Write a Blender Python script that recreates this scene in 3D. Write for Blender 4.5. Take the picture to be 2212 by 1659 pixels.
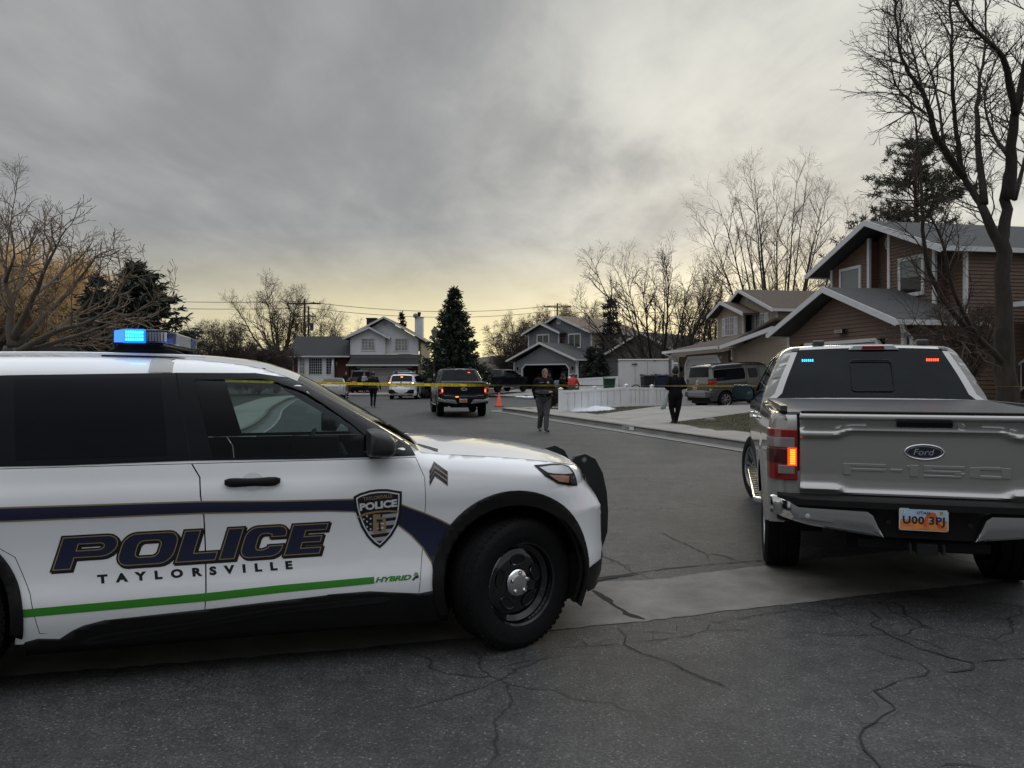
import bpy, bmesh, math, random
import numpy as np
from mathutils import Vector, Matrix, geometry
R = math.radians
for o in list(bpy.data.objects): bpy.data.objects.remove(o)
sc = bpy.context.scene
COL = sc.collection
# ---------------------------------------------------------------- camera
CX, CY, F, HC = 1106.0, 812.0, 1661.0, 1.61
cam = bpy.data.objects.new('camera', bpy.data.cameras.new('camera')); COL.objects.link(cam)
cam.location = (0, 0, HC); cam.rotation_euler = (R(90), 0, 0)
cam.data.sensor_width = 36; cam.data.lens = 36*F/2212; cam.data.shift_y = -17.5/2212
cam.data.clip_start = .05; cam.data.clip_end = 3000
sc.camera = cam
# ---------------------------------------------------------------- world: overcast evening sky, low sun behind cloud
w = bpy.data.worlds.new('World'); sc.world = w; w.use_nodes = True
wt = w.node_tree; wt.nodes.clear()
def WN(t, **k):
    n = wt.nodes.new(t)
    for a, b in k.items(): setattr(n, a, b)
    return n
def WL(a, b): wt.links.new(a, b)
wout = WN('ShaderNodeOutputWorld')
nish = WN('ShaderNodeTexSky', sky_type='NISHITA', sun_disc=False, sun_elevation=R(9), sun_rotation=R(17), altitude=1300, dust_density=3)
bg1 = WN('ShaderNodeBackground'); bg1.inputs[1].default_value = .05; WL(nish.outputs[0], bg1.inputs[0])
tc = WN('ShaderNodeTexCoord'); sep = WN('ShaderNodeSeparateXYZ'); WL(tc.outputs['Generated'], sep.inputs[0])
def WM(op, a, b=None, c=None, clamp=False):
    n = WN('ShaderNodeMath', operation=op, use_clamp=clamp)
    for i, v in enumerate((a, b, c)):
        if v is None: continue
        if isinstance(v, (int, float)): n.inputs[i].default_value = v
        else: WL(v, n.inputs[i])
    return n.outputs[0]
def WMIX(f, a, b, mode='MIX'):
    n = WN('ShaderNodeMix', data_type='RGBA', blend_type=mode)
    for i, v in ((0, f), (6, a), (7, b)):
        if isinstance(v, (int, float)): n.inputs[i].default_value = v
        elif isinstance(v, tuple): n.inputs[i].default_value = v+(1,)
        else: WL(v, n.inputs[i])
    return n.outputs[2]
def WSM(v, a, b, lo=0., hi=1.):
    n = WN('ShaderNodeMapRange', interpolation_type='SMOOTHSTEP')
    WL(v, n.inputs[0]); n.inputs[1].default_value = a; n.inputs[2].default_value = b
    n.inputs[3].default_value = lo; n.inputs[4].default_value = hi
    return n.outputs[0]
zup = WM('MAXIMUM', sep.outputs[2], 0.0)
den = WM('ADD', zup, .16)
cmb = WN('ShaderNodeCombineXYZ')
WL(WM('DIVIDE', sep.outputs[0], den), cmb.inputs[0]); WL(WM('DIVIDE', sep.outputs[1], den), cmb.inputs[1])
def cloud(scale, rot, sx, sy, detail, seed, dist=.4):
    mp = WN('ShaderNodeMapping'); WL(cmb.outputs[0], mp.inputs[0])
    mp.inputs['Rotation'].default_value = (0, 0, R(rot)); mp.inputs['Scale'].default_value = (sx, sy, 1)
    mp.inputs['Location'].default_value = (seed, seed*.37, 0)
    n = WN('ShaderNodeTexNoise'); WL(mp.outputs[0], n.inputs['Vector'])
    n.inputs['Scale'].default_value = scale; n.inputs['Detail'].default_value = detail
    n.inputs['Roughness'].default_value = .56; n.inputs['Distortion'].default_value = dist
    return n.outputs[0]
c1 = cloud(.62, 25, 1.0, .75, 7, 3.1, .25)
c2 = cloud(1.7, -38, 1.0, .55, 8, 7.7, .45)
c3 = cloud(4.6, -25, 1.0, .50, 8, 1.3, .4)
cl = WM('ADD', WM('ADD', WM('MULTIPLY', c1, .44), WM('MULTIPLY', c2, .34)), WM('MULTIPLY', c3, .22))
cl = WSM(cl, .37, .63)
base = WMIX(cl, (.232, .237, .242), (.365, .367, .362))
# brighter patch toward the hidden sun
def lobe(v, a, b):
    dn = WN('ShaderNodeVectorMath', operation='DOT_PRODUCT'); WL(tc.outputs['Generated'], dn.inputs[0])
    dn.inputs[1].default_value = Vector(v).normalized()[:]
    return WSM(dn.outputs['Value'], a, b)
lb = lobe((.40, 1, .26), .88, 1.0)
base = WMIX(WM('MULTIPLY', lb, WM('ADD', WM('MULTIPLY', cl, .75), .15)), base, (.68, .67, .60))
# warm band at the horizon ahead
az = lobe((.10, 1, .02), .74, 1.0)
band = WM('MULTIPLY', WSM(sep.outputs[2], .19, .0), WM('ADD', WM('MULTIPLY', az, .80), .14))
base = WMIX(WM('MULTIPLY', band, .9, clamp=True), base, (1.0, .86, .45))
# sky overhead and behind the camera is thinner cloud and brighter
bk = WSM(sep.outputs[1], .35, -.5)
ov = WSM(sep.outputs[2], .47, .80)
gain = WM('ADD', 1.0, WM('ADD', WM('MULTIPLY', bk, -.15), WM('MULTIPLY', ov, 3.4)))
hs = WN('ShaderNodeVectorMath', operation='SCALE'); WL(base, hs.inputs[0]); WL(gain, hs.inputs['Scale'])
tint = WMIX(WM('MAXIMUM', bk, ov), (1, 1, 1), (.95, .98, 1.04)); mt = WMIX(1.0, hs.outputs[0], tint, 'MULTIPLY')
bg2 = WN('ShaderNodeBackground'); WL(mt, bg2.inputs[0]); bg2.inputs[1].default_value = 1.0
mx = WN('ShaderNodeMixShader'); mx.inputs[0].default_value = .93
WL(bg1.outputs[0], mx.inputs[1]); WL(bg2.outputs[0], mx.inputs[2]); WL(mx.outputs[0], wout.inputs[0])
sun = bpy.data.objects.new('sun', bpy.data.lights.new('sun', 'SUN')); COL.objects.link(sun)
sun.data.energy = .5; sun.data.angle = R(14); sun.data.color = (1, .86, .62)
sun.rotation_euler = Vector((-math.sin(R(17)), -math.cos(R(17)), -math.tan(R(9)))).to_track_quat('-Z', 'Y').to_euler()
vs = sc.view_settings
vs.view_transform = 'Standard'; vs.look = 'None'; vs.exposure = .36; vs.gamma = 1; vs.use_curve_mapping = False
sc.cycles.max_bounces = 8; sc.cycles.transparent_max_bounces = 12

# ---------------------------------------------------------------- materials
MATS = {}
def mat(name, col, rough=.6, metal=0., noise=0., nscale=8., bump=0., bscale=40., coat=0., spec=.5, emit=None, es=0., alpha=None, trans=0., back=None, stretch=None, detail=4., col2=None, coatr=.03, ior=None):
    if name in MATS: return MATS[name]
    m = bpy.data.materials.new(name); m.use_nodes = True; nt = m.node_tree
    b = nt.nodes['Principled BSDF']; L = nt.links.new
    b.inputs['Base Color'].default_value = tuple(col)+(1,)
    b.inputs['Roughness'].default_value = rough; b.inputs['Metallic'].default_value = metal
    b.inputs['Coat Weight'].default_value = coat; b.inputs['Coat Roughness'].default_value = coatr
    b.inputs['Specular IOR Level'].default_value = spec
    if ior: b.inputs['IOR'].default_value = ior
    if trans: b.inputs['Transmission Weight'].default_value = trans
    if emit: b.inputs['Emission Color'].default_value = tuple(emit)+(1,); b.inputs['Emission Strength'].default_value = es
    if alpha is not None: b.inputs['Alpha'].default_value = alpha
    if noise or bump:
        t = nt.nodes.new('ShaderNodeTexCoord'); mp = nt.nodes.new('ShaderNodeMapping'); L(t.outputs['Object'], mp.inputs[0])
        if stretch: mp.inputs['Scale'].default_value = stretch
    if noise:
        n = nt.nodes.new('ShaderNodeTexNoise'); n.inputs['Scale'].default_value = nscale; n.inputs['Detail'].default_value = detail
        n.inputs['Roughness'].default_value = .62
        L(mp.outputs[0], n.inputs['Vector'])
        r = nt.nodes.new('ShaderNodeMapRange'); r.inputs[1].default_value = .3; r.inputs[2].default_value = .7
        L(n.outputs[0], r.inputs[0])
        x = nt.nodes.new('ShaderNodeMix'); x.data_type = 'RGBA'
        c2 = col2 if col2 else tuple(c*(1-noise) for c in col)
        c1_ = col if col2 else tuple(min(1, c*(1+noise)) for c in col)
        x.inputs[6].default_value = tuple(c2)+(1,); x.inputs[7].default_value = tuple(c1_)+(1,)
        L(r.outputs[0], x.inputs[0]); L(x.outputs[2], b.inputs['Base Color'])
    if bump:
        n = nt.nodes.new('ShaderNodeTexNoise'); n.inputs['Scale'].default_value = bscale; n.inputs['Detail'].default_value = 3
        L(mp.outputs[0], n.inputs['Vector'])
        bp = nt.nodes.new('ShaderNodeBump'); bp.inputs['Strength'].default_value = bump; bp.inputs['Distance'].default_value = .02
        L(n.outputs[0], bp.inputs['Height']); L(bp.outputs[0], b.inputs['Normal'])
    if back is not None:
        g = nt.nodes.new('ShaderNodeNewGeometry'); b2 = nt.nodes.new('ShaderNodeBsdfDiffuse'); b2.inputs[0].default_value = tuple(back)+(1,)
        ms = nt.nodes.new('ShaderNodeMixShader'); L(g.outputs['Backfacing'], ms.inputs[0]); L(b.outputs[0], ms.inputs[1]); L(b2.outputs[0], ms.inputs[2])
        L(ms.outputs[0], nt.nodes['Material Output'].inputs[0])
    MATS[name] = m; return m
def glass(name, tint=(.6, .75, .72), f=.12):
    """thin sheet of tinted glass: mostly see-through with a glossy reflection"""
    if name in MATS: return MATS[name]
    m = bpy.data.materials.new(name); m.use_nodes = True; nt = m.node_tree; nt.nodes.clear(); L = nt.links.new
    o = nt.nodes.new('ShaderNodeOutputMaterial'); t = nt.nodes.new('ShaderNodeBsdfTransparent'); t.inputs[0].default_value = tint+(1,)
    g = nt.nodes.new('ShaderNodeBsdfGlossy'); g.inputs['Roughness'].default_value = .01; g.inputs[0].default_value = (.45, .48, .5, 1)
    fr = nt.nodes.new('ShaderNodeFresnel'); fr.inputs[0].default_value = 1.5
    a = nt.nodes.new('ShaderNodeMath'); a.operation = 'ADD'; a.inputs[1].default_value = f-.04; L(fr.outputs[0], a.inputs[0])
    ms = nt.nodes.new('ShaderNodeMixShader'); L(a.outputs[0], ms.inputs[0]); L(t.outputs[0], ms.inputs[1]); L(g.outputs[0], ms.inputs[2])
    L(ms.outputs[0], o.inputs[0]); MATS[name] = m; return m

# ---------------------------------------------------------------- object helpers
def tag(o, label=None, cat=None, group=None, kind=None):
    if label: o['label'] = label
    if cat: o['category'] = cat
    if group: o['group'] = group
    if kind: o['kind'] = kind
    return o
def thing(name, label, cat, loc=(0, 0, 0), rz=0., group=None):
    o = bpy.data.objects.new(name, None); COL.objects.link(o); o.location = loc; o.rotation_euler = (0, 0, rz)
    o.empty_display_size = .2
    return tag(o, label, cat, group)
def link(name, me, mats, parent=None):
    o = bpy.data.objects.new(name, me); COL.objects.link(o)
    if mats is not None:
        for m in (mats if isinstance(mats, (list, tuple)) else [mats]): me.materials.append(m)
    if parent is not None: o.parent = parent
    return o
def tree_copy(o, parent=None):
    c = o.copy(); COL.objects.link(c); c.parent = parent
    for ch in [k for k in bpy.data.objects if k.parent == o]: tree_copy(ch, c)
    return c
def px(u, v, d): return Vector(((u-CX)/F*d, d, HC-(v-CY)/F*d))
def gnd(u, v, z=0.):
    d = (HC-z)*F/(v-CY); return Vector(((u-CX)/F*d, d, z))
class MB:
    def __init__(s): s.v = []; s.f = []; s.m = []; s.M = None
    def add(s, vs, fs, mi=0):
        b = len(s.v)
        if s.M is not None: vs = [s.M @ Vector(p) for p in vs]
        s.v += [tuple(p) for p in vs]; s.f += [tuple(b+i for i in f) for f in fs]
        s.m += ([mi]*len(fs) if isinstance(mi, int) else mi)
    def box(s, x0, x1, y0, y1, z0, z1, mi=0):
        s.add([(x0,y0,z0),(x1,y0,z0),(x1,y1,z0),(x0,y1,z0),(x0,y0,z1),(x1,y0,z1),(x1,y1,z1),(x0,y1,z1)],
              [(0,3,2,1),(4,5,6,7),(0,1,5,4),(1,2,6,5),(2,3,7,6),(3,0,4,7)], mi)
    def cbox(s, c, d, mi=0): s.box(c[0]-d[0]/2, c[0]+d[0]/2, c[1]-d[1]/2, c[1]+d[1]/2, c[2]-d[2]/2, c[2]+d[2]/2, mi)
    def prism(s, pts, h, mi=0):
        """pts: 3-D polygon, h: extrusion vector"""
        n = len(pts); p = [Vector(q) for q in pts]; h = Vector(h)
        nrm = Vector((0,0,0))
        for i in range(n): nrm += (p[i]-p[0]).cross(p[(i+1) % n]-p[0])
        if nrm.dot(h) > 0: p = p[::-1]
        s.add(p+[q+h for q in p], [tuple(range(n)), tuple(range(2*n-1, n-1, -1))]+[(i, i+n, (i+1) % n+n, (i+1) % n) for i in range(n)], mi)
    def tube(s, pts, rad, n=8, mi=0, caps=True, closed=False):
        pts = [Vector(p) for p in pts]; k = len(pts)
        rad = list(rad) if isinstance(rad, (list, tuple)) else [rad]*k
        vs = []; up = None
        for i, p in enumerate(pts):
            if closed: t = pts[(i+1) % k]-pts[i-1]
            else: t = pts[min(i+1, k-1)]-pts[max(i-1, 0)]
            if t.length < 1e-9: t = Vector((0,0,1))
            t.normalize()
            if up is None: up = t.orthogonal().normalized()
            up = (up-t*up.dot(t)); up = up.normalized() if up.length > 1e-6 else t.orthogonal().normalized()
            b = t.cross(up)
            for j in range(n):
                a = 2*math.pi*j/n; vs.append(p+(up*math.cos(a)+b*math.sin(a))*rad[i])
        fs = []
        for i in range(k if closed else k-1):
            for j in range(n):
                a, b2 = i*n+j, i*n+(j+1) % n; c, d = ((i+1) % k)*n+(j+1) % n, ((i+1) % k)*n+j
                fs.append((a, b2, c, d))
        if caps and not closed: fs += [tuple(range(n-1, -1, -1)), tuple((k-1)*n+j for j in range(n))]
        s.add(vs, fs, mi)
    def lathe(s, prof, axis='z', c=(0,0,0), n=24, mi=0, a0=0., a1=2*math.pi):
        """prof: (r, h) pairs revolved about an axis through c"""
        full = abs(a1-a0-2*math.pi) < 1e-6; cols = n if full else n+1
        vs = []
        for r, h in prof:
            for j in range(cols):
                a = a0+(a1-a0)*j/n; x, y = r*math.cos(a), r*math.sin(a)
                q = {'z': (x, y, h), 'y': (x, h, y), 'x': (h, x, y)}[axis]
                vs.append((q[0]+c[0], q[1]+c[1], q[2]+c[2]))
        fs = []
        for i in range(len(prof)-1):
            for j in range(n if full else n):
                j2 = (j+1) % cols if full else j+1
                fs.append((i*cols+j, i*cols+j2, (i+1)*cols+j2, (i+1)*cols+j))
        if axis == 'y': fs = [f[::-1] for f in fs]
        s.add(vs, fs, mi)
    def build(s, name, mats, parent=None, smooth=False, bevel=0., seg=2, auto=None, cleanup=True):
        me = bpy.data.meshes.new(name); me.from_pydata([tuple(p) for p in s.v], [], s.f)
        if len(s.m) == len(me.polygons): me.polygons.foreach_set('material_index', s.m)
        if cleanup:
            bm = bmesh.new(); bm.from_mesh(me); bmesh.ops.recalc_face_normals(bm, faces=bm.faces)
            if smooth or auto: bmesh.ops.remove_doubles(bm, verts=bm.verts, dist=1e-5)
            bm.to_mesh(me); bm.free()
        o = link(name, me, mats, parent)
        if smooth or auto: me.polygons.foreach_set('use_smooth', [True]*len(me.polygons))
        if auto: me.set_sharp_from_angle(angle=R(auto))
        if bevel:
            md = o.modifiers.new('b', 'BEVEL'); md.width = bevel; md.segments = seg; md.limit_method = 'ANGLE'; md.angle_limit = R(40)
            md.harden_normals = False
        me.update(); return o
# ---------------------------------------------------------------- flat shapes from outlines
def tess(loops):
    """loops of 2-D points (outer, holes...) -> verts, tris"""
    ls = [[Vector((p[0], p[1], 0)) for p in l] for l in loops]
    t = geometry.tessellate_polygon(ls); v = [p for l in ls for p in l]
    return v, t
def grid_mesh(groups, gx=.08, gy=.05):
    """groups: list of loop lists. returns bmesh in the plane cut by a grid"""
    bm = bmesh.new()
    for loops in groups:
        v, t = tess(loops); bv = [bm.verts.new(p) for p in v]
        for a, b, c in t:
            try: bm.faces.new((bv[a], bv[b], bv[c]))
            except ValueError: pass
    if not bm.verts: return bm
    for ax, g in ((0, gx), (1, gy)):
        if not g: continue
        lo = min(v.co[ax] for v in bm.verts); hi = max(v.co[ax] for v in bm.verts)
        k = math.floor(lo/g)+1
        while k*g < hi:
            if k*g > lo+1e-5 and k*g < hi-1e-5:
                n = [0, 0, 0]; n[ax] = 1; co = [0, 0, 0]; co[ax] = k*g
                bmesh.ops.bisect_plane(bm, geom=bm.verts[:]+bm.edges[:]+bm.faces[:], plane_co=co, plane_no=n, dist=1e-5)
            k += 1
    return bm
def text_loops(s, space=1.0, font_off=0.0, size=1.0, extr=0):
    """triangulated 2-D text from the built-in font -> (verts2d, faces)"""
    cu = bpy.data.curves.new('t', 'FONT'); cu.body = s; cu.size = size; cu.space_character = space; cu.offset = font_off
    cu.resolution_u = 3; cu.fill_mode = 'FRONT'
    ob = bpy.data.objects.new('t', cu); me = bpy.data.meshes.new_from_object(ob)
    vs = [tuple(v.co[:2]) for v in me.vertices]; fs = [tuple(p.vertices) for p in me.polygons]
    bpy.data.objects.remove(ob); bpy.data.curves.remove(cu); bpy.data.meshes.remove(me)
    return vs, fs
def shape2d(loops, off=0.0, res=4):
    """polygon loops (with holes) grown by off -> (verts2d, faces)"""
    cu = bpy.data.curves.new('s', 'CURVE'); cu.dimensions = '2D'; cu.fill_mode = 'FRONT' if hasattr(cu, 'fill_mode') else 'BOTH'; cu.offset = off
    for l in loops:
        sp = cu.splines.new('POLY'); sp.points.add(len(l)-1)
        for i, p in enumerate(l): sp.points[i].co = (p[0], p[1], 0, 1)
        sp.use_cyclic_u = True
    ob = bpy.data.objects.new('s', cu); me = bpy.data.meshes.new_from_object(ob)
    vs = [tuple(v.co[:2]) for v in me.vertices]; fs = [tuple(p.vertices) for p in me.polygons]
    bpy.data.objects.remove(ob); bpy.data.curves.remove(cu); bpy.data.meshes.remove(me)
    return vs, fs
def arcpts(cx, cy, r, a0, a1, n, ry=None):
    ry = ry or r
    return [(cx+r*math.cos(R(a0+(a1-a0)*i/n)), cy+ry*math.sin(R(a0+(a1-a0)*i/n))) for i in range(n+1)]
def interp(xs, ys):
    xs = np.array(xs, float); ys = np.array(ys, float); ms = np.gradient(ys, xs)
    def f(x):
        x = np.clip(x, xs[0], xs[-1]); i = np.clip(np.searchsorted(xs, x)-1, 0, len(xs)-2)
        h = xs[i+1]-xs[i]; t = (x-xs[i])/h
        return (2*t**3-3*t**2+1)*ys[i]+(t**3-2*t**2+t)*h*ms[i]+(-2*t**3+3*t**2)*ys[i+1]+(t**3-t**2)*h*ms[i+1]
    return f
def curve_pts(pts, n=8):
    """smooth polyline through points (Catmull-Rom)"""
    out = []; P = [np.array(p, float) for p in pts]
    for i in range(len(P)-1):
        p0 = P[max(i-1, 0)]; p1 = P[i]; p2 = P[i+1]; p3 = P[min(i+2, len(P)-1)]
        for k in range(n):
            t = k/n; out.append(tuple(.5*((2*p1)+(-p0+p2)*t+(2*p0-5*p1+4*p2-p3)*t*t+(-p0+3*p1-3*p2+p3)*t**3)))
    out.append(tuple(P[-1])); return out
# ---------------------------------------------------------------- car shells
class Shell:
    """A vehicle shell: side silhouette (x forward, z up) inflated to half width yw(x, z)."""
    def __init__(s, top, yw, rnd=.09, crown=.03, rndf=None):
        s.top = np.array(top, float); s.yw = yw; s.rnd = rnd; s.crown = crown; s.rndf = rndf
    def dist(s, x, z):
        x = np.atleast_1d(x).astype(float); z = np.atleast_1d(z).astype(float)
        a = s.top[:-1]; b = s.top[1:]; d = b-a; L2 = (d**2).sum(1)+1e-12
        t = np.clip(((x[:, None]-a[:, 0])*d[:, 0]+(z[:, None]-a[:, 1])*d[:, 1])/L2, 0, 1)
        return np.sqrt((x[:, None]-a[:, 0]-t*d[:, 0])**2+(z[:, None]-a[:, 1]-t*d[:, 1])**2).min(1)
    def y(s, x, z):
        x = np.atleast_1d(x).astype(float); z = np.atleast_1d(z).astype(float)
        r = s.rnd if s.rndf is None else s.rndf(x, z)
        q = np.clip(1-s.dist(x, z)/r, 0, 1)
        return s.yw(x, z)-r*(1-np.sqrt(np.maximum(0, 1-q*q)))
    def panel(s, name, groups, mats, parent, off=0., sides=(-1, 1), gx=.08, gy=.04, tris=None):
        if len(sides) > 1:
            o = [s.panel(name, groups, mats, parent, off, (q,), gx, gy, tris) for q in sides]; return o[0]
        bm = bmesh.new()
        if tris is not None:
            for vs, fs in tris:
                bv = [bm.verts.new((p[0], p[1], 0)) for p in vs]
                for f in fs:
                    try: bm.faces.new([bv[i] for i in f])
                    except ValueError: pass
            bm2 = bm
            for ax, g in ((0, gx), (1, gy)):
                lo = min(v.co[ax] for v in bm2.verts); hi = max(v.co[ax] for v in bm2.verts); k = math.floor(lo/g)+1
                while k*g < hi-1e-5:
                    n = [0,0,0]; n[ax] = 1; co = [0,0,0]; co[ax] = k*g
                    if k*g > lo+1e-5: bmesh.ops.bisect_plane(bm2, geom=bm2.verts[:]+bm2.edges[:]+bm2.faces[:], plane_co=co, plane_no=n, dist=1e-5)
                    k += 1
            bm = bm2
        else:
            bm.free(); bm = grid_mesh(groups, gx, gy)
        P = np.array([v.co[:2] for v in bm.verts]); x, z = P[:, 0], P[:, 1]
        bm.verts.ensure_lookup_table(); bm.faces.ensure_lookup_table()
        idx = {v: i for i, v in enumerate(bm.verts)}
        faces = [[idx[v] for v in f.verts] for f in bm.faces]; bm.free()
        e = .003; yy = s.y(x, z)
        gx_ = np.clip((s.y(x+e, z)-s.y(x-e, z))/(2*e), -6, 6); gz_ = np.clip((s.y(x, z+e)-s.y(x, z-e))/(2*e), -6, 6)
        N = np.stack([-gx_, np.ones_like(gx_), -gz_], 1); N /= np.linalg.norm(N, axis=1)[:, None]
        V = []; FS = []; NN = []
        for sg in sides:
            b = len(V)
            Q = np.stack([x+N[:, 0]*off, (yy+N[:, 1]*off), z+N[:, 2]*off], 1); Q[:, 1] *= sg
            n2 = N.copy(); n2[:, 1] *= sg
            V += [tuple(q) for q in Q]; NN += [tuple(q) for q in n2]
            for f in faces:
                a = np.array([P[i] for i in f]); ar = 0
                for i in range(len(f)): ar += a[i][0]*a[(i+1) % len(f)][1]-a[(i+1) % len(f)][0]*a[i][1]
                ccw = ar > 0      # seen with x right, z up: that is the -y view
                ff = f if (ccw == (sg < 0)) else f[::-1]
                FS.append([b+i for i in ff])
        me = bpy.data.meshes.new(name); me.from_pydata(V, [], FS); o = link(name, me, mats, parent)
        me.polygons.foreach_set('use_smooth', [True]*len(me.polygons))
        me.normals_split_custom_set_from_vertices(NN)
        return o
    def strip(s, name, i0, i1, mats, parent, off=0., t0=-1., t1=1., n=14, dens=.06, pts=None):
        """cap between the two sides along top[i0..i1]"""
        P = s.top[i0:i1+1] if pts is None else np.array(pts, float)
        out = [P[0]]
        for a, b in zip(P[:-1], P[1:]):
            k = max(1, int(np.linalg.norm(b-a)/dens)); out += [a+(b-a)*j/k for j in range(1, k+1)]
        P = np.array(out); T = np.gradient(P, axis=0); T /= np.linalg.norm(T, axis=1)[:, None]+1e-9
        Nn = np.stack([-T[:, 1], T[:, 0]], 1)   # outward when the outline runs rear -> top -> front
        yh = s.y(P[:, 0]-Nn[:, 0]*.0005, P[:, 1]-Nn[:, 1]*.0005)
        V = []; 
        for (x, z), nn, h in zip(P, Nn, yh):
            for j in range(n+1):
                t = t0+(t1-t0)*j/n; c = s.crown*(1-t*t)+off
                V.append((x+nn[0]*c, t*h, z+nn[1]*c))
        Fs = [(i*(n+1)+j, (i+1)*(n+1)+j, (i+1)*(n+1)+j+1, i*(n+1)+j+1) for i in range(len(P)-1) for j in range(n)]
        me = bpy.data.meshes.new(name); me.from_pydata(V, [], Fs); o = link(name, me, mats, parent)
        me.polygons.foreach_set('use_smooth', [True]*len(me.polygons))
        me.set_sharp_from_angle(angle=R(50)); return o
def arch_cut(xc, zc, r, z0, n=20, ry=None):
    """points along a wheel opening from front foot to rear foot as seen going rearwards (clockwise bottom edge)"""
    ry = ry or r; a = math.degrees(math.asin(max(-1, min(1, (z0-zc)/ry))))
    return [(xc+r*math.cos(R(t)), zc+ry*math.sin(R(t))) for t in np.linspace(a, 180-a, n+1)]
def make_wheel(parent, name, loc, r=.38, w=.255, steer=0., side=-1, rim_r=.235, style='steel', rim=None, tyre=None, n=48, cap=None, spokes=5):
    """wheel with its outer face toward side*y"""
    e = bpy.data.objects.new(name, None); COL.objects.link(e); e.parent = parent; e.location = loc; e.rotation_euler = (0, 0, steer); e.empty_display_size = .1
    tyre = tyre or mat('tyre_rubber', (.0065, .0065, .007), .75, spec=.18, noise=.25, nscale=30, bump=.2, bscale=60)
    rim = rim or mat('black_wheel_steel', (.006, .006, .007), .14, coat=.8)
    sg = side; h = w/2
    m = MB()
    prof = [(rim_r, -h*.86), (rim_r+.02, -h*.94), (r*.84, -h*1.0), (r*.93, -h*.97), (r*.985, -h*.82), (r, -h*.6), (r, -h*.30), (r-.008, -h*.28), (r-.008, -h*.22), (r, -h*.20), (r, h*.20), (r-.008, h*.22), (r-.008, h*.28), (r, h*.3), (r, h*.6), (r*.985, h*.82), (r*.93, h*.97), (r*.90, h*.985), (r*.895, h*1.0), (r*.84, h*1.01), (r*.74, h*1.0), (rim_r+.035, h*.97), (rim_r+.012, h*.93), (rim_r, h*.86)]
    m.lathe([(a, b*sg) for a, b in prof], 'y', n=n)
    # tread blocks
    nb = 60 if n >= 40 else 0
    for k in range(nb):
        a = 2*math.pi*k/nb
        for s_ in (-1, 1):
            m.M = Matrix.Rotation(a, 4, 'Y'); m.box(-.012, .012, s_*h*.34 if s_ > 0 else -h*.86, h*.86 if s_ > 0 else -h*.34, r-.006, r+.0004)
    m.M = None
    t = m.build('tyre', tyre, e, auto=35)
    m = MB(); R1 = rim_r+.008
    lip = [(R1-.02, -h*.8), (R1-.02, h*.55), (R1-.012, h*.86), (R1, h*.92), (R1, h*.80)]
    m.lathe([(a, b*sg) for a, b in lip], 'y', n=n)
    if style == 'steel':
        m.lathe([(a, b*sg) for a, b in [(R1-.02, h*.55), (R1-.05, h*.40), (R1-.066, h*.44), (.155, h*.52), (.11, h*.46), (.085, h*.50), (0.001, h*.50)]], 'y', n=n)
        dk = mat('wheel_slot', (.002, .002, .002), .9)
        for k in range(5):   # dished slots with raised rims
            a = 2*math.pi*(k+.5)/5-math.pi/2; c = (math.cos(a)*.135, h*.53*sg, math.sin(a)*.135)
            ring = []; hole = []
            for j in range(20):
                b = 2*math.pi*j/20; u, v = .052*math.cos(b), .027*math.sin(b)
                tx, tz = -math.sin(a), math.cos(a)
                ring.append((c[0]+tx*u+math.cos(a)*v, c[1]+.0*sg, c[2]+tz*u+math.sin(a)*v))
            m.tube(ring, .006, 6, closed=True)
            m.add([(p[0], p[1]+.001*sg, p[2]) for p in ring], [tuple(range(20))], 1)
        mats = [rim, dk]
    elif style == 'alloy':
        m.lathe([(a, b*sg) for a, b in [(R1-.02, -h*.1), (.07, -h*.1), (0.001, -h*.1)]], 'y', n=n, mi=1)
        for k in range(spokes):
            a = 2*math.pi*k/spokes
            for dsp in (-.16, .16):
                a1 = a+dsp*.35; a2 = a+dsp
                p0 = Vector((math.cos(a1)*.05, h*.62*sg, math.sin(a1)*.05)); p1 = Vector((math.cos(a2)*(R1-.012), h*.80*sg, math.sin(a2)*(R1-.012)))
                tt = Vector((-math.sin(a), 0, math.cos(a)))*.013; dn = Vector((0, -h*.35*sg, 0))
                m.prism([p0-tt, p1-tt, p1+tt, p0+tt], dn)
        m.lathe([(a, b*sg) for a, b in [(.065, h*.3), (.06, h*.66), (.03, h*.70), (0.001, h*.70)]], 'y', n=20)
        mats = [rim, mat('wheel_dark', (.01, .01, .01), .7)]
    else: mats = [rim]
    m.build('rim', mats, e, auto=40)
    if cap:
        m = MB(); m.lathe([(a, b*sg) for a, b in [(.088, h*.50), (.084, h*.60), (.07, h*.68), (.04, h*.715), (0.001, h*.725)]], 'y', n=28)
        for k in range(5):
            a = 2*math.pi*k/5+.3; m.lathe([(r_, hh*sg) for r_, hh in [(.013, h*.60), (.013, h*.74), (.009, h*.78), (.0005, h*.785)]], 'y', c=(math.cos(a)*.058, 0, math.sin(a)*.058), n=10)
        m.build('hub_cap', cap, e, auto=40)
    return e
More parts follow.
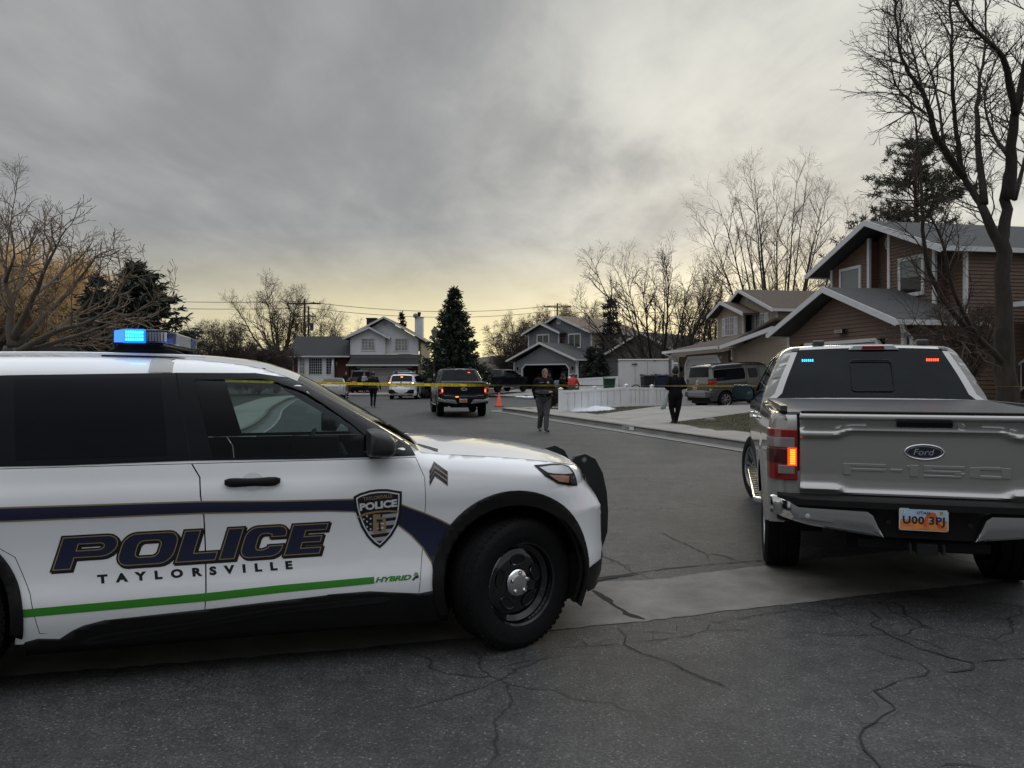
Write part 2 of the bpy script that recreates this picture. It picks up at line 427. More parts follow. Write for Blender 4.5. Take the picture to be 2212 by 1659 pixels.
# ================================================================= police SUV (near, white)
WHITE = mat('white_car_paint', (.80, .81, .82), .32, noise=.03, nscale=1.6, bump=.05, bscale=1.6, coat=1., coatr=.02, back=(.02, .02, .02))
BLK = mat('black_plastic', (.012, .011, .010), .5, spec=.22, noise=.2, nscale=5, detail=8, col2=(.0055, .006, .007), bump=.05, bscale=300)
GBLK = mat('gloss_black', (.006, .007, .009), .16, spec=.18)
TINT = mat('dark_tinted_glass', (.004, .005, .008), .02, spec=.16)
NAVY = mat('navy_vinyl', (.008, .012, .040), .3, coat=.6)
BLACKV = mat('black_vinyl', (.004, .004, .006), .35, coat=.4)
GOLD = mat('gold_vinyl', (.27, .20, .10), .35, coat=.4)
GREEN = mat('green_vinyl', (.035, .23, .018), .35, coat=.4)
WV = mat('white_vinyl', (.62, .63, .64), .35, coat=.4)
GREYV = mat('grey_vinyl', (.33, .34, .36), .35, coat=.4)
CHROME = mat('chrome', (.80, .80, .80), .10, 1.)
DARKIN = mat('dark_cabin_trim', (.012, .013, .014), .75)
REDL = mat('red_lens', (.20, .006, .005), .12, coat=.6)
AMBER_ON = mat('amber_lamp_lit', (.9, .25, .02), .3, emit=(1, .22, .02), es=5)
RED_ON = mat('red_lamp_lit', (.9, .05, .02), .3, emit=(1, .06, .02), es=5)
BLUE_ON = mat('blue_lamp_lit', (.02, .2, .9), .3, emit=(.01, .30, 1), es=4.5)
BLUE_HOT = mat('blue_led_core', (.1, .8, 1), .3, emit=(.03, .80, 1), es=5)
CLEARL = mat('clear_lens', (.55, .56, .58), .12, coat=.6, noise=.3, nscale=60, stretch=(1, 1, .2))
SILV = mat('silver_lens', (.42, .44, .46), .15, coat=.6)

TH = R(15); SO = Vector((-.2236, 5.4466, 0))
def rot2(v, a): return (v[0]*math.cos(a)-v[1]*math.sin(a), v[0]*math.sin(a)+v[1]*math.cos(a))
suv_top = curve_pts([(-4.02, .30), (-4.12, .45), (-4.14, .70), (-4.08, .86), (-4.04, 1.05), (-3.99, 1.20), (-3.80, 1.54), (-3.72, 1.655), (-3.5, 1.695), (-2.99, 1.708), (-2.46, 1.714), (-1.90, 1.704), (-1.63, 1.684), (-1.476, 1.660), (-1.389, 1.636), (-1.283, 1.598), (-1.18, 1.548), (-.893, 1.385), (-.688, 1.262), (-.56, 1.178), (-.50, 1.158), (-.30, 1.142), (-.083, 1.125), (.15, 1.100), (.35, 1.068), (.50, 1.030), (.585, .985), (.64, .915), (.70, .82), (.745, .70), (.75, .58), (.745, .46), (.71, .36), (.65, .28)], 4)
_W = interp([.15, .26, .36, .45, .58, .72, .84, .93, 1.00, 1.06, 1.16, 1.30, 1.45, 1.62, 1.75], [.90, .945, .975, .985, .965, .960, .968, .978, .972, .955, .935, .893, .845, .783, .72])
def suv_w(x, z):
    a = np.clip((x-.08)/(.72-.16*np.clip((z-.78)/.16, 0, 1)), 0, .999); t = (1-a**2.3)**(1/2.3)
    b = np.clip((-3.3-x)/1.0, 0, .999); t2 = (1-b**3)**(1/3)
    return _W(z)*t*t2
def suv_r(x, z):
    return np.where(z > 1.25, .10, np.where(x > -.6, .10, .10))
SUV = Shell(suv_top, suv_w, crown=.042, rndf=suv_r)
def S(u, v):
    """photograph point on the near flank of the SUV -> (x, z) in its own frame"""
    fx, fy = math.cos(TH), math.sin(TH); y = -.95; x = 0
    for _ in range(30):
        bx, by = SO.x-y*fy, SO.y+y*fx; rx, rz = (u-CX)/F, -(v-CY)/F
        d = (bx*fy-by*fx)/(rx*fy-fx); x = (d*rx-bx)/fx; z = HC+rz*d
        y = .5*y+.5*(-float(suv_w(np.array([min(x, .8)]), np.array([z]))[0]))
    return (x, z)
def Z1(x, y): return S(.2976*x, 685.8+.2976*y)
def Z2(x, y): return S(603.5+.3472*x, 877.8+.3472*y)
def Z3(x, y): return S(.3224*x, 1042.3+.3224*y)
def orient(l, ccw=True):
    a = sum(l[i][0]*l[(i+1) % len(l)][1]-l[(i+1) % len(l)][0]*l[i][1] for i in range(len(l)))
    return list(l) if (a > 0) == ccw else list(l)[::-1]
def off_loop(l, d):
    l = orient(l); n = len(l); out = []
    for i in range(n):
        a, b, c = Vector(l[i-1]), Vector(l[i]), Vector(l[(i+1) % n])
        e1, e2 = (b-a), (c-b)
        if e1.length < 1e-7 or e2.length < 1e-7: out.append(tuple(b)); continue
        n1 = Vector((e1.y, -e1.x)).normalized(); n2 = Vector((e2.y, -e2.x)).normalized()
        k = n1+n2; k = k/max(.35, k.length_squared/2) if k.length > 1e-6 else n1
        out.append((b.x+k.x*d, b.y+k.y*d))
    return out
def rrect(x0, x1, y0, y1, r, n=5):
    return arcpts(x1-r, y0+r, r, -90, 0, n)+arcpts(x1-r, y1-r, r, 0, 90, n)+arcpts(x0+r, y1-r, r, 90, 180, n)+arcpts(x0+r, y0+r, r, 180, 270, n)

def suv_side(root):
    za = .26
    f_out = arch_cut(0, .41, .45, za, ry=.465); r_out = arch_cut(-3.025, .40, .44, za, ry=.46)
    outer = list(map(tuple, SUV.top[::1]))+[(.55, za)]+f_out+r_out+[(-3.95, za)]
    belt = 1.146
    gap = [Z1(1390, 1052), Z1(1450, 1160), Z1(1455, 1290), Z1(1480, 1440), Z1(1490, 1659), Z3(1380, 730), Z3(1370, 1000)]
    gap = [(gap[0][0], belt)]+gap[1:]
    gapb = (gap[-1][0], .31)
    fg = [Z2(850, 322), Z2(905, 440), Z2(912, 600), Z2(895, 850), Z2(870, 1160)]
    fg = [(fg[0][0], belt)]+fg[1:]+[(fg[-1][0]-.01, .31)]
    rg = [(-3.02, belt), (-3.06, 1.02), (-2.92, .93), (-2.60, .70), (-2.53, .52), (-2.49, .31)]
    fdoor = gap+[gapb]+fg[::-1]; rdoor = rg+[gapb]+gap[::-1]
    both = rg+fg[::-1]
    ftw = [Z1(1405, 447), Z1(1960, 445), Z1(2100, 492), Z1(2212, 545), (0, 0), (0, 0)]
    win = [Z1(1405, 447), Z1(1900, 443), Z1(1990, 460), Z1(2100, 500), S(658, 846), S(700, 872), S(760, 914), S(800, 948), S(806, 984)]
    win[-1] = (win[-1][0], 1.166); win = win+[(Z1(1545, 1010)[0], 1.166)]
    body = SUV.panel('body_side', [[outer, off_loop(both, .000), win]], WHITE, root)
    for nm, poly in (('front_door', fdoor), ('rear_door', rdoor)):
        d = SUV.panel(nm, [[off_loop(poly, -.0035)]], WHITE, root)
    # black glass surround with the front window left open
    ln = SUV.top; i0 = [i for i, p in enumerate(ln) if p[0] > -1.30 and p[1] > 1.2][0]; i1 = [i for i, p in enumerate(ln) if p[0] > -.60][0]
    edge = [(p[0]-.001, p[1]-.001) for p in ln[i0:i1]]
    band = [(-3.62, 1.20), (-3.50, 1.50), (-3.36, 1.565), (-2.9, 1.60), Z1(45, 420), Z1(1280, 403), Z1(1850, 405)]+edge+[Z2(850, 308), (-1.2, 1.152), Z1(1385, 1040), (-2.4, 1.152), (-2.7, 1.155)]
    SUV.panel('window_surround', [[band, off_loop(win, -.004)]], GBLK, root, off=.0025)
    rwin = [Z1(100, 450), Z1(1165, 440), Z1(1215, 1000), Z1(120, 1035)]
    SUV.panel('rear_side_window', [[rwin]], TINT, root, off=.005)
    SUV.panel('quarter_window', [[[(-3.50, 1.23), (-3.42, 1.46), (-3.30, 1.53), (-2.80, 1.575), (-2.76, 1.20)]]], TINT, root, off=.005)
    SUV.panel('front_side_window', [[off_loop(win, .003)]], glass('side_glass', (.58, .69, .68), .04), root, off=-.006)
    # pillar edge lines on the black surround
    tl = [Z1(1280, 403), Z1(1290, 480), Z1(1385, 1040)]
    SUV.panel('door_seal', [[[(p[0]-.004, p[1]) for p in tl]+[(p[0]+.004, p[1]) for p in tl[::-1]]]], mat('gap_black', (.001, .001, .001), .9), root, off=.0035)
    # wheel arch and sill cladding
    def ring(xc, zi, ri, ryi, zo, ro, ryo, a0=-35, a1=215):
        inn = [(xc+ri*math.cos(R(t)), zi+ryi*math.sin(R(t))) for t in np.linspace(a0, a1, 40)]
        out = [(xc+ro*math.cos(R(t)), zo+ryo*math.sin(R(t))) for t in np.linspace(a0, a1, 40)]
        return out+inn[::-1]
    fa = ring(-.01, .42, .425, .435, .44, .492, .500, -25, 205); ra = ring(-3.03, .41, .42, .43, .40, .475, .505, -12, 200)
    for ar in (fa, ra):
        for q in (-1, 1):
            md = SUV.panel('wheel_arch_trim', [[ar]], BLK, root, off=.014, gx=.04, sides=(q,)).modifiers.new('s', 'SOLIDIFY'); md.thickness = .03; md.offset = -1
    clad = [(-2.56, .27), (-2.50, .285), Z3(400, 1048), Z3(480, 995), Z3(560, 958), Z3(700, 922), Z3(1370, 850), Z3(2212, 752), Z2(300, 1170), Z2(560, 1150), Z2(870, 1163), Z2(1000, 1138), (-.43, .33), (-.40, .20), (-2.56, .20)]
    for q in (-1, 1):
        md = SUV.panel('sill_trim', [[clad]], BLK, root, off=.010, sides=(q,)).modifiers.new('s', 'SOLIDIFY'); md.thickness = .03; md.offset = -1
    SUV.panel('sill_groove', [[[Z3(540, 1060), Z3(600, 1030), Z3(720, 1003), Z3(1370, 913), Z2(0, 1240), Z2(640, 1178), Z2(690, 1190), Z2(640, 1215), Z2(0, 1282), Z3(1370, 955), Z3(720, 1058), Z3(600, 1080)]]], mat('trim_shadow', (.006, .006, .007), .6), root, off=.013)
    SUV.panel('sill_groove', [[[Z3(600, 1050), Z3(720, 1018), Z3(1370, 925), Z2(0, 1252), Z2(600, 1192), Z2(0, 1268), Z3(1370, 943), Z3(720, 1040)]]], BLK, root, off=.017)
    # front lower lip
    SUV.panel('bumper_lip', [[[(.47, .42), (.55, .44), (.66, .44), (.738, .45), (.73, .40), (.69, .34), (.63, .27), (.50, .27), (.44, .33)]]], BLK, root, off=.006)
    # headlight
    zz = lambda u, v: (lambda q: (q[0], q[1]-.012))(Z2(u, v))
    hl = [zz(1590, 358), zz(1700, 352), zz(1770, 352), zz(1815, 366), zz(1835, 400), zz(1845, 440), zz(1850, 482), zz(1800, 480), zz(1730, 468), zz(1650, 420)]
    h = SUV.panel('headlight', [[hl]], [GBLK], root, off=.004, gx=.04)
    SUV.panel('lens', [[[zz(1620, 372), zz(1700, 364), zz(1770, 364), zz(1806, 376), zz(1822, 408), zz(1770, 412), zz(1700, 408), zz(1668, 402)]]], SILV, h, off=.007, gx=.04)
    SUV.panel('indicator', [[[zz(1676, 416), zz(1760, 418), zz(1800, 424), zz(1795, 462), zz(1738, 456), zz(1706, 438)]]], mat('amber_lens', (.30, .14, .085), .15, coat=.6), h, off=.0075, gx=.04)
    SUV.panel('projector', [[[zz(1806, 424), zz(1832, 420), zz(1838, 468), zz(1806, 466)]]], mat('projector_smoke', (.03, .03, .035), .1, coat=.6), h, off=.0078, gx=.04)
    # strip pieces: rear, roof, windscreen, bonnet, nose
    n = len(SUV.top)-1
    idx = lambda cond: [i for i, p in enumerate(SUV.top) if cond(p)][0]
    a = idx(lambda p: p[1] > 1.19); b_ = idx(lambda p: p[1] > 1.60); c = idx(lambda p: p[0] > -1.26 and p[1] < 1.7); d = idx(lambda p: p[0] > -.57); e = idx(lambda p: p[0] > .655); 
    SUV.strip('tailgate', 0, a, WHITE, root); SUV.strip('rear_window', a, b_, TINT, root); SUV.strip('roof', b_, c, WHITE, root)
    SUV.strip('windscreen', c, d, glass('screen_glass', (.55, .66, .64), .10), root, n=18)
    [SUV.strip('windscreen_border', c, d, GBLK, root, off=.003, t0=q*.985-.015 if q > 0 else -1., t1=1. if q > 0 else -.97, n=2) for q in (-1, 1)]; SUV.strip('bonnet', d, e, WHITE, root); SUV.strip('front_bumper', e, n, GBLK, root)
    return dict(win=win)
def suv_common(root, hero=True):
    # structure inside: floor, liners, underbody
    m = MB(); m.box(-3.9, .45, -.78, .78, .22, .50); m.box(-.62, .60, -.50, .50, .5, .95); m.box(-3.85, -2.0, -.80, .80, .5, 1.12)
    m.build('underbody', mat('underbody_black', (.006, .006, .007), .9), root)
    for xc in (0, -3.025):
        for s_ in (-1, 1):
            m = MB(); pts = arcpts(xc, .41, .45, -25, 205, 20)
            vs = [(p[0], s_*.955, p[1]) for p in pts]+[(p[0], s_*.55, p[1]) for p in pts]; k = len(pts)
            m.add(vs, [(i, i+1, k+i+1, k+i) for i in range(k-1)])
            m.add([(p[0], s_*.58, p[1]) for p in pts], [tuple(range(k))])
            m.build('wheel_liner', mat('liner_black', (.004, .004, .004), .95), root, cleanup=False)
    # cowl at the foot of the windscreen
    m = MB()
    for s_ in (-1, 1):
        pts = [SUVx(-.70, 1.150), SUVx(-.60, 1.152), SUVx(-.48, 1.128)]
    m = None
def SUVx(x, z): return (x, float(SUV.y(x, z)[0]), z)

def police_decals(root):
    D = []
    def layer(name, tris, mt, off):
        return SUV.panel(name, None, mt, root, off=off, sides=(-1,), tris=tris, gx=.10, gy=.03)
    # navy band with gold edging
    up = [Z3(0, 168), Z3(1350, 128), Z2(0, 590), Z2(300, 582), Z2(460, 578), Z2(600, 582), Z2(765, 614), Z2(905, 665), Z2(1000, 706), Z2(1090, 752)]
    lo = [Z2(972, 1022), Z2(945, 965), Z2(895, 880), Z2(820, 800), Z2(740, 738), Z2(600, 680), Z2(460, 654), Z2(300, 650), Z2(0, 655), Z3(1350, 205), Z3(0, 260)]
    up[0] = (-2.9, up[0][1]); lo[-1] = (-2.9, lo[-1][1])
    arch_e = [(-.01+.49*math.cos(R(t)), .44+.50*math.sin(R(t))) for t in (158, 165, 172, 178)]
    band = up+arch_e+lo
    g = off_loop(band, .0045)
    SUV.panel('gold_edging', [[g]], GOLD, root, off=.0015, sides=(-1,)); SUV.panel('navy_band', [[off_loop(band, -.0035)]], NAVY, root, off=.0024, sides=(-1,))
    # green line
    SUV.panel('green_stripe', [[[Z3(140, 852), Z3(1375, 741), Z2(0, 1112), Z2(590, 1060), Z2(590, 1102), Z2(0, 1160), Z3(1375, 795), Z3(160, 905)]]], GREEN, root, off=.0015, sides=(-1,))
    # POLICE
    BL, BR, TL = Vector(Z3(350, 590)), Vector(Z3(2140, 474)), Vector(Z3(422, 368))
    ax, bx = (BR-BL)/8.2, (TL-BL)
    T = lambda l, dx=0, dy=0: [tuple(BL+ax*(p[0]+dx)+bx*(p[1]+dy)) for p in l]
    P = [(0, 0), (.52, 0), (.52, .34)]+arcpts(1.30, .67, .38, -90, 90, 8, ry=.33)+[(0, 1)]
    Ph = [(.52, .57)]+arcpts(1.14, .665, .14, -90, 90, 5, ry=.095)+[(.52, .76)]
    Oo = rrect(1.80, 3.48, 0, 1, .36); Oh = rrect(2.30, 2.98, .25, .75, .15)
    Ll = [(3.60, 0), (4.84, 0), (4.84, .27), (4.10, .27), (4.10, 1), (3.60, 1)]
    I = [(4.95, 0), (5.44, 0), (5.44, 1), (4.95, 1)]
    C = [(6.90, .36), (6.42, .36)]+[(6.42, .30)]+arcpts(6.22, .35, .14, -50, -90, 2, ry=.11)[1:]+arcpts(6.14, .38, .12, -90, -180, 3, ry=.14)+arcpts(6.14, .62, .12, 180, 90, 3, ry=.14)+[(6.30, .76), (6.42, .72), (6.42, .64), (6.90, .64)]+arcpts(6.58, .72, .32, 0, 90, 5, ry=.28)+arcpts(5.90, .68, .34, 90, 180, 5, ry=.32)+arcpts(5.90, .32, .34, 180, 270, 5, ry=.32)+arcpts(6.58, .28, .32, -90, 0, 5, ry=.28)
    E = [(7.02, 0), (8.20, 0), (8.20, .22), (7.52, .22), (7.52, .385), (8.12, .385), (8.12, .60), (7.52, .60), (7.52, .78), (8.20, .78), (8.20, 1), (7.02, 1)]
    glyphs = [[P, Ph], [Oo, Oh], [Ll], [I], [C], [E]]
    def lay(nm, mt, d, dx, dy, off):
        gs = []
        for gl in glyphs:
            l = [off_loop(T(gl[0], dx, dy), d)]
            if len(gl) > 1: l.append(off_loop(T(gl[1], dx, dy), -d))
            gs.append(l)
        SUV.panel(nm, gs, mt, root, off=off, sides=(-1,))
    lay('lettering_shadow', BLACKV, .009, .06, -.05, .0014)
    lay('lettering_outline', BLACKV, .009, 0, 0, .0020); lay('lettering_inline', GOLD, .0005, 0, 0, .0026); lay('lettering', NAVY, -.0045, 0, 0, .0032)
    def txt(nm, s, mt, bl, br, tl, off, bold=.02, space=1.0):
        vs, fs = text_loops(s, space, bold); x0 = min(v[0] for v in vs); x1 = max(v[0] for v in vs); y0 = min(v[1] for v in vs); y1 = max(v[1] for v in vs)
        bl, br, tl = map(Vector, (bl, br, tl)); q = []
        for v in vs:
            p = bl+(br-bl)*((v[0]-x0)/(x1-x0))+(tl-bl)*((v[1]-y0)/(y1-y0)); q.append((p.x, p.y))
        return layer(nm, [(q, fs)], mt, off)
    txt('town_lettering', 'TAYLORSVILLE', BLACKV, Z3(655, 680), Z3(1962, 580), Z3(650, 618), .0016, .055, 2.25)
    txt('green_lettering', 'HYBRID', GREEN, Z2(597, 1096), Z2(815, 1078), Z2(610, 1063), .0016, .05, .98)
    # two-tone emblem at the end of the green line
    SUV.panel('leaf_emblem', [[[Z2(822, 1080), Z2(845, 1056), Z2(866, 1050), Z2(866, 1066), Z2(846, 1070), Z2(838, 1081)]]], NAVY, root, off=.002, sides=(-1,), gx=0, gy=0)
    SUV.panel('leaf_emblem', [[[Z2(835, 1055), Z2(838, 1040), Z2(848, 1030), Z2(862, 1036), Z2(865, 1050), Z2(850, 1053)]]], mat('leaf_green', (.16, .30, .20), .3, coat=.5), root, off=.002, sides=(-1,), gx=0, gy=0)
    # sergeant chevrons
    for k in range(3):
        dy = k*31+3
        l = [Z2(935, 402+dy), Z2(966, 347+dy), Z2(1044, 398+dy+6), Z2(1045, 420+dy+4), Z2(967, 367+dy), Z2(937, 424+dy)]
        SUV.panel('chevron', [[off_loop(l, .0035)]], GOLD, root, off=.0015, sides=(-1,)); SUV.panel('chevron', [[off_loop(l, -.0002)]], NAVY, root, off=.0024, sides=(-1,))
    # door shield
    sh = [Z2(460, 562), Z2(500, 540), Z2(560, 522), Z2(612, 515), Z2(670, 514), Z2(762, 529), Z2(761, 600), Z2(753, 680), Z2(735, 745), Z2(700, 805), Z2(660, 850), Z2(625, 882), Z2(585, 855), Z2(545, 812), Z2(508, 750), Z2(485, 690), Z2(468, 625)]
    SUV.panel('door_badge', [[sh]], BLACKV, root, off=.0030, sides=(-1,))
    s1 = off_loop(sh, -.0135); s2 = off_loop(sh, -.0205)
    SUV.panel('badge_border', [[s1]], WV, root, off=.0036, sides=(-1,)); SUV.panel('badge_field', [[s2]], BLACKV, root, off=.0042, sides=(-1,))
    # stripes of the flag, clipped to the field
    def clip(poly, a, b_, c, keep):   # keep side of line a->b
        out = []; f = lambda p: ((b_[0]-a[0])*(p[1]-a[1])-(b_[1]-a[1])*(p[0]-a[0]))*keep
        for i in range(len(poly)):
            p, q = poly[i-1], poly[i]; fp, fq = f(p), f(q)
            if (fp >= 0) != (fq >= 0):
                t = fp/(fp-fq); out.append((p[0]+(q[0]-p[0])*t, p[1]+(q[1]-p[1])*t))
            if fq >= 0: out.append(q)
        return out
    for y0, y1 in ((672, 696), (716, 742), (764, 786), (808, 832)):
        xx0 = 640 if y0 < 760 else 480
        L0, R0, L1, R1 = Z2(xx0, y0+ (0 if xx0 > 500 else 22)), Z2(770, y0-14), Z2(xx0, y1+(0 if xx0 > 500 else 22)), Z2(770, y1-14)
        pl = clip(clip(clip(s2, L1, R1, None, 1), L0, R0, None, -1), L0, L1, None, 1)
        if len(pl) > 2: SUV.panel('flag_stripe', [[pl]], GREYV, root, off=.0048, sides=(-1,), gx=0)
    arc = [Z2(484, 684), Z2(540, 660), Z2(610, 648), Z2(680, 645), Z2(747, 649), Z2(746, 659), Z2(680, 655), Z2(610, 659), Z2(545, 671), Z2(487, 695)]
    SUV.panel('badge_arc', [[arc]], GOLD, root, off=.0048, sides=(-1,), gx=0, gy=0)
    stt = [Z2(582, 670), Z2(628, 669), Z2(629, 688), Z2(660, 685), Z2(664, 782), Z2(582, 790)]
    SUV.panel('state_shape', [[stt]], GOLD, root, off=.0054, sides=(-1,), gx=0, gy=0)
    stars = []
    for cx, cy in ((545, 682), (567, 697), (524, 701), (545, 715), (567, 731), (524, 736), (545, 748), (567, 763), (530, 762) if False else (552, 779)):
        stars.append([[Z2(cx+ (8 if k % 2 == 0 else 3.4)*math.sin(math.pi*k/5), cy-(8 if k % 2 == 0 else 3.4)*math.cos(math.pi*k/5)) for k in range(10)]])
    SUV.panel('badge_star', stars[:8], WV, root, off=.0050, sides=(-1,), gx=0, gy=0)
    txt('badge_police', 'POLICE', WV, Z2(500, 650), Z2(733, 622), Z2(498, 603), .0050, .05, .98)
    txt('badge_town', 'TAYLORSVILLE', GOLD, Z2(522, 586), Z2(704, 566), Z2(518, 565), .0050, .01, .95)
    txt('badge_letter_c', 'C', WV, Z2(594, 765), Z2(648, 760), Z2(594, 725), .0060, .03)
    tee = [Z2(604, 702), Z2(641, 700), Z2(642, 720), Z2(634, 720), Z2(632, 712), Z2(629, 712), Z2(630, 758), Z2(635, 760), Z2(635, 772), Z2(612, 773), Z2(612, 762), Z2(617, 760), Z2(617, 713), Z2(611, 714), Z2(610, 722), Z2(604, 722)]
    SUV.panel('badge_letter_t', [[tee]], NAVY, root, off=.0066, sides=(-1,), gx=0, gy=0)

def w2l(p):  # world -> SUV frame
    q = Vector(p)-SO; c, s_ = math.cos(TH), math.sin(TH); return Vector((q.x*c+q.y*s_, -q.x*s_+q.y*c, q.z))
def police_suv():
    root = thing('police_suv', 'white police SUV with navy band, green line, blue roof light, at front left', 'police car', SO, TH)
    suv_side(root); suv_common(root)
    police_decals(root)
    for x in (0, -3.025):
        for s_ in (-1, 1):
            st = R(22) if x == 0 else 0
            make_wheel(root, 'wheel', (x, s_*(.855 if x else .845), .382), .382, .25, st, s_, .238, 'steel', cap=mat('hub_chrome', (.8, .8, .8), .12, 1.))
    # mirrors
    for s_ in (-1, 1):
        m = MB()
        def mz(u, v): p = Z2(u, v); return p
        pts = [mz(505, 135), mz(530, 126), mz(575, 126), mz(640, 150), mz(680, 185), mz(695, 225), mz(692, 280), mz(672, 304), mz(640, 312), mz(530, 308), mz(507, 300)]
        y0 = 1.00
        inn = off_loop(pts, .0); out = off_loop(pts, -.022)
        cen = (sum(p[0] for p in pts)/len(pts), sum(p[1] for p in pts)/len(pts))
        def sc_(l, k, kx=1): return [(cen[0]+(p[0]-cen[0])*k*kx*.93+.02, cen[1]+(p[1]-cen[1])*k*.93) for p in l]
        k = len(pts); rings = [(sc_(pts, .98), y0-.07), (sc_(pts, 1.0), y0), (sc_(pts, .98), y0+.06), (sc_(pts, .9), y0+.11), (sc_(pts, .7), y0+.135), (sc_(pts, .4), y0+.145)]
        vs = []; fs = []
        for l, yy in rings: vs += [(p[0], s_*yy, p[1]) for p in l]
        for r_ in range(len(rings)-1):
            for i in range(k): fs.append((r_*k+i, r_*k+(i+1) % k, (r_+1)*k+(i+1) % k, (r_+1)*k+i))
        fs += [tuple(range(k)), tuple((len(rings)-1)*k+i for i in range(k))]
        m.add(vs, fs); zb = min(p[1] for p in pts)
        mo = m.build('mirror', mat('mirror_cap', (.02, .021, .023), .42, noise=.15, nscale=80), root, auto=40)
        m = MB(); m.box(cen[0]-.05, cen[0]+.03, *sorted((s_*.86, s_*.97)), zb-.005, zb+.05); m.build('stalk', BLK, mo, bevel=.01)
        m = MB(); m.tube([(cen[0]-.085, s_*(y0+.10), zb+.045), (cen[0]+.10, s_*(y0+.105), zb+.04)], .003, 6); m.build('seam', GBLK, mo)
    # handles
    for s_ in (-1, 1):
        for hx in ((Z1(1630, 1190), Z1(2035, 1190)), None):
            a, b = hx if hx else ((-2.96, .985), (-2.74, .985))
            if not hx: zc = hx0; 
            else: zc = (a[1]+b[1])/2; hx0 = zc
            yb = float(SUV.y((a[0]+b[0])/2, zc)[0])
            m = MB(); k = 12; prof = []
            xs = np.linspace(a[0], b[0], k); hh = .026
            vs = []; fs = []
            for i, x in enumerate(xs):
                t = (i/(k-1))*2-1; lift = .034*(1-t**6)+.004; h_ = hh*(1-abs(t)**8*.5)*(1-.18*math.exp(-(t*2.2)**2))
                for j in range(8):
                    an = 2*math.pi*j/8; vs.append((x, s_*(yb+lift-.006+.009*math.cos(an)), zc+h_*math.sin(an)))
            for i in range(k-1):
                for j in range(8): fs.append((i*8+j, i*8+(j+1) % 8, (i+1)*8+(j+1) % 8, (i+1)*8+j))
            fs += [tuple(range(8)), tuple((k-1)*8+j for j in range(8))]
            m.add(vs, fs); m.box(a[0]+.003, a[0]+.04, *sorted((s_*yb, s_*(yb+.03))), zc-.012, zc+.012); m.box(b[0]-.04, b[0]-.003, *sorted((s_*yb, s_*(yb+.03))), zc-.012, zc+.012)
            ho = m.build('door_handle', BLK, root, auto=50)
            m = MB(); mid = (a[0]+b[0])/2   # scooped cup behind the handle
            for sg2 in (-1, 1):
                pts = arcpts(mid, zc+sg2*.012, .052, 0, 180*sg2, 12, ry=.034); vs = []
                for p in pts: vs.append((p[0], s_*(float(SUV.y(p[0], p[1])[0])+.0025), p[1]))
                m.add(vs, [tuple(range(len(vs)))])
            m.build('handle_cup', mat('cup_white', (.62, .63, .65), .25, coat=1.), ho)
    # push bumper
    m = MB()
    for s_ in (-1, 1):
        y = s_*.33
        pr = [(.62, 1.01), (.67, 1.07), (.745, 1.088), (.82, 1.05), (.875, .95), (.905, .82), (.915, .68), (.91, .54), (.86, .40), (.80, .34), (.78, .40), (.82, .52), (.835, .66), (.81, .80), (.74, .93), (.66, .99)]
        pr = [(p[0]-.085, p[1]-.01) for p in pr]
        m.prism([(p[0], y-.02, p[1]) for p in pr], (0, .04, 0))
    for z, x in ((.90, .72), (.72, .77), (.50, .77)): m.tube([(x, -.33, z), (x, .33, z)], .022, 10)
    for s_ in (-1, 1): m.tube([(.54, s_*.33, 1.01), (.34, s_*.32, .99)], .018, 8)
    pb = m.build('push_bumper', mat('powder_black', (.010, .011, .012), .38, noise=.1, nscale=30), root, bevel=.012)
    m = MB(); c = (.65, -.3535, 1.035)
    for k in range(8):
        a = 2*math.pi*k/8; b = a+math.pi/8
        m.add([(c[0]+.011*math.cos(a-math.pi/8), c[1], c[2]+.011*math.sin(a-math.pi/8)), (c[0]+.024*math.cos(a), c[1], c[2]+.024*math.sin(a)), (c[0]+.011*math.cos(b), c[1], c[2]+.011*math.sin(b)), (c[0], c[1]-.001, c[2])], [(0, 1, 2, 3)])
    m.build('star_emblem', mat('grey_print', (.16, .16, .16), .5), pb)
    # roof light bar: across the roof
    lb = bpy.data.objects.new('light_bar', None); COL.objects.link(lb); lb.parent = root; lb.location = (-2.10, 0, 0)
    m = MB(); z0 = 1.742
    for s_ in (-1, 1):
        pr = [(-.20, z0-.02), (.235, z0-.02), (.235, z0-.008), (.19, z0+.012), (.12, z0+.028), (.08, z0+.045), (-.10, z0+.045), (-.17, z0-.0)]
        m.prism([(p[0], s_*.56-.03, p[1]) for p in pr], (0, .06, 0))
        m.box(-.10, .13, s_*.59-.006, s_*.59+.006, z0+.006, z0+.020)
    m.box(-.13, .13, -.62, .62, z0+.040, z0+.056)
    m.build('mounting', BLK, lb, bevel=.004)
    Lz0, Lz1 = z0+.052, z0+.128
    def hexa(x0, x1, y0, y1, cut, z0, z1, taper=.0):
        """lens with cut corners"""
        return [(x0, y1), (x0, y0+cut), (x0+cut*.9, y0), (x1, y0), (x1, y1)]
    for s_ in (-1, 1):
        # rear half blue, front half clear
        rear = [(-.15, .30), (-.15, .50), (-.06, .655), (.04, .665), (.04, .30)]
        front = [(.045, .30), (.045, .665), (.11, .66), (.15, .58), (.15, .30)]
        for nm, poly, mt in (('blue_lens', rear, 'B'), ('clear_lens', front, 'C')):
            mm = MB(); p3 = [(p[0], s_*p[1], Lz0) for p in poly]; mm.prism(p3, (0, 0, Lz1-Lz0))
            lens = mat('blue_lens_glow', (.01, .08, .7), .15, emit=(.0, .13, 1), es=1.7, noise=0) if mt == 'B' else glass('clear_dome', (.88, .88, .9), .20)
            lo = mm.build(nm, lens, lb, bevel=.006)
        mm = MB()
